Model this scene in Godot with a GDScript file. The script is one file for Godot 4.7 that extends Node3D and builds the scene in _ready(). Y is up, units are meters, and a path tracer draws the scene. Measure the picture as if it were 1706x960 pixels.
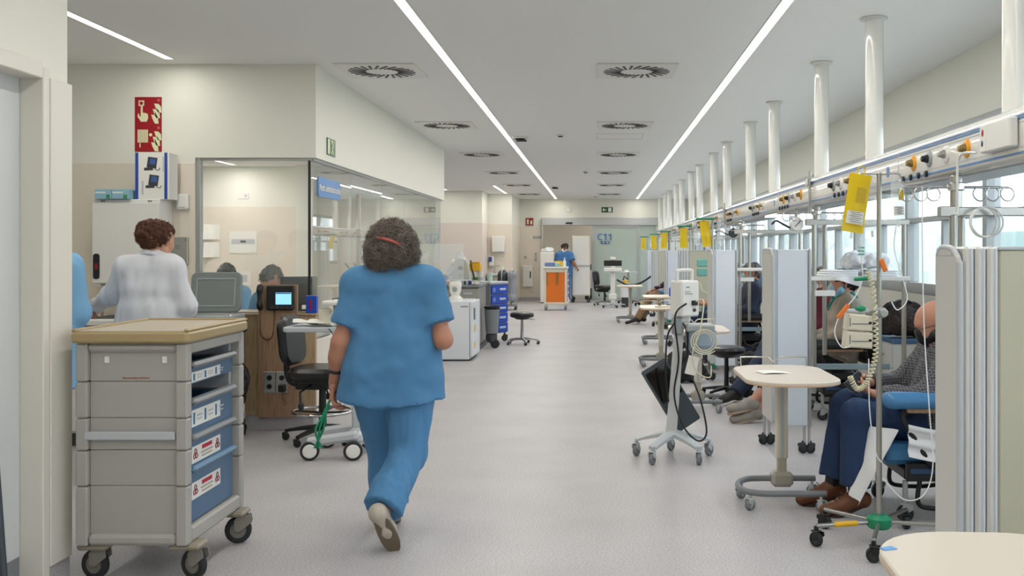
extends Node3D
# Day-treatment ward: corridor with patient bays on the right and a glazed reception on the left. Camera at the origin, looking along -Z; w(x, y, d) is a point d metres ahead.

const CEIL := 2.97
var taken := {}
var mats := {}
var rng := RandomNumberGenerator.new()

class MB:
	var v := PackedVector3Array()
	var n := PackedVector3Array()
	var c := PackedColorArray()
	var ix := PackedInt32Array()
	var x := Transform3D()
	var col := Color(1, 1, 1)
	var colored := false
	func at(t: Transform3D) -> MB:
		x = t
		return self
	func pt(p: Vector3, nn: Vector3) -> int:
		v.append(x * p)
		n.append((x.basis * nn).normalized())
		c.append(col)
		return v.size() - 1
	func tri(a: int, b: int, d: int) -> void:
		ix.append(a); ix.append(d); ix.append(b)
	func quad(a: Vector3, b: Vector3, d: Vector3, e: Vector3) -> MB:
		var nn := (b - a).cross(d - a).normalized()
		if nn.length() < 0.5:
			nn = (d - a).cross(e - a).normalized()
		var i := pt(a, nn)
		pt(b, nn); pt(d, nn); pt(e, nn)
		tri(i, i + 1, i + 2)
		tri(i, i + 2, i + 3)
		return self
	func facet(ps: Array) -> void:
		var nn: Vector3 = (ps[1] - ps[0]).cross(ps[2] - ps[0]).normalized()
		var i := v.size()
		for p in ps:
			pt(p, nn)
		for k in range(1, ps.size() - 1):
			tri(i, i + k, i + k + 1)
	func box(o: Vector3, s: Vector3, bev := 0.0, bs := Basis()) -> MB:
		var h := s / 2.0
		var keep := x
		x = x * Transform3D(bs, o)
		if bev <= 0.0:
			for ax in 3:
				for sg in [-1.0, 1.0]:
					var nn := Vector3(); nn[ax] = sg
					var u := Vector3(); u[(ax + 1) % 3] = 1.0
					var t := nn.cross(u)
					var cc := nn * h[ax]
					var hu := u * h[(ax + 1) % 3]
					var ht := t * h[(ax + 2) % 3]
					quad(cc - hu - ht, cc + hu - ht, cc + hu + ht, cc - hu + ht)
		else:
			var e := minf(bev, minf(h.x, minf(h.y, h.z)) * 0.98)
			var q := h - Vector3(e, e, e)
			for ax in 3:
				var b := (ax + 1) % 3
				var d := (ax + 2) % 3
				for sg in [-1.0, 1.0]:
					var f := []
					for k in [[-1.0, -1.0], [1.0, -1.0], [1.0, 1.0], [-1.0, 1.0]]:
						var p := Vector3(); p[ax] = sg * h[ax]; p[b] = k[0] * q[b]; p[d] = k[1] * q[d]
						f.append(p)
					if sg < 0:
						f.reverse()
					facet(f)
				for s1 in [-1.0, 1.0]:
					for s2 in [-1.0, 1.0]:
						var p1 := Vector3(); p1[ax] = -q[ax]; p1[b] = s1 * h[b]; p1[d] = s2 * q[d]
						var p2 := p1; p2[ax] = q[ax]
						var p3 := Vector3(); p3[ax] = q[ax]; p3[b] = s1 * q[b]; p3[d] = s2 * h[d]
						var p4 := p3; p4[ax] = -q[ax]
						var f2 := [p1, p2, p3, p4]
						if (p2 - p1).cross(p3 - p1).dot(p1 + p3) < 0:
							f2.reverse()
						facet(f2)
			for sx in [-1.0, 1.0]:
				for sy in [-1.0, 1.0]:
					for sz in [-1.0, 1.0]:
						var f3 := [Vector3(sx * h.x, sy * q.y, sz * q.z), Vector3(sx * q.x, sy * h.y, sz * q.z), Vector3(sx * q.x, sy * q.y, sz * h.z)]
						if (f3[1] - f3[0]).cross(f3[2] - f3[0]).dot(f3[0]) < 0:
							f3.reverse()
						facet(f3)
		x = keep
		return self
	func span(a: Vector3, b: Vector3, bev := 0.0) -> MB:   # box between two corners
		return box((a + b) / 2.0, (b - a).abs(), bev)
	func bar(a: Vector3, b: Vector3, wd: float, ht: float, bev := 0.0) -> MB:   # box along a segment
		var z := (b - a).normalized()
		var up := Vector3.UP if absf(z.y) < 0.95 else Vector3.RIGHT
		var xx := up.cross(z).normalized()
		return box((a + b) / 2.0, Vector3(wd, ht, (b - a).length()), bev, Basis(xx, z.cross(xx), z))
	func lathe(prof: Array, seg := 16, o := Vector3(), axis := Vector3.UP, smooth := false) -> MB:
		var z := axis.normalized()
		var up := Vector3.FORWARD if absf(z.y) > 0.9 else Vector3.UP
		var a := up.cross(z).normalized()
		var b := z.cross(a)
		for k in range(prof.size() - 1):
			var p: Vector2 = prof[k]
			var q: Vector2 = prof[k + 1]
			if p.distance_to(q) < 1e-6:
				continue
			var nf := Vector2(q.y - p.y, p.x - q.x).normalized()
			var n0 := nf
			var n1 := nf
			if smooth:
				if k > 0:
					var pp: Vector2 = prof[k - 1]
					n0 = (nf + Vector2(p.y - pp.y, pp.x - p.x).normalized()).normalized()
				if k < prof.size() - 2:
					var qq: Vector2 = prof[k + 2]
					n1 = (nf + Vector2(qq.y - q.y, q.x - qq.x).normalized()).normalized()
			var i := v.size()
			for s in seg + 1:
				var t := TAU * s / seg
				var r := a * cos(t) + b * sin(t)
				pt(o + r * p.x + z * p.y, r * n0.x + z * n0.y)
				pt(o + r * q.x + z * q.y, r * n1.x + z * n1.y)
			for s in seg:
				var j := i + s * 2
				if p.x > 1e-6: tri(j, j + 2, j + 1)
				if q.x > 1e-6: tri(j + 1, j + 2, j + 3)
		return self
	func cyl(a: Vector3, b: Vector3, r0: float, r1 := -1.0, seg := 12) -> MB:
		if r1 < 0: r1 = r0
		var l := (b - a).length()
		var e := minf(minf(r0, r1) * 0.15, l * 0.2)
		return lathe([Vector2(0, 0), Vector2(maxf(r0 - e, 0), 0), Vector2(r0, e), Vector2(r1, l - e), Vector2(maxf(r1 - e, 0), l), Vector2(0, l)], seg, a, b - a)
	func ell(o: Vector3, r: Vector3, seg := 14, bs := Basis()) -> MB:
		var keep := x
		x = x * Transform3D(bs * Basis.from_scale(r), o)
		var rings := maxi(seg / 2, 4)
		var i := v.size()
		for j in rings + 1:
			var f := PI * j / rings
			for s in seg + 1:
				var t := TAU * s / seg
				var p := Vector3(sin(f) * cos(t), cos(f), sin(f) * sin(t))
				v.append(x * p); n.append((bs * (p / r)).normalized() if keep == Transform3D() else (keep.basis * (bs * (p / r))).normalized()); c.append(col)
		for j in rings:
			for s in seg:
				var k := i + j * (seg + 1) + s
				tri(k, k + 1, k + seg + 1)
				tri(k + 1, k + seg + 2, k + seg + 1)
		x = keep
		return self
	func tube(ps: Array, r: float, seg := 8, closed := false, r_end := -1.0) -> MB:
		var cnt := ps.size()
		var prev := Vector3()
		var i := v.size()
		var rows := cnt + (1 if closed else 0)
		for k in rows:
			var p: Vector3 = ps[k % cnt]
			var nx: Vector3 = ps[(k + 1) % cnt] if closed else ps[mini(k + 1, cnt - 1)]
			var pv: Vector3 = ps[(k - 1 + cnt) % cnt] if closed else ps[maxi(k - 1, 0)]
			var t := (nx - pv).normalized()
			if k == 0:
				prev = (Vector3.UP if absf(t.y) < 0.9 else Vector3.RIGHT).cross(t).normalized()
			prev = (prev - t * prev.dot(t)).normalized()
			var b := t.cross(prev)
			var rr := r if r_end < 0 else lerpf(r, r_end, float(k) / maxf(rows - 1, 1))
			for s in seg:
				var an := TAU * s / seg
				var d := prev * cos(an) + b * sin(an)
				pt(p + d * rr, d)
		for k in rows - 1:
			for s in seg:
				var a0 := i + k * seg + s
				var a1 := i + k * seg + (s + 1) % seg
				tri(a0, a1, a0 + seg)
				tri(a1, a1 + seg, a0 + seg)
		if not closed:
			for e in [0, rows - 1]:
				var j := v.size()
				var p: Vector3 = ps[e]
				var q: Vector3 = ps[1] if e == 0 else ps[cnt - 2]
				var nn := (p - q).normalized()
				pt(p, nn)
				for s in seg:
					v.append(v[i + e * seg + s]); n.append((x.basis * nn).normalized()); c.append(col)
				for s in seg:
					if e == 0: tri(j, j + 1 + (s + 1) % seg, j + 1 + s)
					else: tri(j, j + 1 + s, j + 1 + (s + 1) % seg)
		return self
	func prism(poly: PackedVector2Array, h: float, t := Transform3D(), bev := 0.0) -> MB:   # outline in the xy plane of t, thick along z from 0 to h
		var keep := x
		x = x * t
		var p := poly
		if Geometry2D.is_polygon_clockwise(p):
			p = p.duplicate(); p.reverse()
		var cnt := p.size()
		var nor := []
		for k in cnt:
			var e1 := (p[k] - p[(k - 1 + cnt) % cnt]).normalized()
			var e2 := (p[(k + 1) % cnt] - p[k]).normalized()
			var a := Vector2(e1.y, -e1.x)
			var b := Vector2(e2.y, -e2.x)
			nor.append([a, b] if e1.dot(e2) < 0.75 else [(a + b).normalized(), (a + b).normalized()])
		var inn := PackedVector2Array()
		for k in cnt:
			var m: Vector2 = (nor[k][0] + nor[k][1])
			inn.append(p[k] - m.normalized() * bev)
		var rings := [[p, bev, p, h - bev]]
		if bev > 0: rings = [[inn, 0.0, p, bev], [p, bev, p, h - bev], [p, h - bev, inn, h]]
		for r in rings:
			for k in cnt:
				var k2 := (k + 1) % cnt
				var na: Vector2 = nor[k][1]
				var nb: Vector2 = nor[k2][0]
				var tz := 0.0 if r[0] == r[2] else (-1.0 if r[1] == 0.0 else 1.0)
				var i := pt(Vector3(r[0][k].x, r[0][k].y, r[1]), Vector3(na.x, na.y, tz))
				pt(Vector3(r[0][k2].x, r[0][k2].y, r[1]), Vector3(nb.x, nb.y, tz))
				pt(Vector3(r[2][k2].x, r[2][k2].y, r[3]), Vector3(nb.x, nb.y, tz))
				pt(Vector3(r[2][k].x, r[2][k].y, r[3]), Vector3(na.x, na.y, tz))
				tri(i, i + 1, i + 2); tri(i, i + 2, i + 3)
		var ts := Geometry2D.triangulate_polygon(inn)
		for zz in [0.0, h]:
			var i := v.size()
			for q in inn:
				pt(Vector3(q.x, q.y, zz), Vector3(0, 0, 1 if zz > 0 else -1))
			for k in range(0, ts.size(), 3):
				var cw := (inn[ts[k + 1]] - inn[ts[k]]).cross(inn[ts[k + 2]] - inn[ts[k]]) > 0
				if cw == (zz > 0): tri(i + ts[k], i + ts[k + 1], i + ts[k + 2])
				else: tri(i + ts[k], i + ts[k + 2], i + ts[k + 1])
		x = keep
		return self
	func grid(f: Callable, nu: int, nv: int) -> MB:   # a curved sheet from f(u, v)
		var i := v.size()
		for a in nu + 1:
			for b in nv + 1:
				var u := float(a) / nu
				var t := float(b) / nv
				var p: Vector3 = f.call(u, t)
				var du: Vector3 = f.call(minf(u + 0.01, 1), t) - f.call(maxf(u - 0.01, 0), t)
				var dv: Vector3 = f.call(u, minf(t + 0.01, 1)) - f.call(u, maxf(t - 0.01, 0))
				pt(p, du.cross(dv))
		for a in nu:
			for b in nv:
				var k := i + a * (nv + 1) + b
				tri(k, k + nv + 1, k + 1)
				tri(k + 1, k + nv + 1, k + nv + 2)
		return self
	func done() -> ArrayMesh:
		var arr := []
		arr.resize(Mesh.ARRAY_MAX)
		arr[Mesh.ARRAY_VERTEX] = v
		arr[Mesh.ARRAY_NORMAL] = n
		if colored: arr[Mesh.ARRAY_COLOR] = c
		arr[Mesh.ARRAY_INDEX] = ix
		var am := ArrayMesh.new()
		am.add_surface_from_arrays(Mesh.PRIMITIVE_TRIANGLES, arr)
		return am

func w(x: float, y: float, d: float) -> Vector3:
	return Vector3(x, y, -d)
func mb() -> MB:
	return MB.new()
func rot(ax: Vector3, deg: float) -> Basis:
	return Basis(ax, deg_to_rad(deg))
func rr(wd: float, ht: float, r: float, seg := 5, o := Vector2()) -> PackedVector2Array:
	var out := PackedVector2Array()
	for q in 4:
		var cc := Vector2((wd / 2 - r) * (1 if q in [0, 3] else -1), (ht / 2 - r) * (1 if q < 2 else -1))
		for s in seg + 1:
			var a := PI / 2 * (q + float(s) / seg)
			out.append(o + cc + Vector2(cos(a), sin(a)) * r)
	return out
func flat(y := 0.0) -> Transform3D:   # lays a prism's outline on the ground: x stays, outline y runs to -z (away), thickness up
	return Transform3D(Basis(Vector3.RIGHT, Vector3.FORWARD, Vector3.UP), Vector3(0, y, 0))
func smooth(ps: Array, per := 6, closed := false) -> Array:
	var out := []
	var cnt := ps.size()
	for k in (cnt if closed else cnt - 1):
		var p0: Vector3 = ps[(k - 1 + cnt) % cnt] if closed else ps[maxi(k - 1, 0)]
		var p1: Vector3 = ps[k]
		var p2: Vector3 = ps[(k + 1) % cnt]
		var p3: Vector3 = ps[(k + 2) % cnt] if closed else ps[mini(k + 2, cnt - 1)]
		for s in per:
			out.append(p1.cubic_interpolate(p2, p0, p3, float(s) / per))
	if not closed:
		out.append(ps[cnt - 1])
	return out
func coil(a: Vector3, b: Vector3, r: float, turns: int, per := 8) -> Array:
	var z := (b - a).normalized()
	var u := (Vector3.RIGHT if absf(z.x) < 0.8 else Vector3.UP).cross(z).normalized()
	var t := z.cross(u)
	var out := []
	for k in turns * per + 1:
		var f := float(k) / (turns * per)
		out.append(a.lerp(b, f) + (u * cos(TAU * k / per) + t * sin(TAU * k / per)) * r)
	return out

# ---------- scene helpers
func numbered(called: String) -> String:
	taken[called] = taken.get(called, -1) + 1
	return called if taken[called] == 0 else "%s_%03d" % [called, taken[called]]
func tag(o: Node3D, label: String, category: String, group := "") -> Node3D:
	o.set_meta("label", label)
	o.set_meta("category", category)
	if group: o.set_meta("group", group)
	return o
func thing(called: String, label: String, category: String, pos := Vector3(), turn := 0.0, group := "") -> Node3D:
	var o := Node3D.new()
	o.name = numbered(called)
	add_child(o)
	o.position = pos
	o.rotation.y = deg_to_rad(turn)
	return tag(o, label, category, group)
func part(parent: Node3D, called: String, m: MB, mat: Material, label := "") -> MeshInstance3D:
	return inst(parent, called, m.done(), mat, label)
func inst(parent: Node3D, called: String, mesh: Mesh, mat: Material, label := "") -> MeshInstance3D:
	var o := MeshInstance3D.new()
	o.name = called
	o.mesh = mesh
	o.material_override = mat
	parent.add_child(o, true)
	if label: o.set_meta("label", label)
	return o
func solo(called: String, m: MB, mat: Material, label: String, category: String, pos := Vector3(), turn := 0.0, group := "") -> MeshInstance3D:
	var o := inst(self, numbered(called), m.done(), mat)
	o.position = pos
	o.rotation.y = deg_to_rad(turn)
	tag(o, label, category, group)
	return o
func struct(called: String, m: MB, mat: Material, label := "", category := "") -> MeshInstance3D:
	var o := inst(self, numbered(called), m.done(), mat)
	o.set_meta("kind", "structure")
	o.set_meta("label", label if label else called.replace("_", " ") + " of the ward")
	o.set_meta("category", category if category else called.split("_")[0])
	return o
func text(parent: Node3D, called: String, s: String, size: float, mat: Material, t: Transform3D, depth := 0.002) -> MeshInstance3D:
	var tm := TextMesh.new()
	var f := SystemFont.new()
	f.font_names = PackedStringArray(["Droid Sans"])
	f.font_weight = 700
	tm.font = f
	tm.text = s
	tm.font_size = 48
	tm.pixel_size = size / 48.0
	tm.depth = depth
	var o := inst(parent, called, tm, mat)
	o.transform = t
	return o

# ---------- materials
func mat(key: String, col := Color(1, 1, 1), rough := 0.5, metal := 0.0, spec := 0.5) -> StandardMaterial3D:
	if mats.has(key):
		return mats[key]
	var m := StandardMaterial3D.new()
	m.resource_name = key
	m.albedo_color = col
	m.roughness = rough
	m.metallic = metal
	m.metallic_specular = spec
	m.cull_mode = BaseMaterial3D.CULL_DISABLED
	mats[key] = m
	return m
func hexm(key: String, hex: String, rough := 0.5, metal := 0.0) -> StandardMaterial3D:
	return mat(key, Color(hex), rough, metal)
func clear(key: String, col: Color, alpha: float, rough := 0.02) -> StandardMaterial3D:
	var m := mat(key, Color(col.r, col.g, col.b, alpha), rough)
	m.transparency = BaseMaterial3D.TRANSPARENCY_ALPHA
	return m
func glow(key: String, col: Color, energy: float) -> StandardMaterial3D:
	var m := mat(key, col, 0.4)
	m.emission_enabled = true
	m.emission = col
	m.emission_energy_multiplier = energy
	return m
func noise_tex(seed_: int, freq: float, ramp: Array, size := 512, oct := 4, type := FastNoiseLite.TYPE_SIMPLEX_SMOOTH) -> NoiseTexture2D:
	var nz := FastNoiseLite.new()
	nz.seed = seed_
	nz.noise_type = type
	nz.frequency = freq
	nz.fractal_octaves = oct
	var t := NoiseTexture2D.new()
	t.noise = nz
	t.width = size
	t.height = size
	t.seamless = true
	var g := Gradient.new()
	g.offsets = PackedFloat32Array(ramp.map(func(r): return r[0]))
	g.colors = PackedColorArray(ramp.map(func(r): return Color(r[1])))
	t.color_ramp = g
	return t
func tri_tex(m: StandardMaterial3D, t: Texture2D, sc: Vector3, world := true) -> StandardMaterial3D:
	m.albedo_texture = t
	m.uv1_triplanar = true
	m.uv1_world_triplanar = world
	m.uv1_scale = sc
	return m
func wood(key: String, base: Color, dark: Color, seed_: int, along := Vector3(1, 0, 1)) -> StandardMaterial3D:
	var m := mat(key, Color(1, 1, 1), 0.45)
	if m.albedo_texture == null:
		var t := noise_tex(seed_, 0.02, [[0.0, dark.to_html()], [0.45, base.to_html()], [0.7, base.lightened(0.06).to_html()], [1.0, base.lerp(dark, 0.5).to_html()]], 512, 5)
		tri_tex(m, t, Vector3(5, 0.35, 5) if along.y == 0 else Vector3(0.35, 5, 5))
	return m

func make_mats() -> void:
	hexm("wall", "e4e3d8", 0.6)
	hexm("wall_low", "dfd5c6", 0.45)
	hexm("ceiling", "f0f0ee", 0.75)
	hexm("white_paint", "e2e1dc", 0.4)
	hexm("white_gloss", "e6e5e0", 0.08)
	hexm("white_plastic", "e3e2dd", 0.35)
	hexm("cream_plastic", "d8d2bf", 0.4)
	hexm("cart_grey", "aaa7a1", 0.42)
	hexm("cart_tan", "a8946c", 0.4)
	hexm("grey_plastic", "9aa0a0", 0.45)
	hexm("light_grey", "b9bec2", 0.4)
	hexm("mid_grey", "7a7f82", 0.45)
	hexm("dark_grey", "3a3d40", 0.5)
	hexm("black", "151618", 0.45)
	hexm("black_vinyl", "1b1c1e", 0.32)
	hexm("rubber", "26282a", 0.7)
	hexm("tray_blue", "44688a", 0.4)
	hexm("blue_vinyl", "3f79a8", 0.35)
	hexm("steel", "b4b2ac", 0.28, 0.95)
	hexm("chrome", "c8c8c8", 0.12, 1.0)
	hexm("alu", "b6b8b8", 0.38, 0.8)
	hexm("paper", "e8e6df", 0.7)
	hexm("linen", "ebecee", 0.85)
	hexm("red_sign", "9c1220", 0.35)
	hexm("sign_cream", "dfe0b8", 0.5)
	hexm("green_sign", "1c5a3a", 0.4)
	hexm("blue_sign", "3f7ec0", 0.35)
	hexm("royal_blue", "1846b4", 0.35)
	hexm("orange", "e0741c", 0.4)
	hexm("yellow", "e8b41a", 0.4)
	hexm("green", "0f8a60", 0.4)
	hexm("teal", "3fa08c", 0.4)
	hexm("screen_cream", "cecdc7", 0.4)
	hexm("panel_white", "d3dae2", 0.3)
	hexm("door_white", "d2d5d6", 0.35)
	hexm("laminate", "d4c9bb", 0.35)
	hexm("laminate_edge", "cdb092", 0.45)
	hexm("skirting", "8e9196", 0.5)
	hexm("frame_grey", "a0a4a4", 0.4, 0.2)
	hexm("stripe_blue", "2f72b4", 0.3)
	hexm("outlet_yellow", "e8a018", 0.35)
	hexm("brass", "a08a5c", 0.3, 0.9)
	hexm("tube_cream", "d9d2b4", 0.4)
	hexm("tube_white", "e6e8e6", 0.3)
	hexm("curtain_black", "1e2226", 0.5)
	clear("clear_plastic", Color(0.95, 0.97, 0.97), 0.22, 0.12)
	clear("glass", Color(0.85, 0.93, 0.9), 0.05, 0.0)
	clear("window_glass", Color(0.9, 0.96, 0.96), 0.04, 0.0)
	var fr := clear("frosted", Color(0.78, 0.84, 0.8), 0.62, 0.2)
	fr.metallic_specular = 0.5
	var yb := mat("yellow_bag", Color("ecd21e"), 0.22)
	yb.backlight_enabled = true
	yb.backlight = Color(0.7, 0.6, 0.05)
	wood("oak", Color("b39a78"), Color("96794f"), 5)
	wood("walnut", Color("a07f63"), Color("805f45"), 9)
	wood("melamine", Color("ded6cb"), Color("cbbfb0"), 13)
	var fl := mat("floor", Color(1, 1, 1), 0.42)
	tri_tex(fl, noise_tex(3, 0.13, [[0.0, "9b9a9d"], [0.34, "b3b1b2"], [0.5, "bdbabb"], [0.66, "c4c1c1"], [1.0, "d2d0cf"]], 1024, 2), Vector3(0.55, 0.55, 0.55))
	fl.detail_enabled = true
	fl.detail_blend_mode = BaseMaterial3D.BLEND_MODE_MUL
	fl.detail_uv_layer = BaseMaterial3D.DETAIL_UV_2
	fl.detail_albedo = noise_tex(8, 0.012, [[0.0, "f0eff0"], [0.5, "f8f7f7"], [1.0, "ffffff"]], 512, 3)
	fl.uv2_triplanar = true
	fl.uv2_world_triplanar = true
	fl.uv2_scale = Vector3(0.2, 0.2, 0.2)
	fl.metallic_specular = 0.35

# ---------- the room
func setup() -> void:
	var cam := Camera3D.new()
	cam.name = "camera"
	add_child(cam)
	cam.position = Vector3(0, 1.45, 0)
	cam.projection = Camera3D.PROJECTION_FRUSTUM
	cam.near = 0.05
	cam.far = 200.0
	cam.size = 0.05 * 960.0 / 1660.0
	cam.frustum_offset = Vector2(-142.0, -61.5) / 1660.0 * 0.05
	cam.current = true
	var we := WorldEnvironment.new()
	we.name = "environment"
	var e := Environment.new()
	e.background_mode = Environment.BG_SKY
	var sky := Sky.new()
	var sm := ProceduralSkyMaterial.new()
	sm.sky_top_color = Color(0.78, 0.84, 0.9)
	sm.sky_horizon_color = Color(0.93, 0.95, 0.96)
	sm.ground_horizon_color = Color(0.8, 0.8, 0.78)
	sm.ground_bottom_color = Color(0.6, 0.6, 0.58)
	sm.sky_energy_multiplier = 1.0
	sky.sky_material = sm
	e.sky = sky
	e.background_energy_multiplier = 5.0
	e.tonemap_mode = Environment.TONE_MAPPER_LINEAR
	e.tonemap_exposure = 1.22
	e.sdfgi_enabled = true
	e.ssao_enabled = true
	e.ssil_enabled = true
	we.environment = e
	add_child(we)

const LED_POWER := 0.5   # per metre of strip
func led_line(x: float, d0: float, d1: float, y: float, label: String, group: String, pieces: int, power := 1.0) -> void:
	var t := thing("ceiling_light", label, "light", w(x, y, d0), 0, group)
	var l := d1 - d0
	var step := l / pieces
	var housing := mb()
	for s in [-1, 1]:
		housing.box(Vector3(s * 0.037, -0.001, -l / 2), Vector3(0.007, 0.006, l))
	part(t, "trim", housing, mats.white_paint)
	for k in pieces:
		part(t, "diffuser", mb().box(Vector3(0, -0.0005, -step * (k + 0.5)), Vector3(0.066, 0.004, step - 0.004)), mats.led)
		var a := AreaLight3D.new()
		a.name = "strip_light"
		a.area_size = Vector2(0.062, step - 0.02)
		a.area_normalize_energy = true
		a.light_color = Color(1.0, 0.985, 0.955)
		a.light_energy = LED_POWER * step * power
		a.area_range = 40.0
		a.shadow_enabled = true
		t.add_child(a, true)
		a.rotation.x = -PI / 2
		a.position = Vector3(0, -0.006, -step * (k + 0.5))

func room() -> void:
	glow("led", Color(1.0, 0.98, 0.94), 1.6)
	struct("floor", mb().span(w(-7, -0.15, -3), w(2.95, 0, 36)), mats.floor, "pale grey speckled vinyl floor of the ward", "floor")
	struct("ceiling", mb().span(w(-7, CEIL, -3), w(2.95, CEIL + 0.15, 36)), mats.ceiling, "smooth white ceiling with recessed light strips", "ceiling")
	# left wall beside the camera, with its door
	var lw := mb()
	lw.span(w(-2.356, 2.2, -3), w(-2.6, CEIL, 4.43)).span(w(-2.356, 0, -3), w(-2.6, 2.2, 3.1)).span(w(-2.356, 0, 4.24), w(-2.6, 2.2, 4.43)).span(w(-2.6, 0, 4.3), w(-6.9, CEIL, 4.43))
	var wl := struct("wall_left", lw, mats.wall, "white wall pier beside the nearest left-hand door", "wall")
	part(wl, "wall_panel", mb().span(w(-2.335, 0.1, 4.26), w(-2.356, 2.19, 4.433), 0.003), hexm("pier_panel", "dedad0", 0.4))
	part(wl, "skirting", mb().span(w(-2.345, 0, 4.24), w(-2.357, 0.1, 4.433), 0.003), mats.floor)
	part(wl, "door_frame", mb().span(w(-2.34, 0, 4.21), w(-2.47, 2.23, 4.26), 0.004).span(w(-2.34, 2.18, 3.1), w(-2.47, 2.25, 4.209), 0.004), mats.pier_panel)
	var dl := struct("door_1", mb().span(w(-2.44, 0.01, 3.15), w(-2.48, 2.18, 4.208)), mats.door_white, "white door with grey kick plate at the left edge", "door")
	part(dl, "kick_plate", mb().span(w(-2.436, 0.02, 3.18), w(-2.441, 0.16, 4.2)), mats.mid_grey)
	# bay behind the cart: left wall, back wall
	struct("wall_alcove", mb().span(w(-5.2, 0, 4.43), w(-5.32, CEIL, 8.1)), mats.wall, "side wall of the preparation bay", "wall")
	var wr := struct("wall_reception", mb().span(w(-6.9, 2.165, 8.1), w(-3.27, CEIL, 8.2)).span(w(-3.27, 2.21, 8.1), w(-2.42, CEIL, 8.2)).span(w(-6.9, 0, 8.12), w(-3.27, 2.165, 8.2)), mats.wall, "cream wall above and beside the reception window", "wall")
	part(wr, "wall_panel", mb().span(w(-5.2, 0.1, 8.095), w(-3.27, 2.165, 8.125), 0.003), mats.wall_low)
	part(wr, "skirting", mb().span(w(-5.2, 0.0, 8.1), w(-3.27, 0.1, 8.125)), mats.floor)
	struct("wall_bulkhead", mb().span(w(-2.288, 2.21, 8.1), w(-2.42, CEIL, 14.9)), mats.wall, "white bulkhead above the side glass of reception", "wall")
	struct("wall_reception_side", mb().span(w(-6.9, 0, 8.2), w(-6.8, 2.69, 14.6)), mats.wall, "hidden side wall of the reception room", "wall")
	var rb := struct("wall_reception_rear", mb().span(w(-6.9, 0, 14.6), w(-2.36, 2.69, 14.75)), mats.wall, "cream rear wall inside reception", "wall")
	part(rb, "wall_panel", mb().span(w(-6.8, 0.1, 14.585), w(-2.4, 2.1, 14.6)), mats.wall_low)
	part(rb, "pilaster", mb().span(w(-4.34, 0, 14.35), w(-4.1, 2.69, 14.585)), mats.wall)
	struct("ceiling_reception", mb().span(w(-6.9, 2.69, 8.2), w(-2.42, 2.74, 14.75)), mats.ceiling, "lower white ceiling inside reception", "ceiling")
	# reception glass
	var g1 := struct("window_1", mb().span(w(-3.24, 0.95, 8.145), w(-2.365, 2.205, 8.155)), mats.glass, "front glass pane of reception facing the camera", "window")
	part(g1, "window_frame", mb().span(w(-3.27, 0.95, 8.12), w(-3.235, 2.21, 8.18), 0.003).span(w(-3.235, 2.19, 8.13), w(-2.34, 2.21, 8.17), 0.002).span(w(-3.235, 0.94, 8.13), w(-2.34, 0.955, 8.17), 0.002), mats.alu)
	part(g1, "glass_edge", mb().span(w(-2.362, 0.95, 8.14), w(-2.345, 2.2, 8.16)), mats.black)
	var ds := [8.165, 9.47, 10.8, 12.1, 14.84]
	var g2 := struct("window_2", mb().span(w(-2.36, 2.19, 8.17), w(-2.32, 2.212, 14.88), 0.002).span(w(-2.36, 0.73, 8.17), w(-2.32, 0.755, 14.88), 0.002), mats.alu, "long side glass of reception along the corridor", "window")
	for k in 4:
		var pm := mb()
		pm.x = Transform3D(rot(Vector3.UP, [0.12, -0.25, 0.2, -0.1][k]), w(-2.34, 0, (ds[k] + ds[k + 1]) / 2))
		var hl: float = (ds[k + 1] - ds[k]) / 2 - 0.004
		pm.span(Vector3(-0.005, 0.755, -hl), Vector3(0.005, 2.19, hl))
		part(g2, "pane", pm, mats.glass)
	# far left walls
	var fa := struct("wall_far_left", mb().span(w(-6.9, 2.165, 25.2), w(-2.91, CEIL, 25.35)).span(w(-2.91, 2.165, 25.351), w(-3.06, CEIL, 26.499)).span(w(-6.9, 0, 25.215), w(-2.925, 2.165, 25.35)).span(w(-2.925, 0, 25.351), w(-3.06, 2.165, 26.499)).span(w(-3.06, 0, 26.5), w(-2.27, CEIL, 26.65)).span(w(-2.27, 0, 26.651), w(-2.42, CEIL, 29.2)), mats.wall, "stepped beige walls beyond reception", "wall")
	part(fa, "wall_panel", mb().span(w(-6.9, 0.1, 25.195), w(-2.905, 2.165, 25.22)).span(w(-2.905, 0.1, 25.221), w(-2.925, 2.165, 26.479)), hexm("panel_pink", "dacfc6", 0.45))
	part(fa, "wall_panel", mb().span(w(-2.905, 0.1, 26.48), w(-2.26, 2.165, 26.502)).span(w(-2.255, 0.1, 26.503), w(-2.272, 2.165, 29.184)), mats.wall_low)
	part(fa, "skirting", mb().span(w(-6.9, 0, 25.2), w(-2.91, 0.1, 25.22)).span(w(-2.9, 0, 26.485), w(-2.265, 0.1, 26.502)).span(w(-2.258, 0, 26.503), w(-2.27, 0.1, 29.184)), mats.floor)
	struct("wall_corner_left", mb().span(w(-6.9, 0, 14.75), w(-6.8, CEIL, 25.2)).span(w(-6.9, 2.69, 14.65), w(-2.36, CEIL, 14.9)), mats.wall, "hidden left wall of the side bay beyond reception", "wall")
	# far wall with the sliding door: opening x -1.6 .. 1.76, height 2.2
	var fb := struct("wall_far", mb().span(w(-2.27, 0, 29.2), w(-1.6, CEIL, 29.4)).span(w(-1.6, 2.42, 29.2), w(1.76, CEIL, 29.4)).span(w(1.76, 0, 29.2), w(2.95, CEIL, 29.4)), mats.wall, "cream end wall around the sliding door", "wall")
	part(fb, "wall_panel", mb().span(w(-2.255, 0.1, 29.185), w(-1.62, 2.165, 29.202)), mats.wall_low)
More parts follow.
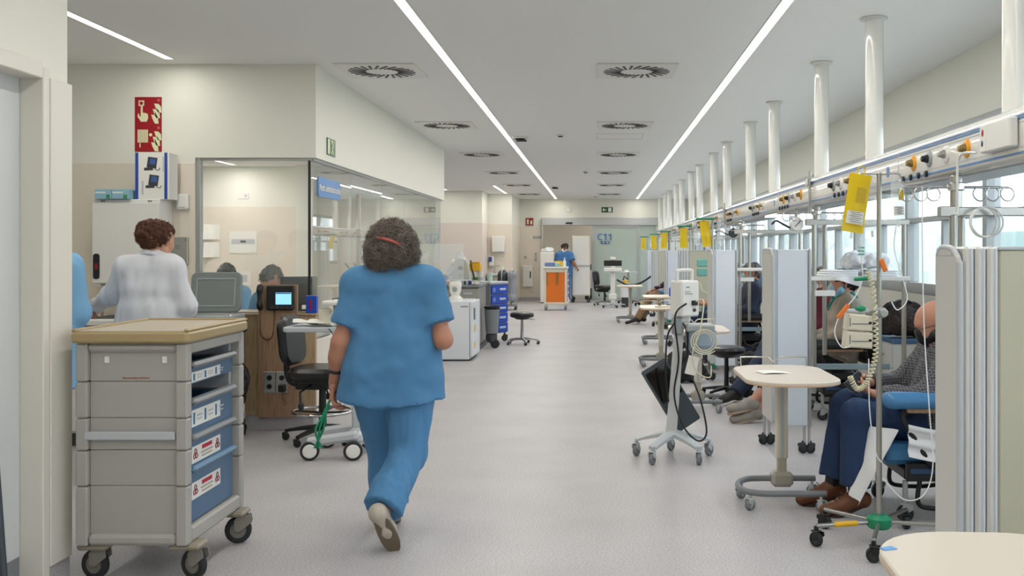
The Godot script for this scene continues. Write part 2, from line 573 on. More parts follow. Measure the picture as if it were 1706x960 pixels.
	part(fb, "skirting", mb().span(w(-2.255, 0, 29.19), w(-1.62, 0.1, 29.202)), mats.floor)
	var dh := struct("door_2", mb().span(w(-1.62, 2.2, 29.02), w(1.76, 2.42, 29.25), 0.01), mats.alu, "automatic glass sliding door at the end of the ward", "door")
	part(dh, "door_frame", mb().span(w(-1.62, 0, 29.08), w(-1.57, 2.2, 29.3)).span(w(1.71, 0, 29.08), w(1.76, 2.2, 29.3)).span(w(-0.16, 0, 29.1), w(-0.08, 2.2, 29.16)).span(w(1.18, 0, 29.1), w(1.24, 2.2, 29.16)).span(w(-0.08, 2.14, 29.1), w(1.18, 2.2, 29.16)).span(w(-0.08, 0.0, 29.1), w(1.18, 0.09, 29.16)), mats.alu)
	part(dh, "sensor", mb().span(w(-0.92, 2.24, 28.99), w(-0.72, 2.29, 29.03), 0.01), mats.black)
	part(dh, "pane", mb().span(w(-0.08, 0.09, 29.125), w(1.18, 2.14, 29.135)), mats.frosted)
	part(dh, "pane", mb().span(w(1.24, 0.05, 29.125), w(1.71, 2.2, 29.135)), mats.frosted)
	text(dh, "lettering", "C11", 0.27, mats.blue_sign, Transform3D(Basis(), w(0.22, 1.86, 29.11)), 0.004)
	part(dh, "plate", mb().span(w(0.11, 1.66, 29.105), w(0.36, 1.74, 29.12)), hexm("deep_blue", "28639c", 0.4))
	text(dh, "lettering", "15  16", 0.07, mats.paper, Transform3D(Basis(), w(0.235, 1.70, 29.1)), 0.003)
	# corridor beyond the door
	struct("wall_corridor", mb().span(w(-6.9, 0, 34), w(2.95, CEIL, 34.1)).span(w(-1.75, 0, 29.4), w(-1.65, CEIL, 31.2)).span(w(2.85, 0, 29.4), w(2.95, CEIL, 34)).span(w(-6.9, 0, 31.1), w(-1.75, CEIL, 31.2)), mats.wall_low, "beige wall of the corridor beyond the glass door", "wall")
	# window side
	var ww := struct("wall_window", mb().span(w(2.8, 0, -3), w(2.95, 1.08, 29.2)).span(w(2.8, 2.44, -3), w(2.95, CEIL, 29.2)).span(w(2.8, 1.08, -3), w(2.95, 2.44, -1.9)).span(w(2.8, 1.08, 29.0), w(2.95, 2.44, 29.2)), mats.wall, "long outer wall with windows behind the patient bays", "wall")
	part(ww, "skirting", mb().span(w(2.785, 0, -3), w(2.8, 0.1, 29.2)), mats.floor)
	for k in 17:
		var d0 := -1.9 + k * 1.8176
		var d1 := d0 + 1.8176
		var fm := mb()
		fm.span(w(2.79, 1.08, d0), w(2.9, 1.175, d1), 0.004).span(w(2.785, 2.37, d0), w(2.9, 2.44, d1), 0.004)
		fm.span(w(2.79, 1.175, d0), w(2.9, 2.37, d0 + 0.035), 0.004).span(w(2.79, 1.175, d1 - 0.035), w(2.9, 2.37, d1), 0.004)
		fm.span(w(2.80, 1.70, d0 + 0.035), w(2.88, 1.745, d1 - 0.035), 0.004).span(w(2.80, 1.175, d0 + 0.88), w(2.88, 1.70, d0 + 0.93), 0.004)
		var win := struct("window_%d" % (k + 3), fm, mats.frame_grey, "grey framed outer window, number %d along the bays from the camera" % (k + 1), "window")
		part(win, "pane", mb().span(w(2.846, 1.175, d0 + 0.035), w(2.854, 1.70, d0 + 0.88)), mats.window_glass)
		part(win, "pane", mb().span(w(2.846, 1.175, d0 + 0.93), w(2.854, 1.70, d1 - 0.035)), mats.window_glass)
		part(win, "pane", mb().span(w(2.846, 1.745, d0 + 0.035), w(2.854, 2.37, d1 - 0.035)), mats.window_glass)
	struct("wall_rear", mb().span(w(-2.6, 0, -3.1), w(2.95, CEIL, -3)), mats.wall, "wall behind the camera", "wall")
	# outside
	struct("exterior_ground", mb().span(w(2.95, -0.6, -20), w(40, -0.5, 60)), hexm("paving", "b8bab4", 0.8), "pale paved terrace outside the windows", "terrace")
	var ex := thing("exterior_facade", "pale glazed building front with slanting white struts outside the windows", "building", w(7.5, -0.5, 14))
	part(ex, "wall", mb().span(Vector3(0, 0, -34), Vector3(0.4, 2.6, 34)), hexm("facade", "cfd8d4", 0.6))
	for k in 16:
		part(ex, "strut", mb().bar(Vector3(-1.3, 0, -32 + k * 4.0), Vector3(-1.3, 5.5, -29.2 + k * 4.0), 0.25, 0.4), hexm("strut", "e4ebe8", 0.6))
	for k in 22:
		part(ex, "window", mb().span(Vector3(-0.02, 1.0, -32 + k * 3.0), Vector3(0.0, 2.3, -30.4 + k * 3.0)), hexm("facade_glass", "8fa8a4", 0.15))
	# lights
	led_line(-1.195, -2.6, 28.95, CEIL, "long left ceiling light strip running the length of the corridor", "long ceiling light strips", 10)
	led_line(1.155, -2.6, 28.95, CEIL, "long right ceiling light strip running beside the patient bays", "long ceiling light strips", 10)
	led_line(-3.38, 4.6, 7.88, CEIL, "short ceiling light strip above the preparation bay", "", 1)
	led_line(-5.22, 9.0, 14.3, 2.69, "ceiling light strip inside the glazed reception", "", 2, 2.2)
	led_line(-3.75, 16.5, 24.8, CEIL, "ceiling light strip of the side bay past reception", "", 3)
	led_line(-2.4, 23.2, 26.2, CEIL, "short ceiling light strip beside the far hand basin", "", 1)
	led_line(0.0, 29.9, 33.5, CEIL, "ceiling light strip in the corridor beyond the glass door", "", 1)
	# air diffusers
	var slot := mb().box(Vector3(), Vector3(0.15, 0.006, 0.02)).done()
	var ord := ["nearest", "second", "third", "fourth", "fifth", "farthest"]
	for col in 2:
		for k in 6:
			var t := thing("ceiling_vent", "%s swirl air diffuser of the %s row on the ceiling" % [ord[k], ["left", "right"][col]], "vent", w([-1.81, 0.33][col], CEIL, 8.38 + k * 3.62), 0, "swirl air diffusers")
			part(t, "plate", mb().box(Vector3(0, -0.006, 0), Vector3(0.66, 0.012, 0.66), 0.004), mats.white_plastic)
			for s in 24:
				var an := TAU * s / 24
				var o := inst(t, "slot", slot, mats.black)
				o.transform = Transform3D(rot(Vector3.UP, -rad_to_deg(an) + 20), Vector3(cos(an) * 0.205, -0.0125, sin(an) * 0.205))
	# small ceiling fittings
	for q in [[-1.03, 13.3, 0.0], [-1.0, 23.4, 1.0]]:
		var t := thing("projector_bracket", "%s black fitting on the ceiling beside the left light strip" % ["nearer", "farther"][int(q[2])], "fitting", w(q[0], CEIL, q[1]), 0, "black ceiling fittings")
		part(t, "base", mb().box(Vector3(0, -0.01, 0), Vector3(0.2, 0.02, 0.2), 0.003), mats.white_plastic)
		part(t, "body", mb().cyl(Vector3(0, -0.02, 0), Vector3(0, -0.045, 0), 0.075, 0.05, 16).box(Vector3(0.02, -0.05, 0.02), Vector3(0.14, 0.02, 0.05), 0.004), mats.black)
	for q in [[-0.48, 13.0, "first"], [-0.22, 19.0, "middle"], [-0.05, 27.5, "last"]]:
		var t := thing("ceiling_sensor", "small %s detector on the ceiling between the light strips" % q[2], "detector", w(q[0], CEIL, q[1]), 0, "ceiling detectors")
		part(t, "base", mb().cyl(Vector3(0, 0, 0), Vector3(0, -0.02, 0), 0.05, 0.05, 16), mats.white_plastic)
		part(t, "lens", mb().box(Vector3(0, -0.026, 0), Vector3(0.06, 0.014, 0.04), 0.004), mats.black)
	var ap := thing("ceiling_hatch", "square access panel outline in the ceiling between diffusers", "panel", w(0.3, CEIL, 13.2))
	for s in [[0, 0.3, 0.6, 0.006], [0, -0.3, 0.6, 0.006], [0.3, 0, 0.006, 0.6], [-0.3, 0, 0.006, 0.6]]:
		part(ap, "trim", mb().box(Vector3(s[0], -0.001, s[1]), Vector3(s[2], 0.003, s[3])), mats.light_grey)
	# signs on the structure
	fire_sign(w(-3.648, 2.48, 8.097))
	var ev := thing("exit_sign", "small green running-man exit sign on the white bulkhead", "sign", w(-2.284, 2.34, 8.55), 90)
	part(ev, "plate", mb().box(Vector3(0, 0, 0), Vector3(0.26, 0.145, 0.006)), mats.green_sign)
	part(ev, "pictogram", mb().box(Vector3(-0.085, 0, 0.004), Vector3(0.06, 0.125, 0.003)).prism(PackedVector2Array([Vector2(-0.02, 0.06), Vector2(0.05, 0.06), Vector2(0.02, 0.02)]), 0.003, Transform3D(Basis(), Vector3(0, 0, 0.003))).bar(Vector3(0.06, 0.03, 0.0045), Vector3(0.03, -0.02, 0.0045), 0.003, 0.025).bar(Vector3(0.03, -0.02, 0.0045), Vector3(0.06, -0.06, 0.0045), 0.003, 0.018).bar(Vector3(0.03, -0.02, 0.0045), Vector3(0.0, -0.06, 0.0045), 0.003, 0.018).ell(Vector3(0.075, 0.05, 0.004), Vector3(0.014, 0.014, 0.002), 8), mats.sign_cream)
	var bs := thing("blue_sign", "rounded blue sign reading Punt administratiu on the reception glass", "sign", w(-2.33, 1.99, 8.67), 90)
	part(bs, "plate", mb().prism(rr(0.72, 0.165, 0.045), 0.006, Transform3D(Basis(), Vector3(0, 0, -0.002)), 0.001), mats.blue_sign)
	text(bs, "lettering", "Punt administratiu", 0.073, mats.paper, Transform3D(Basis(), Vector3(0, -0.005, 0.0065)))
	var es := thing("exit_sign", "green exit sign with white arrow above the glass door", "sign", w(0.29, 2.66, 29.19))
	part(es, "plate", mb().box(Vector3(), Vector3(0.33, 0.16, 0.01)), mats.green_sign)
	part(es, "pictogram", mb().box(Vector3(0.08, 0, 0.006), Vector3(0.09, 0.12, 0.003)).bar(Vector3(-0.13, 0, 0.0065), Vector3(-0.02, 0, 0.0065), 0.003, 0.025).bar(Vector3(-0.13, 0, 0.0065), Vector3(-0.085, 0.045, 0.0065), 0.003, 0.022).bar(Vector3(-0.13, 0, 0.0065), Vector3(-0.085, -0.045, 0.0065), 0.003, 0.022), mats.paper)
	var rs := thing("fire_sign", "small red fire equipment sign left of the glass door", "sign", w(-1.98, 2.31, 29.17))
	part(rs, "plate", mb().box(Vector3(), Vector3(0.22, 0.22, 0.01)), mats.red_sign)
	part(rs, "pictogram", mb().box(Vector3(-0.05, 0, 0.006), Vector3(0.05, 0.14, 0.003)).box(Vector3(0.05, -0.02, 0.006), Vector3(0.055, 0.11, 0.003)), mats.sign_cream)
	var bo := thing("speaker_box", "small square white box high on the end wall", "box", w(-0.84, 2.66, 29.19))
	part(bo, "body", mb().box(Vector3(), Vector3(0.14, 0.14, 0.03), 0.006), mats.white_plastic)
	part(bo, "cover", mb().box(Vector3(0, 0, 0.017), Vector3(0.11, 0.11, 0.005), 0.002), mats.paper)

func fire_sign(p: Vector3) -> void:
	var t := thing("fire_sign", "tall red sign with alarm button and hose pictograms on cream wall", "sign", p)
	part(t, "plate", mb().box(Vector3(), Vector3(0.218, 0.445, 0.005), 0.001), mats.red_sign)
	for h in 2:
		var y: float = [0.105, -0.12][h]
		# flames
		for k in 3:
			var m := mb()
			var o := Vector2(0.045 + k * 0.012, y - 0.08 + k * 0.045)
			m.prism(PackedVector2Array([o + Vector2(0.04, -0.02), o + Vector2(0.035, 0.03), o + Vector2(0.005, 0.09 - k * 0.015), o + Vector2(0.012, 0.05), o + Vector2(-0.02, 0.055), o + Vector2(-0.01, 0.02), o + Vector2(0.01, -0.018)]), 0.001, Transform3D(Basis(), Vector3(0, 0, 0.0026)))
			part(t, "flame", m, mats.sign_cream)
		part(t, "mark", mb().box(Vector3(0.085, y + 0.092, 0.003), Vector3(0.022, 0.022, 0.001)), hexm("dull_red", "c0605c", 0.5))
	var m1 := mb()
	m1.box(Vector3(-0.055, 0.172, 0.003), Vector3(0.045, 0.045, 0.001))
	m1.box(Vector3(-0.052, 0.12, 0.003), Vector3(0.016, 0.07, 0.001))
	m1.prism(PackedVector2Array([Vector2(-0.06, 0.095), Vector2(-0.044, 0.095), Vector2(-0.03, 0.094), Vector2(-0.014, 0.09), Vector2(-0.002, 0.082), Vector2(0.0, 0.05), Vector2(-0.012, 0.022), Vector2(-0.06, 0.022), Vector2(-0.07, 0.04), Vector2(-0.086, 0.062), Vector2(-0.082, 0.088), Vector2(-0.076, 0.088), Vector2(-0.072, 0.068), Vector2(-0.062, 0.062)]), 0.001, Transform3D(Basis(), Vector3(0, 0, 0.0026)))
	part(t, "hand_pictogram", m1, mats.sign_cream)
	part(t, "button", mb().cyl(Vector3(-0.055, 0.172, 0.0035), Vector3(-0.055, 0.172, 0.0045), 0.014, 0.014, 14), mats.red_sign)
	for k in 6:
		part(t, "hose_coil", mb().box(Vector3(-0.08 + k * 0.0145, -0.095, 0.003), Vector3(0.011, 0.105, 0.001)), mats.sign_cream)
	part(t, "nozzle", mb().box(Vector3(-0.066, -0.17, 0.003), Vector3(0.008, 0.035, 0.001)).cyl(Vector3(0.02, -0.085, 0.003), Vector3(0.02, -0.085, 0.004), 0.013, 0.013, 12), mats.sign_cream)

# ---------- bodies: tapered capsules joined by a smooth minimum, meshed as surface nets
# a bone is [a, b, ra, rb, flags]; flags 1: flat end at b, 2: flat end at a
func blob(m: MB, bones: Array, h: float, k: float, nz: FastNoiseLite = null, amp := 0.0, stretch := Vector3(1, 1, 1)) -> void:
	var lo := Vector3(1e9, 1e9, 1e9)
	var hi := -lo
	for b in bones:
		var r: float = maxf(b[2], b[3])
		for p: Vector3 in [b[0], b[1]]:
			lo = lo.min(p - Vector3(r, r, r))
			hi = hi.max(p + Vector3(r, r, r))
	var pad := h * 3 + amp + k * 0.25
	lo -= Vector3(pad, pad, pad)
	hi += Vector3(pad, pad, pad)
	var nx := int((hi.x - lo.x) / h) + 2
	var ny := int((hi.y - lo.y) / h) + 2
	var nzz := int((hi.z - lo.z) / h) + 2
	var f := PackedFloat32Array()
	f.resize(nx * ny * nzz)
	f.fill(9.0)
	for b in bones:
		var a: Vector3 = b[0]
		var e: Vector3 = b[1]
		var ra: float = b[2]
		var rb: float = b[3]
		var fl: int = b[4] if b.size() > 4 else 0
		var ab := e - a
		var bb := maxf(ab.length_squared(), 1e-8)
		var dir := ab.normalized()
		var rm := maxf(ra, rb) + k + h * 2.5
		var p0 := (a.min(e) - Vector3(rm, rm, rm) - lo) / h
		var p1 := (a.max(e) + Vector3(rm, rm, rm) - lo) / h
		var x0 := maxi(0, int(p0.x)); var x1 := mini(nx - 1, int(p1.x) + 1)
		var y0 := maxi(0, int(p0.y)); var y1 := mini(ny - 1, int(p1.y) + 1)
		var z0 := maxi(0, int(p0.z)); var z1 := mini(nzz - 1, int(p1.z) + 1)
		for iz in range(z0, z1 + 1):
			for iy in range(y0, y1 + 1):
				var at := (iz * ny + iy) * nx
				var pa := Vector3(lo.x + x0 * h, lo.y + iy * h, lo.z + iz * h) - a
				for jx in range(x0, x1 + 1):
					var t := pa.dot(ab) / bb
					var tc := clampf(t, 0.0, 1.0)
					var d: float
					if fl == 0:
						d = (pa - ab * tc).length() - (ra + (rb - ra) * tc)
					else:
						var tt := tc
						if fl & 1: tt = maxf(t, 0.0)
						if fl & 2: tt = minf(tt, 1.0) if fl & 1 else minf(t, 1.0)
						d = (pa - ab * tt).length() - (ra + (rb - ra) * tc)
						if fl & 1: d = maxf(d, (t - 1.0) * sqrt(bb))
						if fl & 2: d = maxf(d, -t * sqrt(bb))
					var g := f[at + jx]
					var q := k - absf(g - d)
					d = minf(g, d)
					if q > 0: d -= q * q * 0.25 / k
					f[at + jx] = d
					pa.x += h
	if nz:
		for iz in nzz:
			for iy in ny:
				var at := (iz * ny + iy) * nx
				for jx in nx:
					if absf(f[at + jx]) < h * 2 + amp:
						f[at + jx] += nz.get_noise_3dv(Vector3(lo.x + jx * h, lo.y + iy * h, lo.z + iz * h) * stretch) * amp
	var vid := PackedInt32Array()
	vid.resize(f.size())
	vid.fill(-1)
	var sx := 1
	var sy := nx
	var sz := nx * ny
	var lim := h * 2.2 + amp
	for iz in nzz - 1:
		for iy in ny - 1:
			var at := (iz * ny + iy) * nx
			for jx in nx - 1:
				var i := at + jx
				var f0 := f[i]
				if absf(f0) > lim: continue
				var f1 := f[i + sx]; var f2 := f[i + sy]; var f3 := f[i + sx + sy]
				var f4 := f[i + sz]; var f5 := f[i + sz + sx]; var f6 := f[i + sz + sy]; var f7 := f[i + sz + sy + sx]
				var neg := int(f0 < 0) + int(f1 < 0) + int(f2 < 0) + int(f3 < 0) + int(f4 < 0) + int(f5 < 0) + int(f6 < 0) + int(f7 < 0)
				if neg == 0 or neg == 8: continue
				var s := Vector3()
				var cnt := 0
				if (f0 < 0) != (f1 < 0): s += Vector3(f0 / (f0 - f1), 0, 0); cnt += 1
				if (f2 < 0) != (f3 < 0): s += Vector3(f2 / (f2 - f3), 1, 0); cnt += 1
				if (f4 < 0) != (f5 < 0): s += Vector3(f4 / (f4 - f5), 0, 1); cnt += 1
				if (f6 < 0) != (f7 < 0): s += Vector3(f6 / (f6 - f7), 1, 1); cnt += 1
				if (f0 < 0) != (f2 < 0): s += Vector3(0, f0 / (f0 - f2), 0); cnt += 1
				if (f1 < 0) != (f3 < 0): s += Vector3(1, f1 / (f1 - f3), 0); cnt += 1
				if (f4 < 0) != (f6 < 0): s += Vector3(0, f4 / (f4 - f6), 1); cnt += 1
				if (f5 < 0) != (f7 < 0): s += Vector3(1, f5 / (f5 - f7), 1); cnt += 1
				if (f0 < 0) != (f4 < 0): s += Vector3(0, 0, f0 / (f0 - f4)); cnt += 1
				if (f1 < 0) != (f5 < 0): s += Vector3(1, 0, f1 / (f1 - f5)); cnt += 1
				if (f2 < 0) != (f6 < 0): s += Vector3(0, 1, f2 / (f2 - f6)); cnt += 1
				if (f3 < 0) != (f7 < 0): s += Vector3(1, 1, f3 / (f3 - f7)); cnt += 1
				var nn := Vector3(f1 + f3 + f5 + f7 - f0 - f2 - f4 - f6, f2 + f3 + f6 + f7 - f0 - f1 - f4 - f5, f4 + f5 + f6 + f7 - f0 - f1 - f2 - f3)
				vid[i] = m.pt(lo + (Vector3(jx, iy, iz) + s / cnt) * h, nn)
	for iz in range(1, nzz - 1):
		for iy in range(1, ny - 1):
			var at := (iz * ny + iy) * nx
			for jx in range(1, nx - 1):
				var i := at + jx
				if vid[i] < 0: continue
				var f0 := f[i] < 0
				if f0 != (f[i + sx] < 0): netquad(m, vid, i, sy, sz, f0)
				if f0 != (f[i + sy] < 0): netquad(m, vid, i, sz, sx, f0)
				if f0 != (f[i + sz] < 0): netquad(m, vid, i, sx, sy, f0)
func netquad(m: MB, vid: PackedInt32Array, i: int, u: int, v: int, out: bool) -> void:
	var a := vid[i]; var b := vid[i - u]; var c := vid[i - u - v]; var d := vid[i - v]
	if a < 0 or b < 0 or c < 0 or d < 0: return
	if out:
		m.tri(a, b, c); m.tri(a, c, d)
	else:
		m.tri(a, c, b); m.tri(a, d, c)

func fold_noise(seed_: int, freq: float) -> FastNoiseLite:
	var nz := FastNoiseLite.new()
	nz.seed = seed_
	nz.noise_type = FastNoiseLite.TYPE_SIMPLEX_SMOOTH
	nz.frequency = freq
	nz.fractal_octaves = 2
	return nz

func hand_bones(wr: Vector3, dir: Vector3, palm: Vector3, thumb: Vector3, curl: float, sc := 1.0) -> Array:
	# dir: along the hand; palm: the way the palm faces; thumb: the side the thumb is on
	dir = dir.normalized()
	thumb = (thumb - dir * thumb.dot(dir)).normalized()
	palm = (palm - dir * palm.dot(dir) - thumb * palm.dot(thumb)).normalized()
	var out := []
	var kn := []
	for q in 4:
		var off: float = (0.028 - q * 0.0185) * sc
		var p: Vector3 = wr + dir * ([0.088, 0.092, 0.086, 0.078][q] * sc) + thumb * off
		kn.append(p)
		out.append([wr + dir * 0.018 * sc + thumb * off * 0.6, p, 0.0135 * sc, 0.0105 * sc])
		var d := dir
		var len0: float = [0.072, 0.08, 0.075, 0.06][q] * sc
		for s in 3:
			d = d.rotated(thumb.cross(dir).normalized() if false else dir.cross(palm).normalized(), deg_to_rad(curl * [0.55, 0.9, 0.6][s]))
			var e: Vector3 = p + d * len0 * [0.46, 0.3, 0.24][s]
			out.append([p, e, (0.0092 - s * 0.0007) * sc, (0.0086 - s * 0.0007) * sc])
			p = e
	out.append([wr - dir * 0.02 * sc, wr + dir * 0.03 * sc, 0.024 * sc, 0.022 * sc])
	var t0 := wr + dir * 0.03 * sc + thumb * 0.022 * sc
	var t1 := t0 + (dir * 0.55 + thumb * 0.65 + palm * 0.35).normalized() * 0.042 * sc
	var t2 := t1 + (dir * 0.8 + thumb * 0.15 + palm * (0.2 + curl / 90.0)).normalized() * 0.034 * sc
	var t3 := t2 + (dir * 0.8 - thumb * 0.1 + palm * (0.2 + curl / 70.0)).normalized() * 0.026 * sc
	out.append([t0 - thumb * 0.01 * sc, t1, 0.0145 * sc, 0.0112 * sc])
	out.append([t1, t2, 0.0108 * sc, 0.0096 * sc])
	out.append([t2, t3, 0.0096 * sc, 0.008 * sc])
	return out

func head_bones(t: Transform3D) -> Array:
	var out := []
	for b in [
		[Vector3(0, 0.035, 0.028), Vector3(0, 0.035, -0.022), 0.083, 0.08], [Vector3(0, 0.01, 0.04), Vector3(0, 0.05, 0.01), 0.072, 0.076],
		[Vector3(0, -0.005, -0.035), Vector3(0, -0.07, -0.045), 0.062, 0.042], [Vector3(-0.018, -0.088, -0.055), Vector3(0.018, -0.088, -0.055), 0.024, 0.024],
		[Vector3(-0.048, -0.06, 0.0), Vector3(-0.02, -0.088, -0.05), 0.028, 0.022], [Vector3(0.048, -0.06, 0.0), Vector3(0.02, -0.088, -0.05), 0.028, 0.022],
		[Vector3(-0.032, 0.027, -0.083), Vector3(0.032, 0.027, -0.083), 0.014, 0.014], [Vector3(-0.036, -0.028, -0.066), Vector3(0.036, -0.028, -0.066), 0.03, 0.03]]:
		out.append([t * b[0], t * b[1], b[2], b[3]])
	return out
func face_bones(t: Transform3D) -> Array:
	var out := []
	for b in [[Vector3(0, 0.012, -0.094), Vector3(0, -0.03, -0.113), 0.0085, 0.0125], [Vector3(-0.012, -0.033, -0.1), Vector3(0.012, -0.033, -0.1), 0.009, 0.009],
		[Vector3(-0.02, -0.06, -0.09), Vector3(0.02, -0.06, -0.09), 0.0085, 0.0085], [Vector3(-0.017, -0.07, -0.088), Vector3(0.017, -0.07, -0.088), 0.009, 0.009],
		[Vector3(-0.082, -0.025, 0.005), Vector3(-0.086, 0.018, 0.012), 0.009, 0.014], [Vector3(0.082, -0.025, 0.005), Vector3(0.086, 0.018, 0.012), 0.009, 0.014]]:
		out.append([t * b[0], t * b[1], b[2], b[3]])
	return out

func torso_bones(J: Dictionary, add: float, bulk: float) -> Array:
	var rs: Vector3 = (J.shR - J.shL).normalized()
	var rh: Vector3 = (J.hipR - J.hipL).normalized()
	var wa: Vector3 = J.pelvis.lerp(J.chest, 0.5)
	var up: Vector3 = J.chest.lerp(J.neck, 0.55)
	var rw := (rs + rh).normalized()
	return [
		[J.shL.lerp(J.shR, 0.06), J.shL.lerp(J.shR, 0.94), 0.058 + add, 0.058 + add],
		[up - rs * 0.09 * bulk, up + rs * 0.09 * bulk, 0.088 * bulk + add, 0.088 * bulk + add],
		[J.chest - rs * 0.08 * bulk, J.chest + rs * 0.08 * bulk, 0.1 * bulk + add, 0.1 * bulk + add],
		[wa - rw * 0.07 * bulk, wa + rw * 0.07 * bulk, 0.1 * bulk + add, 0.1 * bulk + add],
		[J.pelvis - rh * 0.075 * bulk, J.pelvis + rh * 0.075 * bulk, 0.112 * bulk + add, 0.112 * bulk + add],
		[wa, J.pelvis, 0.1 * bulk + add, 0.105 * bulk + add], [wa, J.chest, 0.1 * bulk + add, 0.1 * bulk + add], [J.chest, up, 0.1 * bulk + add, 0.085 * bulk + add],
		[J.neck, J.shL, 0.045 + add, 0.05 + add], [J.neck, J.shR, 0.045 + add, 0.05 + add]]

func head_frame(J: Dictionary) -> Transform3D:
	var f: Vector3 = J.look.normalized()
	var u: Vector3 = J.get("head_up", (J.head - J.neck).normalized())
	var z := -f
	var x := u.cross(z).normalized()
	return Transform3D(Basis(x, z.cross(x), z), J.head)

# J: joints in the person's own axes; o: look. Returns the thing.
func human(label: String, group: String, pos: Vector3, turn: float, J: Dictionary, o: Dictionary) -> Node3D:
	var t := thing("person", label, "person", pos, turn, group)
	var h: float = o.get("cell", 0.016)
	var hh: float = o.get("fine", 0.007)
	var bulk: float = o.get("bulk", 1.0)
	var sk: Material = o.skin
	var arm := minf(bulk, 1.06)
	var hf := head_frame(J)
	var only: String = o.get("only", "")   # "legs": the rest is out of sight
	# body
	var body := mb()
	var bb := []
	if only != "legs":
		bb.append_array(torso_bones(J, -0.012, bulk))
		bb.append([J.neck, hf * Vector3(0, -0.05, 0.025), 0.056, 0.054])
		for s in ["L", "R"]:
			bb.append([J["sh" + s], J["el" + s], 0.046 * arm, 0.039 * arm])
			bb.append([J["el" + s], J["el" + s].lerp(J["wr" + s], 0.35), 0.039 * arm, 0.039 * arm])
			bb.append([J["el" + s].lerp(J["wr" + s], 0.35), J["wr" + s], 0.039 * arm, 0.026])
	for s in ["L", "R"]:
		bb.append([J["hip" + s], J["kn" + s], 0.085 * bulk, 0.054])
		bb.append([J["kn" + s], J["kn" + s].lerp(J["an" + s], 0.35), 0.052, 0.054])
		bb.append([J["kn" + s].lerp(J["an" + s], 0.35), J["an" + s], 0.054, 0.035])
		bb.append([J["an" + s], J["toe" + s], 0.034, 0.026])
	blob(body, bb, h, 0.045)
	if only != "legs":
		blob(body, head_bones(hf), hh, 0.03)
		blob(body, face_bones(hf), hh * 0.7, 0.008)
		for s in ["L", "R"]:
			if o.get("hands", "LR").contains(s):
				var dir: Vector3 = J.get("hand" + s, J["wr" + s] - J["el" + s])
				var palm: Vector3 = J.get("palm" + s, Vector3(-1 if s == "R" else 1, 0, 0))
				var th: Vector3 = J.get("thumb" + s, Vector3(0, 0, -1))
				blob(body, hand_bones(J["wr" + s], dir, palm, th, o.get("curl" + s, 35.0)), o.get("hand_cell", 0.005), 0.008)
	part(t, "body", body, sk)
	# eyes and brows
	if only != "legs" and o.get("face", false):
		for s in [-1.0, 1.0]:
			var em := mb()
			em.ell(hf * Vector3(s * 0.032, 0.006, -0.0915), Vector3(0.013, 0.0065, 0.008), 10, hf.basis)
			var e := part(t, "eye", em, hexm("eye_white", "e8e4de", 0.2))
			part(e, "iris", mb().ell(hf * Vector3(s * 0.032, 0.006, -0.0985), Vector3(0.006, 0.006, 0.003), 8, hf.basis), hexm("iris", "2a1c14", 0.2))
			part(t, "eyebrow", mb().tube(smooth([hf * Vector3(s * 0.014, 0.024, -0.1), hf * Vector3(s * 0.032, 0.031, -0.097), hf * Vector3(s * 0.05, 0.024, -0.084)], 3), 0.004, 5), o.get("brow", o.hair))
		if not o.has("mask"):
			part(t, "lips", mb().ell(hf * Vector3(0, -0.062, -0.098), Vector3(0.022, 0.008, 0.006), 10, hf.basis), hexm("lips", "a8605a", 0.45))
	if o.has("mask"):
		var mk := mb()
		blob(mk, [[hf * Vector3(0, -0.022, -0.07), hf * Vector3(0, -0.075, -0.055), 0.05, 0.048], [hf * Vector3(-0.045, -0.045, -0.035), hf * Vector3(0.045, -0.045, -0.035), 0.04, 0.04], [hf * Vector3(0, -0.02, -0.1), hf * Vector3(0, -0.06, -0.1), 0.018, 0.018]], hh * 0.8, 0.03)
		var mp := part(t, "face_mask", mk, o.mask)
		for s in [-1.0, 1.0]:
			part(mp, "ear_loop", mb().tube(smooth([hf * Vector3(s * 0.07, -0.03, -0.03), hf * Vector3(s * 0.088, 0.0, 0.0), hf * Vector3(s * 0.09, 0.02, 0.022), hf * Vector3(s * 0.085, -0.02, 0.02), hf * Vector3(s * 0.07, -0.06, -0.03)], 4), 0.0025, 5), o.mask)
	# clothes
	var nz := fold_noise(o.get("seed", 1), 5.0)
	var fa: float = o.get("folds", 0.012)
	if only != "legs" and o.has("top"):
		var tb := torso_bones(J, o.get("loose", 0.016), bulk)
		var down: Vector3 = J.get("hem_dir", Vector3(0, -1, 0)).normalized()
		var rh: Vector3 = (J.hipR - J.hipL).normalized()
		var wa: Vector3 = J.pelvis.lerp(J.chest, 0.45)
		var hem: float = o.get("hem", 0.1)
		if hem > 0:
			for s in [-1.0, 1.0]:
				tb.append([wa + rh * s * 0.075 * bulk, J.pelvis + down * hem + rh * s * 0.1 * bulk, 0.125 * bulk, 0.137 * bulk, 1])
			tb.append([wa, J.pelvis + down * hem, 0.125 * bulk, 0.14 * bulk, 1])
		var sl: float = o.get("sleeve", 0.75)
		var sr: float = o.get("sleeve_r", 0.066)
		for s in ["L", "R"]:
			var sh: Vector3 = J["sh" + s]
			var el: Vector3 = J["el" + s]
			if sl <= 1.0:
				tb.append([sh, sh.lerp(el, sl), sr * 0.95, sr * 1.1, 1])
			else:
				var wr: Vector3 = J["wr" + s]
				tb.append([sh, el, sr, sr * 0.86])
				tb.append([el, el.lerp(wr, sl - 1.0), sr * 0.86, sr * 0.74, 1])
		var tm := mb()
		blob(tm, tb, o.get("cloth_cell", h), 0.05, nz, fa, o.get("stretch", Vector3(1.7, 0.5, 1.7)))
		part(t, o.get("top_name", "shirt"), tm, o.top)
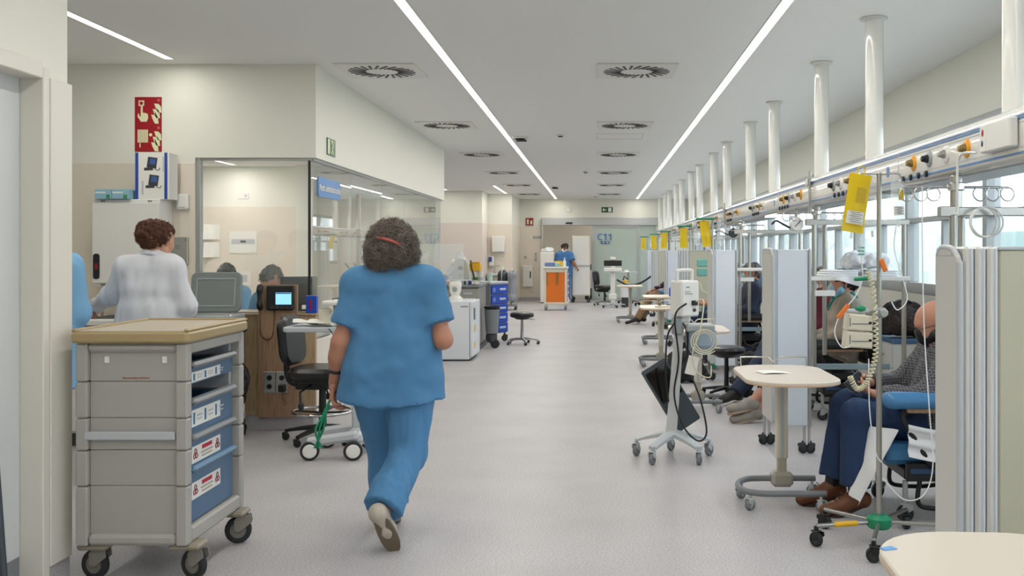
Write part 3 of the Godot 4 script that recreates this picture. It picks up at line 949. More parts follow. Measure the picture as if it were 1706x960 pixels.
		if o.get("collar", false):
			var cm := mb()
			var cp := []
			for q in 14:
				var an := PI * 0.12 + (TAU - PI * 0.24) * q / 13.0
				cp.append(J.neck + hf.basis.z.slerp(hf.basis.z, 0) * -cos(an) * 0.066 + hf.basis.x * sin(an) * 0.07 + Vector3(0, 0.02 - 0.012 * cos(an), 0))
			cm.tube(smooth(cp, 2), 0.014, 6)
			part(t, "collar", cm, o.top)
	if o.has("legs"):
		var lb := []
		var rh2: Vector3 = (J.hipR - J.hipL).normalized()
		lb.append([J.pelvis - rh2 * 0.075 * bulk, J.pelvis + rh2 * 0.075 * bulk, 0.118 * bulk, 0.118 * bulk])
		var lr: float = o.get("leg_r", 1.0)
		for s in ["L", "R"]:
			lb.append([J["hip" + s], J["kn" + s], 0.1 * bulk * lr, 0.076 * lr])
			lb.append([J["kn" + s], J["kn" + s].lerp(J["an" + s], o.get("leg_end", 0.97)), 0.075 * lr, o.get("cuff", 0.07), 1])
		var lm := mb()
		blob(lm, lb, o.get("cloth_cell", h), 0.03, nz, fa, Vector3(2.2, 0.7, 2.2))
		part(t, "trousers", lm, o.legs)
	for s in ["L", "R"]:
		if o.has("shoes"):
			var a: Vector3 = J["an" + s]
			var e: Vector3 = J["toe" + s]
			var fw := (e - a).normalized()
			var up: Vector3 = J.get("foot_up" + s, Vector3.UP)
			up = (up - fw * up.dot(fw)).normalized()
			var low := a - up * 0.055
			var toe := e - up * 0.012
			var sm := mb()
			blob(sm, [[a + up * 0.0, low - fw * 0.035 + up * 0.03, 0.043, 0.042], [low - fw * 0.03 + up * 0.03, low.lerp(toe, 0.55) + up * 0.018, 0.042, 0.042], [low.lerp(toe, 0.5) + up * 0.012, toe + fw * 0.02 + up * 0.008, 0.044, 0.034], [a + up * 0.01, low.lerp(toe, 0.5) + up * 0.03, 0.04, 0.036]], minf(h, 0.011), 0.02)
			var sp := part(t, "shoe", sm, o.shoes)
			var so := mb()
			var side := fw.cross(up).normalized()
			var out := PackedVector2Array()
			for q in 20:
				var an := TAU * q / 20
				out.append(Vector2(cos(an) * (0.043 + 0.008 * sin(an)), sin(an) * 0.14))
			so.prism(out, 0.022, Transform3D(Basis(side, fw, side.cross(fw)), low.lerp(toe, 0.47) - up * 0.025), 0.004)
			part(sp, "sole", so, o.get("sole", o.shoes))
			if o.get("laces", false):
				for q in 3:
					var lp := a.lerp(e, 0.42 + q * 0.14) + up * (0.047 - q * 0.012)
					part(sp, "lace", mb().tube([lp - side * 0.022, lp + up * 0.008, lp + side * 0.022], 0.003, 5), mats.black)
	if only != "legs":
		hair(t, hf, o)
	return t

func hair(t: Node3D, hf: Transform3D, o: Dictionary) -> void:
	var style: String = o.get("style", "short")
	if style == "bald":
		return
	var m := mb()
	var hm: StandardMaterial3D = o.hair
	var nz := fold_noise(o.get("seed", 1) + 40, 22.0)
	var bones := []
	if style == "short":
		bones = [[Vector3(0, 0.052, 0.036), Vector3(0, 0.06, -0.028), 0.084, 0.076], [Vector3(0, 0.0, 0.055), Vector3(0, 0.04, 0.03), 0.07, 0.08], [Vector3(-0.06, 0.02, 0.03), Vector3(0.06, 0.02, 0.03), 0.036, 0.036]]
	elif style == "bun":
		bones = [[Vector3(0, 0.052, 0.036), Vector3(0, 0.06, -0.03), 0.086, 0.078], [Vector3(0, 0.0, 0.055), Vector3(0, 0.04, 0.03), 0.07, 0.08], [Vector3(-0.065, 0.01, 0.02), Vector3(0.065, 0.01, 0.02), 0.034, 0.034], [Vector3(-0.04, 0.07, 0.07), Vector3(-0.02, 0.03, 0.1), 0.052, 0.052]]
	else:
		bones = [[Vector3(-0.012, 0.05, 0.03), Vector3(0.012, 0.052, -0.02), 0.086, 0.084], [Vector3(-0.025, 0.005, 0.045), Vector3(0.025, 0.005, 0.045), 0.086, 0.086], [Vector3(-0.055, -0.045, 0.055), Vector3(0.045, -0.045, 0.055), 0.072, 0.072], [Vector3(-0.05, 0.0, 0.02), Vector3(0.05, 0.0, 0.02), 0.075, 0.075]]
	for b in bones:
		b[0] = hf * b[0]
		b[1] = hf * b[1]
	m.colored = true
	m.col = Color(0.55, 0.55, 0.55)
	blob(m, bones, o.get("fine", 0.007), 0.03, nz, 0.012)
	var n := int(o.get("curls", 0))
	var r2 := RandomNumberGenerator.new()
	r2.seed = o.get("seed", 1) + 7
	var nv := m.v.size()
	var flow := fold_noise(o.get("seed", 1) + 90, 1.0)
	for k in n:
		var i := r2.randi_range(0, nv - 1)
		var p := m.v[i]
		var nn := m.n[i]
		var loc := hf.affine_inverse() * p
		if loc.z < -0.05 and loc.y < 0.05: continue
		var q3 := p * 14.0
		var u := nn.cross(Vector3(flow.get_noise_3dv(q3), flow.get_noise_3dv(q3 + Vector3(31, 7, 0)), flow.get_noise_3dv(q3 + Vector3(0, 50, 9))) + 0.22 * Vector3(r2.randfn(), r2.randfn(), r2.randfn())).normalized()
		u = (u + Vector3(0, -0.45, 0)).normalized()
		var s := u.cross(nn).normalized()
		var l: float = o.get("curl_len", 0.05) * r2.randf_range(0.6, 1.4)
		var cr: float = l * r2.randf_range(0.12, 0.3)
		var ps := []
		var ph := r2.randf() * TAU
		for q in 9:
			var f := q / 8.0
			ps.append(p - nn * 0.004 + u * l * (f - 0.3) + nn * (sin(f * 5.5 + ph) * 0.5 + 0.5) * cr * 1.3 + s * cos(f * 5.5 + ph) * cr)
		var g := r2.randf_range(0.45, 1.5)
		m.col = Color(g, g, g)
		m.tube(ps, 0.0017, 3, false, 0.0007)
	hm.vertex_color_use_as_albedo = true
	part(t, "hair", m, hm)

func stand_pose() -> Dictionary:
	return {"pelvis": Vector3(0, 0.93, 0), "chest": Vector3(0, 1.2, 0), "neck": Vector3(0, 1.4, 0.01), "head": Vector3(0, 1.53, -0.015), "look": Vector3(0, 0, -1), "shL": Vector3(-0.175, 1.35, 0.01), "shR": Vector3(0.175, 1.35, 0.01), "elL": Vector3(-0.23, 1.07, 0.02), "elR": Vector3(0.23, 1.07, 0.02), "wrL": Vector3(-0.22, 0.83, -0.08), "wrR": Vector3(0.22, 0.83, -0.08), "hipL": Vector3(-0.09, 0.88, 0), "hipR": Vector3(0.09, 0.88, 0), "knL": Vector3(-0.1, 0.48, -0.02), "knR": Vector3(0.1, 0.48, -0.02), "anL": Vector3(-0.1, 0.09, 0.02), "anR": Vector3(0.1, 0.09, 0.02), "toeL": Vector3(-0.12, 0.045, -0.15), "toeR": Vector3(0.12, 0.045, -0.15)}
func sit_pose(seat := 0.46, lean := 12.0) -> Dictionary:
	var hp := seat + 0.1
	var b := rot(Vector3.RIGHT, lean)   # leaning back
	var p := Vector3(0, hp, 0)
	var J := {"pelvis": p, "chest": p + b * Vector3(0, 0.3, 0.0), "neck": p + b * Vector3(0, 0.5, 0.0), "head": p + b * Vector3(0, 0.5, 0) + Vector3(0, 0.12, -0.02), "look": Vector3(0, -0.05, -1), "shL": p + b * Vector3(-0.175, 0.44, 0.0), "shR": p + b * Vector3(0.175, 0.44, 0.0), "hipL": p + Vector3(-0.09, -0.02, -0.02), "hipR": p + Vector3(0.09, -0.02, -0.02), "knL": Vector3(-0.11, hp + 0.0, -0.44), "knR": Vector3(0.11, hp + 0.0, -0.44), "anL": Vector3(-0.11, 0.09, -0.46), "anR": Vector3(0.11, 0.09, -0.46), "toeL": Vector3(-0.12, 0.045, -0.63), "toeR": Vector3(0.12, 0.045, -0.63), "hem_dir": Vector3(0, -0.6, -0.6)}
	J.elL = J.shL + Vector3(-0.06, -0.26, -0.06)
	J.elR = J.shR + Vector3(0.06, -0.26, -0.06)
	J.wrL = Vector3(-0.12, hp + 0.13, -0.24)
	J.wrR = Vector3(0.12, hp + 0.13, -0.24)
	J.palmL = Vector3(0, -1, 0); J.palmR = Vector3(0, -1, 0)
	J.thumbL = Vector3(1, 0, 0); J.thumbR = Vector3(-1, 0, 0)
	return J

func people() -> void:
	var skin := mat("skin", Color("b9836b"), 0.5)
	var skin2 := mat("skin_pale", Color("c7967d"), 0.5)
	for s in [skin, skin2]:
		s.subsurf_scatter_enabled = true
		s.subsurf_scatter_strength = 0.08
	var scrub := mat("scrub_blue", Color("4a80ad"), 0.8)
	scrub.rim_enabled = true
	scrub.rim = 0.25
	hexm("scrub_light", "7fb2da", 0.8)
	hexm("coat_white", "d6d8de", 0.8)
	hexm("hair_grey", "857a70", 0.6)
	hexm("hair_brown", "6a3f26", 0.6)
	hexm("hair_black", "1c1714", 0.5)
	hexm("hair_pepper", "6f6a63", 0.6)
	# the nurse walking away
	var J := {"pelvis": Vector3(0.0, 0.85, 0), "chest": Vector3(0.012, 1.11, -0.02), "neck": Vector3(0.012, 1.345, -0.015), "head": Vector3(0.0, 1.465, -0.035), "look": Vector3(-0.1, -0.05, -1), "shL": Vector3(-0.17, 1.285, -0.0), "shR": Vector3(0.195, 1.285, 0.0), "elL": Vector3(-0.245, 0.985, 0.05), "wrL": Vector3(-0.295, 0.775, 0.0), "elR": Vector3(0.275, 1.0, 0.05), "wrR": Vector3(0.2, 0.97, -0.2), "hipL": Vector3(-0.095, 0.8, 0), "hipR": Vector3(0.105, 0.8, 0.0), "knL": Vector3(-0.075, 0.44, -0.16), "knR": Vector3(0.1, 0.43, 0.06), "anL": Vector3(-0.03, 0.09, -0.13), "anR": Vector3(0.015, 0.19, 0.33), "toeL": Vector3(-0.045, 0.045, -0.3), "toeR": Vector3(0.055, 0.055, 0.25)}
	J.foot_upR = Vector3(-0.25, 0.35, -0.9)
	J.palmL = Vector3(1, 0, 0.3)
	J.handL = Vector3(-0.01, -1, 0.05)
	var nurse := human("curly grey-haired person in blue scrubs walking away along the corridor", "", w(-1.055, 0, 5.1), 0, J, {"skin": skin, "top": scrub, "legs": scrub, "hair": mats.hair_grey, "shoes": hexm("shoe_taupe", "b9b0a2", 0.7), "sole": hexm("sole_brown", "6f6250", 0.8), "style": "curly", "curls": 7000, "curl_len": 0.05, "bulk": 1.17, "hem": 0.17, "sleeve": 0.72, "sleeve_r": 0.076, "leg_r": 1.18, "cuff": 0.098, "cell": 0.014, "fine": 0.006, "folds": 0.013, "stretch": Vector3(1.1, 1.1, 1.1), "top_name": "scrub_top", "seed": 3, "curlL": 48.0, "cloth_cell": 0.012, "collar": true, "leg_end": 0.93})
	part(nurse, "hair_band", mb().tube(smooth([Vector3(-0.085, 1.495, 0.03), Vector3(-0.05, 1.515, 0.09), Vector3(0.01, 1.505, 0.108), Vector3(0.07, 1.48, 0.085), Vector3(0.09, 1.47, 0.02)], 4), 0.009, 6), hexm("coral", "b0564c", 0.6))
	part(nurse, "bracelet", mb().tube(coil(Vector3(-0.276, 0.85, 0.016), Vector3(-0.281, 0.83, 0.012), 0.036, 1, 16), 0.009, 6), mats.black)
	# green strap in the hand
	var st := mb()
	for q in 3:
		st.tube(smooth([Vector3(0, 0, 0), Vector3(-0.02 - q * 0.006, -0.08, 0.02), Vector3(-0.035 - q * 0.014, -0.16, 0.01 + q * 0.02), Vector3(-0.075 + q * 0.02, -0.25, 0.03)], 4), 0.006, 5)
	solo("green_strap", st, mats.green, "green elastic strap held in the walking person's left hand", "strap", w(-1.36, 0.7, 5.08))
	# person in the white coat
	J = stand_pose()
	J.look = Vector3(0.35, -0.15, -1)
	J.merge({"head": Vector3(0.02, 1.515, -0.07), "neck": Vector3(0.01, 1.395, -0.02), "shL": Vector3(-0.15, 1.335, 0.0), "shR": Vector3(0.16, 1.335, 0.0), "elL": Vector3(-0.29, 1.15, -0.05), "wrL": Vector3(-0.45, 1.08, -0.2), "elR": Vector3(0.24, 1.1, 0.0), "wrR": Vector3(0.18, 1.03, -0.22)}, true)
	human("curly brown-haired person in a white coat at the preparation counter", "", w(-2.92, 0, 6.5), 0, J, {"skin": skin2, "top": mats.coat_white, "legs": mats.coat_white, "hair": mats.hair_brown, "shoes": mats.white_plastic, "style": "bun", "curls": 2600, "curl_len": 0.024, "hem": 0.3, "sleeve": 1.92, "sleeve_r": 0.066, "bulk": 0.98, "folds": 0.016, "top_name": "white_coat", "seed": 9, "collar": true, "cell": 0.016, "cloth_cell": 0.013, "curlL": 60.0, "fine": 0.007})
	# person in light blue at the left edge
	J = stand_pose()
	J.merge({"wrR": Vector3(0.1, 1.0, -0.3), "wrL": Vector3(-0.1, 1.0, -0.3)}, true)
	human("person in light blue gown half hidden by the left wall", "", w(-3.4, 0, 6.05), 20, J, {"skin": skin, "top": mats.scrub_light, "legs": mats.scrub_light, "hair": mats.hair_black, "shoes": mats.white_plastic, "hem": 0.32, "sleeve": 1.9, "sleeve_r": 0.078, "bulk": 1.12, "folds": 0.016, "top_name": "gown", "seed": 17, "cell": 0.018})
	# two people sitting inside reception
	J = sit_pose(0.46, 4.0)
	J.look = Vector3(0, -0.5, -1)
	human("dark-haired person seated behind the grey bin lid inside reception", "", w(-3.95, 0, 10.6), 180, J, {"skin": skin, "top": mats.scrub_light, "legs": mats.scrub_light, "hair": mats.hair_black, "shoes": mats.black, "style": "short", "cell": 0.022, "fine": 0.009, "hand_cell": 0.006, "face": true, "seed": 5})
	J = sit_pose(0.46, -8.0)
	J.look = Vector3(-0.3, -0.5, -1)
	human("grey-haired person in blue scrubs seated behind the wooden phone panel", "", w(-2.92, 0, 9.15), 150, J, {"skin": skin, "top": scrub, "legs": scrub, "hair": mats.hair_pepper, "shoes": mats.black, "style": "short", "curls": 500, "curl_len": 0.03, "cell": 0.018, "fine": 0.008, "face": true, "seed": 6, "sleeve_r": 0.075})
	# nurse at the far door
	J = stand_pose()
	J.merge({"look": Vector3(0.35, -0.25, -1), "elL": Vector3(-0.27, 1.12, -0.08), "wrL": Vector3(-0.4, 1.0, -0.25), "elR": Vector3(0.23, 1.08, 0.0), "wrR": Vector3(0.16, 0.98, -0.22)}, true)
	human("masked person in blue scrubs standing in the far doorway", "", w(-0.92, 0, 27.9), 170, J, {"skin": mat("skin_dark", Color("8a5a44"), 0.5), "top": hexm("scrub_deep", "3f74ae", 0.8), "legs": mats.scrub_deep, "hair": mats.hair_black, "shoes": mats.white_plastic, "mask": hexm("mask_pale", "dfe6e8", 0.8), "style": "bun", "cell": 0.022, "fine": 0.01, "hand_cell": 0.007, "face": true, "sleeve": 0.7, "sleeve_r": 0.075, "hem": 0.15, "leg_r": 1.1, "top_name": "scrub_top", "seed": 8})
	# man in the nearest bay: jeans, checked shirt, black mask
	J = sit_pose(0.4, 20.0)
	J.merge({"look": Vector3(0.05, -0.35, -1), "head": Vector3(0, 1.04, 0.06), "neck": Vector3(0, 0.925, 0.12), "chest": Vector3(0, 0.74, 0.1), "shL": Vector3(-0.18, 0.875, 0.11), "shR": Vector3(0.18, 0.875, 0.11), "elL": Vector3(-0.25, 0.66, -0.08), "elR": Vector3(0.25, 0.66, -0.08), "wrL": Vector3(-0.07, 0.655, -0.29), "wrR": Vector3(0.09, 0.7, -0.29), "knL": Vector3(-0.13, 0.56, -0.42), "knR": Vector3(0.1, 0.58, -0.42), "anL": Vector3(-0.14, 0.1, -0.42), "anR": Vector3(0.09, 0.1, -0.5), "toeL": Vector3(-0.16, 0.045, -0.58), "toeR": Vector3(0.08, 0.045, -0.66)}, true)
	J.handL = Vector3(1, 0.1, -0.5); J.palmL = Vector3(0.2, 0.9, 0.3); J.thumbL = Vector3(0, 0.4, -1)
	J.handR = Vector3(-0.6, -0.1, -0.9); J.palmR = Vector3(-0.7, -0.2, 0.4); J.thumbR = Vector3(0, 1, 0)
	var plaid := mat("plaid", Color(1, 1, 1), 0.85)
	var im := Image.create(64, 64, false, Image.FORMAT_RGB8)
	for y in 64:
		for x in 64:
			var v := 0.16
			if x % 16 < 2 or y % 16 < 2: v = 0.62
			if x % 32 in [8, 9] or y % 32 in [8, 9]: v = 0.4
			im.set_pixel(x, y, Color(v, v, v * 1.06))
	tri_tex(plaid, ImageTexture.create_from_image(im), Vector3(17, 17, 17), false)
	hexm("jeans", "233a5e", 0.85)
	hexm("shoe_brown", "6b3e22", 0.45)
	var man := human("bald man in checked shirt, jeans and black mask seated in the nearest bay", "seated patients", w(1.84, 0, 5.6), 90, J, {"skin": skin, "top": plaid, "legs": mats.jeans, "hair": mats.hair_black, "brow": hexm("brow_grey", "6a5a50", 0.7), "shoes": mats.shoe_brown, "sole": hexm("sole_dark", "33261d", 0.8), "mask": mats.black, "style": "bald", "face": true, "sleeve": 1.88, "sleeve_r": 0.075, "hem": 0.0, "bulk": 1.05, "cell": 0.014, "fine": 0.006, "folds": 0.014, "cuff": 0.085, "laces": true, "leg_end": 0.86, "seed": 21, "curlL": 50.0, "curlR": 40.0, "cloth_cell": 0.012})
	for s in ["L", "R"]:
		part(man, "sock", mb().cyl(J["an" + s] + Vector3(0, 0.0, 0), J["an" + s].lerp(J["kn" + s], 0.3), 0.045, 0.05), mats.black)
	part(man, "wristwatch", mb().tube(coil(Vector3(0.115, 0.694, -0.262), Vector3(0.11, 0.695, -0.27), 0.033, 1, 14), 0.008, 6), mats.black)
	var gl := mb()
	var hf := head_frame(J)
	for s in [-1.0, 1.0]:
		var ring := []
		for q in 14:
			ring.append(hf * Vector3(s * 0.033 + cos(TAU * q / 14) * 0.024, 0.004 + sin(TAU * q / 14) * 0.018, -0.112))
		gl.tube(ring, 0.0018, 5, true)
		gl.tube([hf * Vector3(s * 0.057, 0.008, -0.112), hf * Vector3(s * 0.083, 0.01, -0.02), hf * Vector3(s * 0.088, 0.0, 0.02)], 0.002, 5)
	gl.tube([hf * Vector3(-0.01, 0.008, -0.113), hf * Vector3(0.01, 0.008, -0.113)], 0.0018, 5)
	part(man, "glasses", gl, mats.black)
	part(man, "hearing_aid", mb().box(hf * Vector3(-0.095, 0.0, 0.03), Vector3(0.03, 0.055, 0.02), 0.004), mats.white_plastic)
	var ph := thing("smartphone", "black phone in the hands of the man in jeans", "phone", w(1.455, 0.715, 5.585), 90)
	ph.rotation = Vector3(deg_to_rad(-48), deg_to_rad(15), deg_to_rad(-55))
	part(ph, "case", mb().box(Vector3(), Vector3(0.09, 0.16, 0.014), 0.005), mats.black)
	part(ph, "screen", mb().box(Vector3(0, 0, 0.0075), Vector3(0.078, 0.14, 0.002)), hexm("dark_screen", "2a2d33", 0.08))
	# second bay: beige coat, maroon sweater
	J = sit_pose(0.44, 8.0)
	J.merge({"look": Vector3(0.1, -0.1, -1), "anL": Vector3(-0.4, 0.17, -0.84), "knL": Vector3(-0.2, 0.48, -0.46), "anR": Vector3(-0.38, 0.085, -0.8), "knR": Vector3(-0.06, 0.45, -0.46), "toeL": Vector3(-0.44, 0.14, -1.0), "toeR": Vector3(-0.42, 0.045, -0.97)}, true)
	human("dark-haired person in beige coat and teal scarf seated in the second bay", "seated patients", w(2.13, 0, 8.8), 90, J, {"skin": skin, "top": hexm("beige_coat", "8f8577", 0.85), "legs": hexm("black_cloth", "17181b", 0.8), "hair": mats.hair_black, "shoes": hexm("sneaker_grey", "8f897f", 0.7), "sole": hexm("sole_tan", "a08b78", 0.8), "mask": hexm("mask_blue", "8fc0d8", 0.8), "style": "bun", "curls": 300, "curl_len": 0.03, "face": true, "sleeve": 1.9, "sleeve_r": 0.078, "bulk": 1.1, "leg_end": 0.72, "cuff": 0.06, "cell": 0.016, "folds": 0.018, "seed": 25, "hem": 0.05, "laces": true, "top_name": "coat"})
	var sc := mb()
	blob(sc, [[Vector3(-0.06, 1.05, 0.11), Vector3(0.06, 1.05, 0.11), 0.04, 0.04], [Vector3(-0.07, 1.045, 0.05), Vector3(0.07, 1.045, 0.05), 0.038, 0.038], [Vector3(-0.04, 1.03, 0.0), Vector3(0.04, 1.03, 0.0), 0.036, 0.036], [Vector3(0.02, 1.01, -0.02), Vector3(0.03, 0.92, -0.06), 0.034, 0.03]], 0.012, 0.03, fold_noise(4, 9.0), 0.02)
	part(get_node("person_007") as Node3D, "scarf", sc, hexm("scarf_teal", "0f6f63", 0.85))
	J = sit_pose(0.44, 6.0)
	J.merge({"anL": Vector3(-0.42, 0.1, -0.84), "toeL": Vector3(-0.44, 0.045, -1.01), "knL": Vector3(-0.2, 0.53, -0.45), "anR": Vector3(-0.22, 0.1, -0.74), "toeR": Vector3(-0.24, 0.045, -0.92), "knR": Vector3(0.0, 0.53, -0.45)}, true)
	human("person in maroon sweater and dark jeans beside the beige coat", "seated patients", w(2.13, 0, 9.8), 90, J, {"skin": skin2, "top": hexm("maroon", "5a1428", 0.85), "legs": hexm("jeans_dark", "27344a", 0.85), "hair": mats.hair_pepper, "shoes": mats.black, "sole": mats.paper, "mask": mats.mask_pale, "face": true, "sleeve": 1.9, "cell": 0.018, "seed": 26, "hem": 0.02})
	J = sit_pose(0.46, 10.0)
	human("person in navy jacket seated beyond the second white screen", "seated patients", w(1.84, 0, 12.3), 90, J, {"skin": skin, "top": hexm("navy", "232b3f", 0.8), "legs": mats.navy, "hair": mats.hair_pepper, "shoes": mats.black, "mask": mats.mask_blue, "face": true, "sleeve": 1.9, "sleeve_r": 0.07, "cell": 0.02, "fine": 0.009, "seed": 27, "hem": 0.05})
	J = sit_pose(0.46, 14.0)
	J.merge({"elR": Vector3(0.24, 0.75, -0.12), "wrR": Vector3(0.2, 0.76, -0.38), "elL": Vector3(-0.24, 0.75, -0.12), "wrL": Vector3(-0.2, 0.76, -0.38)}, true)
	human("bare-armed patient resting an arm beyond the monitor trolley", "seated patients", w(1.72, 0, 13.3), 90, J, {"skin": skin, "top": hexm("shirt_grey", "9aa4b0", 0.85), "legs": mats.jeans_dark, "hair": mats.hair_grey, "shoes": mats.black, "face": true, "sleeve": 0.7, "cell": 0.02, "fine": 0.009, "seed": 28, "hem": 0.02})
	J = sit_pose(0.46, 10.0)
	J.merge({"anL": Vector3(-0.1, 0.1, -0.72), "toeL": Vector3(-0.1, 0.045, -0.9), "anR": Vector3(0.1, 0.1, -0.6), "toeR": Vector3(0.1, 0.045, -0.78), "wrR": Vector3(0.13, 0.66, -0.42), "elR": Vector3(0.22, 0.76, -0.15)}, true)
	human("patient in khaki trousers and black shoes in the far bay", "seated patients", w(1.5, 0, 19.8), 90, J, {"skin": skin, "top": mats.navy, "legs": hexm("khaki", "8d7355", 0.85), "hair": mats.hair_black, "shoes": mats.black, "sole": mats.paper, "face": true, "cell": 0.022, "fine": 0.01, "sleeve": 1.7, "hand_cell": 0.007, "seed": 29, "hem": 0.02})

# ---------- shared pieces
func caster(parent: Node3D, p: Vector3, r: float, yaw: float, fork: Material, tyre: Material, hub: Material, wd := 0.028, top := 0.0) -> void:
	var t := Transform3D(rot(Vector3.UP, yaw), p)
	var m := mb().at(t)
	var off := r * 0.45
	var ty := top if top > 0 else r * 2.5
	m.cyl(Vector3(0, r * 2.05, 0), Vector3(0, ty, 0), r * 0.32, -1, 10)
	m.prism(PackedVector2Array([Vector2(-r * 0.5, r * 2.1), Vector2(r * 0.5, r * 2.1), Vector2(r * 0.75, r * 1.7), Vector2(off + r * 0.25, r * 0.95), Vector2(off - r * 0.25, r * 0.95), Vector2(-r * 0.6, r * 1.6)]), 0.005, Transform3D(Basis(Vector3.FORWARD, Vector3.UP, Vector3.RIGHT), Vector3(wd / 2 + 0.001, 0, off)), 0.001)
	m.prism(PackedVector2Array([Vector2(-r * 0.5, r * 2.1), Vector2(r * 0.5, r * 2.1), Vector2(r * 0.75, r * 1.7), Vector2(off + r * 0.25, r * 0.95), Vector2(off - r * 0.25, r * 0.95), Vector2(-r * 0.6, r * 1.6)]), 0.005, Transform3D(Basis(Vector3.FORWARD, Vector3.UP, Vector3.RIGHT), Vector3(-wd / 2 - 0.006, 0, off)), 0.001)
	m.box(Vector3(0, r * 2.1, 0), Vector3(wd + 0.012, r * 0.22, r * 1.1), 0.003)
	var c := part(parent, "caster", m, fork)
	var wh := mb().at(t)
	wh.lathe([Vector2(r * 0.6, -wd / 2), Vector2(r * 0.9, -wd / 2), Vector2(r, -wd / 4), Vector2(r, wd / 4), Vector2(r * 0.9, wd / 2), Vector2(r * 0.6, wd / 2)], 20, Vector3(0, r, 0), Vector3.RIGHT)
	part(c, "tyre", wh, tyre)
	part(c, "hub", mb().at(t).lathe([Vector2(0, -wd * 0.55), Vector2(r * 0.2, -wd * 0.55), Vector2(r * 0.25, -wd * 0.4), Vector2(r * 0.62, -wd * 0.4), Vector2(r * 0.62, wd * 0.4), Vector2(r * 0.25, wd * 0.4), Vector2(r * 0.2, wd * 0.55), Vector2(0, wd * 0.55)], 16, Vector3(0, r, 0), Vector3.RIGHT), hub)

func star_base(t: Node3D, n: int, rad: float, y0: float, y1: float, m_arm: Material, wheel_r: float, m_wheel: Material, ph := 0.0, wide := 0.05) -> void:
	for k in n:
		var a := TAU * k / n + ph
		var d := Vector3(cos(a), 0, sin(a))
		var side := Vector3(-d.z, 0, d.x)
		var m := mb()
		var sec := []
		for q in 5:
			var f := q / 4.0
			var yy := lerpf(y0, y1, f * f * 0.4 + f * 0.6)
			var ww := lerpf(wide, wide * 0.6, f) / 2
			var hh := lerpf(0.04, 0.022, f)
			var o := d * rad * f
			sec.append([o + side * ww + Vector3(0, yy - hh, 0), o + side * ww + Vector3(0, yy - hh * 0.25, 0), o + side * ww * 0.55 + Vector3(0, yy, 0), o - side * ww * 0.55 + Vector3(0, yy, 0), o - side * ww + Vector3(0, yy - hh * 0.25, 0), o - side * ww + Vector3(0, yy - hh, 0)])
		for q in 4:
			for j in 6:
				m.quad(sec[q][j], sec[q + 1][j], sec[q + 1][(j + 1) % 6], sec[q][(j + 1) % 6])
		m.facet([sec[4][5], sec[4][4], sec[4][3], sec[4][2], sec[4][1], sec[4][0]])
		part(t, "base_arm", m, m_arm)
		caster(t, d * rad, wheel_r, rad_to_deg(-a) + 40 + k * 67, m_arm, m_wheel, m_wheel, 0.03, y1)

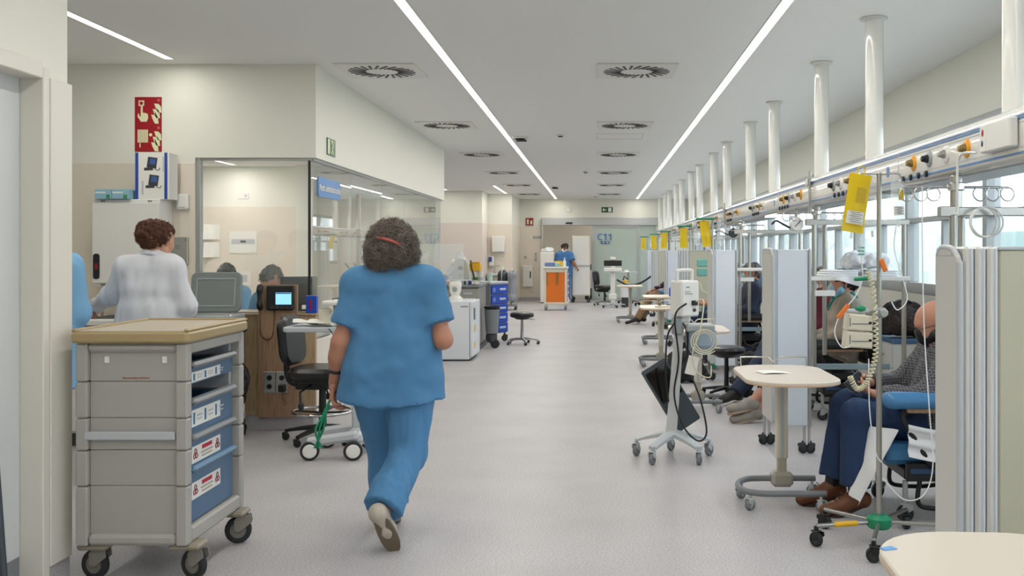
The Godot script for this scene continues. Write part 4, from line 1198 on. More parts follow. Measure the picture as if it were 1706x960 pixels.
func left_side() -> void:
	supply_cart()
	# wall cabinet and what stands on it
	var t := thing("wall_cabinet", "white wall-mounted cabinet with black handle above the preparation counter", "cabinet", w(-3.71, 1.17, 7.96))
	part(t, "body", mb().span(Vector3(-0.26, 0, -0.135), Vector3(0.26, 0.69, 0.1), 0.004), mats.white_plastic)
	var d := part(t, "door", mb().span(Vector3(-0.262, 0.028, 0.102), Vector3(0.262, 0.662, 0.13), 0.005), mats.white_paint)
	part(d, "handle", mb().prism(rr(0.05, 0.2, 0.02), 0.012, Transform3D(Basis(), Vector3(-0.225, 0.16, 0.126)), 0.002), mats.black)
	part(d, "mark", mb().box(Vector3(-0.225, 0.16, 0.139), Vector3(0.018, 0.045, 0.002)), mats.red_sign)
	for q in [[-0.2, 0.674], [0.17, 0.674], [-0.2, 0.014]]:
		for k in 3:
			part(t, "hinge_slot", mb().box(Vector3(q[0] + k * 0.012, q[1], 0.101), Vector3(0.006, 0.014, 0.004)), mats.dark_grey)
	t = thing("phone_box", "white cardboard box with blue edges and printed telephones on the cabinet", "box", w(-3.52, 1.86, 7.96))
	part(t, "carton", mb().box(Vector3(0, 0.185, 0), Vector3(0.27, 0.37, 0.16), 0.002), mats.paper)
	for s in [-1, 1]:
		part(t, "edge_stripe", mb().box(Vector3(s * 0.115 - 0.006, 0.185, 0.081), Vector3(0.024, 0.368, 0.002)), hexm("box_blue", "2848a0", 0.5))
	for k in 2:
		var o := Vector3(0.0 + k * 0.012, 0.29 - k * 0.14, 0.081)
		var bs := rot(Vector3.BACK, -8)
		part(t, "printed_phone", mb().box(o, Vector3(0.075, 0.085, 0.002), 0, bs).box(o + Vector3(-0.028, -0.05, 0), Vector3(0.07, 0.022, 0.002), 0, rot(Vector3.BACK, 2)).tube(smooth([o + Vector3(0.02, -0.05, 0), o + Vector3(0.05, -0.06, 0), o + Vector3(0.06, -0.04, 0)], 4), 0.003, 5), mats.dark_grey)
		part(t, "printed_screen", mb().box(o + Vector3(0.005, 0.008, 0.001), Vector3(0.045, 0.045, 0.002), 0, bs), hexm("print_blue", ["3c5ea0", "8a97b4"][k], 0.5))
	part(t, "print_line", mb().box(Vector3(0.088, 0.28, 0.081), Vector3(0.008, 0.12, 0.001)).box(Vector3(-0.075, 0.09, 0.081), Vector3(0.014, 0.11, 0.001)), mats.light_grey)
	for k in 2:
		t = thing("glove_box", ["pale blue glove box with green mark on top of the wall cabinet, left one", "pale blue glove box beside the telephone carton"][k], "box", w(-3.875 + k * 0.135, 1.86, 7.92), 0, "glove boxes on the cabinet")
		part(t, "carton", mb().box(Vector3(0, 0.038, 0), Vector3(0.13, 0.075, 0.22), 0.002), hexm("glove_blue", "8fb9cc", 0.5))
		part(t, "label", mb().box(Vector3(0.04, 0.018, 0.1105), Vector3(0.03, 0.03, 0.001)), hexm("label_green", "3c8a50", 0.5))
		part(t, "band", mb().box(Vector3(-0.02, 0.05, 0.1105), Vector3(0.08, 0.012, 0.001)), mats.paper)
	t = thing("access_box", "small white plastic box on the wall right of the cabinet", "box", w(-3.36, 1.85, 8.095))
	part(t, "body", mb().box(Vector3(0, 0, 0.02), Vector3(0.095, 0.125, 0.04), 0.008), mats.white_plastic)
	part(t, "slot", mb().box(Vector3(0, -0.045, 0.041), Vector3(0.05, 0.004, 0.002)), mats.mid_grey)
	t = thing("intercom_panel", "steel intercom panel on the wall beside the person in white", "intercom", w(-3.4, 1.45, 8.095))
	part(t, "housing", mb().box(Vector3(0, 0, 0.015), Vector3(0.165, 0.225, 0.03), 0.004), mats.steel)
	for q in 9:
		part(t, "speaker_hole", mb().cyl(Vector3(-0.01 + (q % 3) * 0.012, 0.02 + (q / 3) * 0.012, 0.0305), Vector3(-0.01 + (q % 3) * 0.012, 0.02 + (q / 3) * 0.012, 0.0315), 0.0035, -1, 6), mats.dark_grey)
	for q in [[-0.07, 0.09], [0.07, 0.09], [-0.07, -0.07], [0.03, -0.06], [-0.03, -0.06]]:
		part(t, "button", mb().cyl(Vector3(q[0], q[1], 0.03), Vector3(q[0], q[1], 0.036), 0.008, -1, 8), mats.mid_grey)
	# preparation counter
	t = thing("counter", "white preparation counter along the wall under the cabinet", "counter", w(-4.22, 0, 7.7))
	part(t, "worktop", mb().span(Vector3(-0.95, 0.9, -0.38), Vector3(0.92, 0.94, 0.36), 0.004), mats.white_paint)
	part(t, "plinth", mb().span(Vector3(-0.9, 0, -0.36), Vector3(0.9, 0.1, 0.28)), mats.dark_grey)
	part(t, "cabinet_body", mb().span(Vector3(-0.92, 0.1, -0.37), Vector3(0.9, 0.895, 0.32), 0.003), mats.light_grey)
	for k in 3:
		var dd := part(t, "drawer", mb().span(Vector3(-0.9 + k * 0.6, 0.7, 0.322), Vector3(-0.31 + k * 0.6, 0.88, 0.34), 0.003), mats.white_paint)
		part(dd, "handle", mb().box(Vector3(-0.6 + k * 0.6, 0.82, 0.348), Vector3(0.16, 0.012, 0.016), 0.003), mats.steel)
		part(t, "door", mb().span(Vector3(-0.9 + k * 0.6, 0.12, 0.322), Vector3(-0.31 + k * 0.6, 0.69, 0.34), 0.003), mats.white_paint)
	part(t, "sink", mb().span(Vector3(0.35, 0.935, -0.2), Vector3(0.75, 0.944, 0.2), 0.002), mats.dark_grey)
	t = thing("storage_box", "white plastic box on the preparation counter behind the white sleeve", "box", w(-3.62, 0.941, 7.9))
	part(t, "body", mb().box(Vector3(0, 0.06, 0), Vector3(0.25, 0.12, 0.18), 0.006), mats.paper)
	part(t, "lid", mb().box(Vector3(0, 0.125, 0), Vector3(0.26, 0.014, 0.19), 0.004), mats.white_plastic)
	# waste bin with raised lid
	t = thing("waste_bin", "grey waste bin stand with raised lid and black bag before the reception", "bin", w(-3.0, 0, 7.7))
	var lid := mb()
	lid.x = Transform3D(rot(Vector3.RIGHT, -8), Vector3(0, 0.965, -0.14))
	lid.prism(rr(0.4, 0.32, 0.05, 6, Vector2(0, 0.16)), 0.028, Transform3D(), 0.008)
	var lp := part(t, "lid", lid, hexm("lid_grey", "7d8482", 0.45))
	var li := mb()
	li.x = lid.x
	for s in [[Vector3(0, 0.265, 0.03), Vector3(0.3, 0.012, 0.006)], [Vector3(0, 0.05, 0.03), Vector3(0.3, 0.012, 0.006)], [Vector3(-0.15, 0.157, 0.03), Vector3(0.012, 0.215, 0.006)], [Vector3(0.15, 0.157, 0.03), Vector3(0.012, 0.215, 0.006)]]:
		li.box(s[0], s[1], 0.002)
	part(lp, "rim", li, mats.grey_plastic)
	part(t, "collar", mb().prism(rr(0.46, 0.36, 0.05), 0.045, flat(0.915), 0.008), mats.grey_plastic)
	var bag := mb()
	blob(bag, [[Vector3(-0.13, 0.88, 0), Vector3(0.13, 0.88, 0), 0.15, 0.15, 0], [Vector3(-0.12, 0.5, 0), Vector3(0.13, 0.45, 0), 0.17, 0.17], [Vector3(-0.1, 0.34, 0), Vector3(0.11, 0.33, 0), 0.16, 0.15], [Vector3(0, 0.9, 0), Vector3(0, 0.35, 0), 0.16, 0.17]], 0.016, 0.06, fold_noise(2, 7.0), 0.03, Vector3(1.6, 0.5, 1.6))
	var bm := mb()
	for i in bag.v.size(): bag.v[i].y = minf(bag.v[i].y, 0.925)
	part(t, "bag", bag, hexm("bag_black", "14181d", 0.25))
	for s in [-1, 1]:
		part(t, "leg", mb().tube(smooth([Vector3(s * 0.215, 0.12, 0.15), Vector3(s * 0.22, 0.6, 0.15), Vector3(s * 0.22, 0.93, 0.14), Vector3(s * 0.2, 0.955, 0.1), Vector3(s * 0.2, 0.93, 0.0)], 5), 0.011, 8), mats.chrome)
		part(t, "leg", mb().tube([Vector3(s * 0.215, 0.12, -0.15), Vector3(s * 0.215, 0.92, -0.15)], 0.011, 8), mats.chrome)
		for s2 in [-1, 1]:
			caster(t, Vector3(s * 0.215, 0, s2 * 0.15), 0.04, 30 * s, mats.dark_grey, mats.rubber, mats.dark_grey, 0.022, 0.13)
	part(t, "foot_tray", mb().prism(rr(0.46, 0.36, 0.04), 0.05, flat(0.14), 0.008), hexm("tray_green_grey", "7f8f92", 0.5))
	reception()
	office_chair("office_chair", "black office chair with foot ring beside the reception desk", w(-2.1, 0, 7.62), -96, 0.56, true, mats.black)
	tray_trolley()
	mid_left()
	# pole leaning at the door
	solo("metal_pole", mb().cyl(Vector3(0, 0, 0), Vector3(-0.07, 0.8, -0.02), 0.016), hexm("pole_dark", "50565c", 0.4, 0.6), "dark metal pole leaning against the door at the left edge", "pole", w(-2.325, 0, 3.92))

func supply_cart() -> void:
	var t := thing("supply_cart", "tall grey plastic supply cart with blue drawers in the left foreground", "cart", w(-2.026, 0, 4.68))
	var g: Material = mats.cart_grey
	t.scale = Vector3(0.97, 1, 0.985)
	var ys := [0.163, 0.424, 0.58, 0.721, 0.88, 1.05]
	for sx in [-1, 1]:
		for sz in [-1, 1]:
			var m := mb()
			for k in 5:
				m.span(Vector3(sx * 0.251, ys[k] + 0.0015, sz * 0.355), Vector3(sx * 0.198, ys[k + 1] - 0.0015, sz * 0.30), 0.007)
			part(t, "post", m, g)
	for sz in [-1, 1]:
		for k in 5:
			part(t, "side_panel", mb().span(Vector3(-0.197, ys[k] + (0.001 if k else 0.05), sz * 0.31), Vector3(0.197, ys[k + 1] - (0.001 if k < 4 else 0.02), sz * 0.328), 0.002), g)
		part(t, "panel_rim", mb().span(Vector3(-0.2, 0.165, sz * 0.308), Vector3(0.2, 0.215, sz * 0.353), 0.014), g)
		part(t, "upper_rim", mb().span(Vector3(-0.2, 1.01, sz * 0.308), Vector3(0.2, 1.048, sz * 0.353), 0.012), g)
	part(t, "rail", mb().box(Vector3(-0.008, 0.645, 0.342), Vector3(0.405, 0.035, 0.03), 0.004), mats.light_grey)
	for q in [-0.12, 0.14]:
		part(t, "label_clip", mb().box(Vector3(q, 0.975, 0.331), Vector3(0.022, 0.03, 0.008), 0.002), mats.paper)
	text(t, "lettering", "Recoverables Sanifarm", 0.011, hexm("red_print", "a03c30", 0.6), Transform3D(Basis(), Vector3(0.01, 0.895, 0.3288)), 0.001)
	part(t, "rear_panel", mb().span(Vector3(-0.24, 0.17, -0.3), Vector3(-0.228, 1.04, 0.3)), g)
	part(t, "floor_panel", mb().span(Vector3(-0.2, 0.17, -0.3), Vector3(0.204, 0.21, 0.3), 0.006), g)
	part(t, "sill", mb().span(Vector3(0.205, 0.165, -0.3), Vector3(0.252, 0.235, 0.3), 0.01), g)
	part(t, "lintel", mb().span(Vector3(0.205, 1.0, -0.3), Vector3(0.25, 1.048, 0.3), 0.006), g)
	for sz in [-1, 1]:
		var m := mb().span(Vector3(-0.2, 0.211, sz * 0.3), Vector3(0.204, 0.999, sz * 0.272), 0.002)
		part(t, "inner_panel", m, mats.light_grey)
	var top := part(t, "top", mb().prism(rr(0.535, 0.76, 0.03), 0.05, flat(1.05), 0.01), mats.cart_tan)
	part(top, "edge_lip", mb().span(Vector3(-0.262, 1.098, -0.375), Vector3(0.262, 1.112, -0.352), 0.005).span(Vector3(-0.262, 1.098, -0.352), Vector3(-0.24, 1.112, 0.37), 0.005).span(Vector3(0.24, 1.098, -0.352), Vector3(0.262, 1.112, 0.37), 0.005), mats.cart_tan)
	part(top, "inlay", mb().span(Vector3(-0.238, 1.098, -0.35), Vector3(0.238, 1.103, 0.36)), hexm("inlay", "b3a893", 0.4))
	var tr := [[0.855, 0.93, "grey"], [0.63, 0.765, "grey"], [0.48, 0.605, "grey"], [0.24, 0.465, "blue"]]
	for k in 4:
		var y0: float = tr[k][0]
		var y1: float = tr[k][1]
		var m := mb()
		m.span(Vector3(-0.2, y0, -0.262), Vector3(0.222, y0 + 0.006, 0.262))
		m.span(Vector3(0.216, y0, -0.262), Vector3(0.224, y1, 0.262), 0.002).span(Vector3(-0.2, y0, -0.262), Vector3(-0.194, y1, 0.262), 0.002)
		m.span(Vector3(-0.194, y0, -0.262), Vector3(0.216, y1, -0.256), 0.002).span(Vector3(-0.194, y0, 0.256), Vector3(0.216, y1, 0.262), 0.002)
		var dr := part(t, "drawer", m, mats.tray_blue)
		part(dr, "handle", mb().span(Vector3(0.2, y1 - 0.002, -0.268), Vector3(0.252, y1 + 0.026, 0.268), 0.012), mats.mid_grey if tr[k][2] == "grey" else hexm("tray_blue_light", "5b7f9e", 0.4))
		for sz in [-1, 1]:
			part(dr, "rim", mb().span(Vector3(-0.2, y1 - 0.004, sz * 0.27), Vector3(0.2, y1 + 0.008, sz * 0.258)), mats.mid_grey)
		if k < 2:
			for q in 7:
				part(dr, "item", mb().box(Vector3(-0.1 + (q % 3) * 0.1, y1 - 0.03 + (q % 2) * 0.012, -0.2 + q * 0.065), Vector3(0.09, 0.02, 0.045), 0.004, rot(Vector3.UP, q * 17)), mats.paper if q % 2 else mats.clear_plastic)
		var yc := lerpf(y0, y1, [0.4, 0.52, 0.45, 0.6][k])
		var hh: float = [0.045, 0.075, 0.075, 0.075][k]
		var lb := part(dr, "label_sticker", mb().box(Vector3(0.2255, yc, 0.075), Vector3(0.003, hh, 0.34)), mats.paper)
		if k < 2:
			for q in 3:
				part(lb, "mark", mb().box(Vector3(0.2275, yc, 0.22 - q * 0.13), Vector3(0.001, hh * 0.7, 0.018)), hexm("mark_blue", "2f6f9a", 0.6))
				part(lb, "print_line", mb().box(Vector3(0.2275, yc + hh * 0.12, 0.155 - q * 0.13), Vector3(0.001, hh * 0.1, 0.06)).box(Vector3(0.2275, yc - hh * 0.12, 0.155 - q * 0.13), Vector3(0.001, hh * 0.1, 0.05)), mats.light_grey)
		else:
			part(lb, "mark", mb().box(Vector3(0.2275, yc + hh * 0.26, 0.07), Vector3(0.001, 0.018, 0.12)), hexm("hazard_red", "c02040", 0.6))
			part(lb, "print_line", mb().box(Vector3(0.2275, yc - 0.004, 0.07), Vector3(0.001, 0.007, 0.14)).box(Vector3(0.2275, yc - 0.02, 0.07), Vector3(0.001, 0.007, 0.12)), hexm("print_brown", "b0a090", 0.6))
			for z in [0.205, -0.055]:
				var hz := mb()
				for q in 3:
					var an := PI / 2 + TAU * q / 3
					var ring := []
					for s in 12:
						ring.append(Vector3(0.2278, yc + sin(an) * 0.014 + sin(TAU * s / 12) * 0.011, z + cos(an) * 0.014 + cos(TAU * s / 12) * 0.011))
					hz.tube(ring, 0.0025, 4, true)
				part(lb, "hazard_mark", hz, hexm("hazard_dark", "8a2030", 0.6))
	for sx in [-1, 1]:
		for sz in [-1, 1]:
			part(t, "caster_plate", mb().box(Vector3(sx * (0.19 if sx < 0 else 0.225), 0.153, sz * 0.275), Vector3(0.14, 0.028, 0.12), 0.01), hexm("caster_tan", "948c7c", 0.45))
			caster(t, Vector3(sx * (0.2 if sx < 0 else 0.25), 0, sz * 0.275), 0.066, [100, 80, 105, 70][(sx + 1) + (sz + 1) / 2], hexm("fork_grey", "86827a", 0.45), mats.rubber, hexm("hub_grey", "77746c", 0.45), 0.034, 0.145)

func reception() -> void:
	var t := thing("reception_desk", "wood-fronted reception desk below the glass", "desk", w(-2.8, 0, 8.1))
	part(t, "front_board", mb().span(Vector3(-0.45, 0.12, 0.0), Vector3(0.52, 0.93, 0.035), 0.002), mats.oak)
	part(t, "plinth", mb().span(Vector3(-0.45, 0, -0.02), Vector3(0.5, 0.12, 0.02)), mats.floor)
	part(t, "counter_top", mb().span(Vector3(-0.45, 0.93, -0.52), Vector3(0.53, 0.945, 0.05), 0.003), mats.oak)
	part(t, "side_board", mb().span(Vector3(0.485, 0.12, -6.46), Vector3(0.52, 0.725, -0.002), 0.002), mats.melamine)
	part(t, "side_top", mb().span(Vector3(0.16, 0.7, -6.46), Vector3(0.484, 0.73, -0.55), 0.003), mats.white_paint)
	part(t, "plinth", mb().span(Vector3(0.47, 0, -6.46), Vector3(0.505, 0.12, -0.02)), mats.floor)
	var pp := thing("wooden_stand", "reddish wooden panel carrying the telephone in front of the desk", "panel", w(-2.572, 0, 8.045))
	part(pp, "board", mb().span(Vector3(-0.158, 0.11, 0), Vector3(0.158, 1.18, 0.025), 0.002), mats.walnut)
	for k in 2:
		var s := part(pp, "socket_plate", mb().box(Vector3(-0.065 + k * 0.1, 0.395, 0.028), Vector3(0.09, 0.17, 0.008), 0.002), mats.alu)
		for q in 2:
			part(s, "socket", mb().cyl(Vector3(-0.065 + k * 0.1, 0.43 - q * 0.07, 0.03), Vector3(-0.065 + k * 0.1, 0.43 - q * 0.07, 0.036), 0.021, -1, 16), mats.black)
	var pl := thing("plug_adapter", "black plug with thin red-brown cord in the desk socket", "plug", w(-2.53, 0.32, 8.0))
	part(pl, "plug", mb().box(Vector3(0, 0.03, 0.005), Vector3(0.05, 0.06, 0.05), 0.006), mats.black)
	part(pl, "cord", mb().tube(smooth([Vector3(0, 0, 0), Vector3(0.005, -0.05, 0.01), Vector3(0.04, -0.09, 0.01), Vector3(0.02, -0.1, 0.01), Vector3(0.0, -0.04, 0.0)], 6), 0.0025, 5), hexm("cord_red", "6a2f22", 0.6))
	var ph := thing("desk_phone", "black desk telephone with bright blue screen on the wooden panel", "telephone", w(-2.572, 1.075, 8.015))
	part(ph, "body", mb().box(Vector3(0.03, 0, 0.02), Vector3(0.22, 0.2, 0.035), 0.01), mats.black)
	part(ph, "screen", mb().box(Vector3(0.06, -0.005, 0.038), Vector3(0.125, 0.095, 0.004)), glow("phone_screen", Color("8fd0f0"), 0.75))
	part(ph, "screen_bar", mb().box(Vector3(0.06, 0.036, 0.0405), Vector3(0.12, 0.008, 0.001)), hexm("bar_blue", "2f6fa8", 0.3))
	var hs := mb()
	blob(hs, [[Vector3(-0.125, 0.085, 0.045), Vector3(-0.125, 0.06, 0.055), 0.026, 0.024], [Vector3(-0.125, -0.075, 0.045), Vector3(-0.125, -0.055, 0.055), 0.026, 0.024], [Vector3(-0.125, 0.06, 0.062), Vector3(-0.125, -0.055, 0.062), 0.017, 0.017]], 0.006, 0.02)
	part(ph, "handset", hs, mats.black)
	for k in 10:
		part(ph, "key", mb().box(Vector3(-0.03 + (k % 5) * 0.04, -0.068 - (k / 5) * 0.014, 0.038), Vector3(0.026, 0.008, 0.003), 0.001), mats.dark_grey)
	var cpts := smooth([Vector3(-0.125, -0.09, 0.045), Vector3(-0.13, -0.2, 0.03), Vector3(-0.12, -0.3, 0.03), Vector3(-0.07, -0.335, 0.03), Vector3(-0.03, -0.3, 0.03), Vector3(-0.02, -0.2, 0.025), Vector3(-0.02, -0.1, 0.02)], 40)
	var cc := []
	for i in cpts.size():
		var tg: Vector3 = (cpts[mini(i + 1, cpts.size() - 1)] - cpts[maxi(i - 1, 0)]).normalized()
		var u := tg.cross(Vector3.BACK).normalized()
		cc.append(cpts[i] + (u * cos(i * 1.05) + tg.cross(u) * sin(i * 1.05)) * 0.0055)
	part(ph, "cord", mb().tube(cc, 0.0024, 4), mats.black)
	var mo := thing("computer_monitor", "black computer monitor seen from behind on the reception desk", "monitor", w(-2.52, 0.945, 8.42), 20)
	part(mo, "screen_shell", mb().box(Vector3(0, 0.17, 0), Vector3(0.3, 0.24, 0.04), 0.01), mats.black)
	part(mo, "stand", mb().box(Vector3(0, 0.05, -0.03), Vector3(0.05, 0.1, 0.02), 0.004), mats.black)
	part(mo, "foot", mb().prism(rr(0.18, 0.13, 0.03), 0.012, flat(0), 0.003), mats.black)
	var bx := thing("blue_carton", "small royal blue carton with red print on the desk corner", "box", w(-2.315, 0.945, 8.085))
	part(bx, "carton", mb().box(Vector3(0, 0.07, 0), Vector3(0.085, 0.14, 0.05), 0.002), mats.royal_blue)
	part(bx, "print", mb().box(Vector3(-0.005, 0.07, 0.0255), Vector3(0.02, 0.08, 0.001)), mats.red_sign)
	part(bx, "flap", mb().box(Vector3(0, 0.142, 0), Vector3(0.082, 0.004, 0.05)), hexm("flap_blue", "5f86cf", 0.5))
	# on the rear wall inside
	for k in 2:
		var pm := mb()
		pm.grid(func(u, v): return Vector3(u * 0.2, v * 0.22, 0.004 + 0.12 * pow(1 - u, 3) * (1 - v * 0.3)), 8, 4)
		solo("wall_note", pm, mats.paper, ["curling paper note on the reception rear wall, upper one", "curling paper note on the reception rear wall, lower one"][k], "paper", w(-5.72 + k * 0.0, 1.62 - k * 0.26, 14.575), 0, "curling wall notes")
	var np := thing("wall_notice", "white notice with grey bar on the reception rear wall", "notice", w(-5.18, 1.58, 14.58))
	part(np, "sheet", mb().box(Vector3(), Vector3(0.4, 0.32, 0.006)), mats.paper)
	part(np, "print", mb().box(Vector3(0, 0.01, 0.005), Vector3(0.34, 0.07, 0.002)), mats.light_grey)
	part(np, "print", mb().box(Vector3(0, 0.01, 0.007), Vector3(0.08, 0.03, 0.002)), mats.dark_grey)
	np = thing("wall_notice", "white printed sheet low on the reception rear wall behind the heads", "notice", w(-5.2, 1.05, 14.58))
	part(np, "sheet", mb().box(Vector3(), Vector3(0.26, 0.2, 0.006)), mats.paper)
	part(np, "print", mb().box(Vector3(0, 0.0, 0.005), Vector3(0.16, 0.1, 0.002)), mats.light_grey)
	for q in [[-5.18, 2.26, "double socket plate high on the reception rear wall"], [-6.02, 1.62, "white thermostat with dark display on the reception rear wall"]]:
		var sw := thing("wall_switch", q[2], "switch", w(q[0], q[1], 14.597 if q[1] > 2.1 else 14.58))
		part(sw, "plate", mb().box(Vector3(0, 0, 0.006), Vector3(0.16 if q[1] > 2 else 0.1, 0.09, 0.012), 0.003), mats.white_plastic)
		part(sw, "socket", mb().cyl(Vector3(0.035, 0, 0.012), Vector3(0.035, 0, 0.016), 0.025, -1, 12), mats.dark_grey if q[1] < 2 else mats.light_grey)
	solo("wooden_post", mb().span(Vector3(-0.022, 0, -0.03), Vector3(0.022, 2.09, 0.03), 0.004), mats.walnut, "narrow wooden post standing inside the side glass of reception", "post", w(-2.68, 0, 11.2))

func office_chair(called: String, label: String, p: Vector3, turn: float, seat: float, ring: bool, arms: Material) -> void:
	var t := thing(called, label, "chair", p, turn)
	star_base(t, 5, 0.29, 0.13, 0.085, arms, 0.028, mats.rubber, 0.3)
	part(t, "column", mb().cyl(Vector3(0, 0.1, 0), Vector3(0, seat - 0.09, 0), 0.03, 0.026), mats.black)
	if ring:
		var rp := []
		for q in 36: rp.append(Vector3(cos(TAU * q / 36) * 0.225, 0.225, sin(TAU * q / 36) * 0.225))
		var rg := part(t, "foot_ring", mb().tube(rp, 0.011, 8, true), mats.chrome)
		for q in 4:
			part(rg, "spoke", mb().cyl(Vector3(0, 0.215, 0), Vector3(cos(q * PI / 2) * 0.22, 0.225, sin(q * PI / 2) * 0.22), 0.008), mats.black)
	var s := mb()
	s.prism(rr(0.47, 0.45, 0.13, 8), 0.085, flat(seat - 0.075), 0.028)
	part(t, "seat", s, mats.black_vinyl)
	part(t, "seat_pan", mb().prism(rr(0.36, 0.34, 0.08), 0.03, flat(seat - 0.105), 0.006).box(Vector3(0, seat - 0.13, 0.05), Vector3(0.2, 0.06, 0.26), 0.01), mats.black)
	part(t, "back_stem", mb().tube(smooth([Vector3(0, seat - 0.12, 0.1), Vector3(0, seat - 0.12, 0.24), Vector3(0, seat - 0.03, 0.285), Vector3(0, seat + 0.15, 0.275)], 5), 0.024, 8), mats.black)
	var b := mb()
	b.x = Transform3D(rot(Vector3.RIGHT, 6), Vector3(0, seat + 0.21, 0.245))
	b.prism(rr(0.4, 0.38, 0.11, 8), 0.07, Transform3D(Basis(), Vector3(0, 0, -0.035)), 0.024)
	part(t, "backrest", b, mats.black_vinyl)
	for sd in [-1, 1]:
		part(t, "lever", mb().tube([Vector3(sd * 0.1, seat - 0.12, 0.05), Vector3(sd * 0.24, seat - 0.16, 0.08), Vector3(sd * 0.27, seat - 0.24, 0.06)], 0.008, 6).box(Vector3(sd * 0.27, seat - 0.26, 0.06), Vector3(0.03, 0.05, 0.04), 0.008), mats.black)

func stool(label: String, p: Vector3, base: Material, turn := 0.0) -> void:
	var t := thing("round_stool", label, "stool", p, turn, "round black stools")
	star_base(t, 5, 0.25, 0.11, 0.075, base, 0.025, mats.rubber, 0.2, 0.04)
	part(t, "column", mb().cyl(Vector3(0, 0.08, 0), Vector3(0, 0.41, 0), 0.025, 0.02), base)
	part(t, "seat", mb().lathe([Vector2(0, 0.42), Vector2(0.165, 0.42), Vector2(0.185, 0.435), Vector2(0.188, 0.465), Vector2(0.175, 0.49), Vector2(0.14, 0.5), Vector2(0, 0.503)], 28), mats.black_vinyl)
	part(t, "seat_pan", mb().cyl(Vector3(0, 0.39, 0), Vector3(0, 0.42, 0), 0.1, 0.13), mats.black)
	part(t, "lever", mb().tube([Vector3(0.05, 0.395, 0), Vector3(0.2, 0.385, 0.02)], 0.006, 6), mats.steel)

func tray_trolley() -> void:
	var t := thing("tray_trolley", "grey two-tier trolley with papers between the chair and the walking person", "trolley", w(-1.82, 0, 7.12))
	part(t, "column", mb().box(Vector3(0.1, 0.5, -0.02), Vector3(0.07, 0.9, 0.05), 0.01), mats.light_grey)
	for s in [-1, 1]:
		part(t, "base_arm", mb().bar(Vector3(0.16, 0.17, s * 0.2), Vector3(-0.2, 0.12, s * 0.2), 0.07, 0.07, 0.02), mats.light_grey)
		for e in [-0.17, 0.13]:
			var c := part(t, "wheel", mb().lathe([Vector2(0.03, -0.018), Vector2(0.06, -0.018), Vector2(0.066, -0.008), Vector2(0.066, 0.008), Vector2(0.06, 0.018), Vector2(0.03, 0.018)], 22, Vector3(e, 0.066, s * 0.2 + s * 0.025), Vector3(0.25, 0, 1)), mats.rubber)
			part(c, "wheel_cover", mb().lathe([Vector2(0, 0.0225), Vector2(0.04, 0.022), Vector2(0.052, 0.016), Vector2(0.052, -0.016), Vector2(0.04, -0.022), Vector2(0, -0.0225)], 22, Vector3(e, 0.066, s * 0.2 + s * 0.025), Vector3(0.25, 0, 1)), mats.white_plastic)
	part(t, "base_bridge", mb().box(Vector3(0.12, 0.15, 0), Vector3(0.12, 0.08, 0.42), 0.02), mats.light_grey)
	part(t, "tray", mb().prism(rr(0.56, 0.42, 0.04), 0.035, Transform3D(flat().basis, Vector3(-0.09, 0.885, 0)), 0.006), mats.light_grey)
	part(t, "upper_shelf", mb().prism(rr(0.42, 0.36, 0.03), 0.03, Transform3D(flat().basis, Vector3(0.1, 1.07, -0.02)), 0.008), mats.white_plastic)
	part(t, "shelf_support", mb().box(Vector3(0.06, 1.0, -0.1), Vector3(0.3, 0.13, 0.02), 0.004), mats.grey_plastic)
	for q in [[-0.25, 0.05, 15.0, "crumpled white paper lying on the left of the grey tray"], [-0.12, 0.1, -10.0, "folded white sheet lying mid tray below the white shelf"]]:
		var pm := mb()
		pm.grid(func(u, v): return Vector3((u - 0.5) * 0.17, 0.012 + 0.025 * sin(u * 4.0 + v * 2.0) * sin(v * 3.1), (v - 0.5) * 0.14), 10, 8)
		solo("paper_sheet", pm, mats.paper, q[3], "paper", w(-1.82 + q[0], 0.936, 7.12 - q[1]), q[2])
	var c := thing("white_beaker", "white tapered plastic jug standing on the grey tray", "jug", w(-1.93, 0.92, 7.07))
	part(c, "body", mb().lathe([Vector2(0, 0), Vector2(0.055, 0), Vector2(0.04, 0.12), Vector2(0.034, 0.12), Vector2(0.045, 0.01), Vector2(0, 0.01)], 18), mats.cream_plastic)
	part(c, "spout", mb().tube([Vector3(0.03, 0.07, 0.02), Vector3(0.08, 0.1, 0.04)], 0.006, 6), mats.white_plastic)
	var k := thing("label_printer", "flat black device lying on the white upper shelf", "device", w(-1.74, 1.1, 7.12))
	part(k, "body", mb().box(Vector3(0, 0.012, 0), Vector3(0.2, 0.024, 0.1), 0.005), mats.black)
	part(k, "cable", mb().tube(smooth([Vector3(-0.1, 0.012, 0), Vector3(-0.14, 0.01, 0.03), Vector3(-0.13, 0.008, 0.08)], 5), 0.004, 6), mats.black)
	var wire := mb().tube(smooth([Vector3(-0.04, 0.01, 0.21), Vector3(0.0, -0.05, 0.23), Vector3(0.03, -0.2, 0.23), Vector3(0.02, -0.4, 0.22)], 6), 0.004, 6)
	solo("power_cable", wire, mats.dark_grey, "thin dark cable hanging down from the grey tray edge", "cable", w(-1.82, 0.9, 7.12))

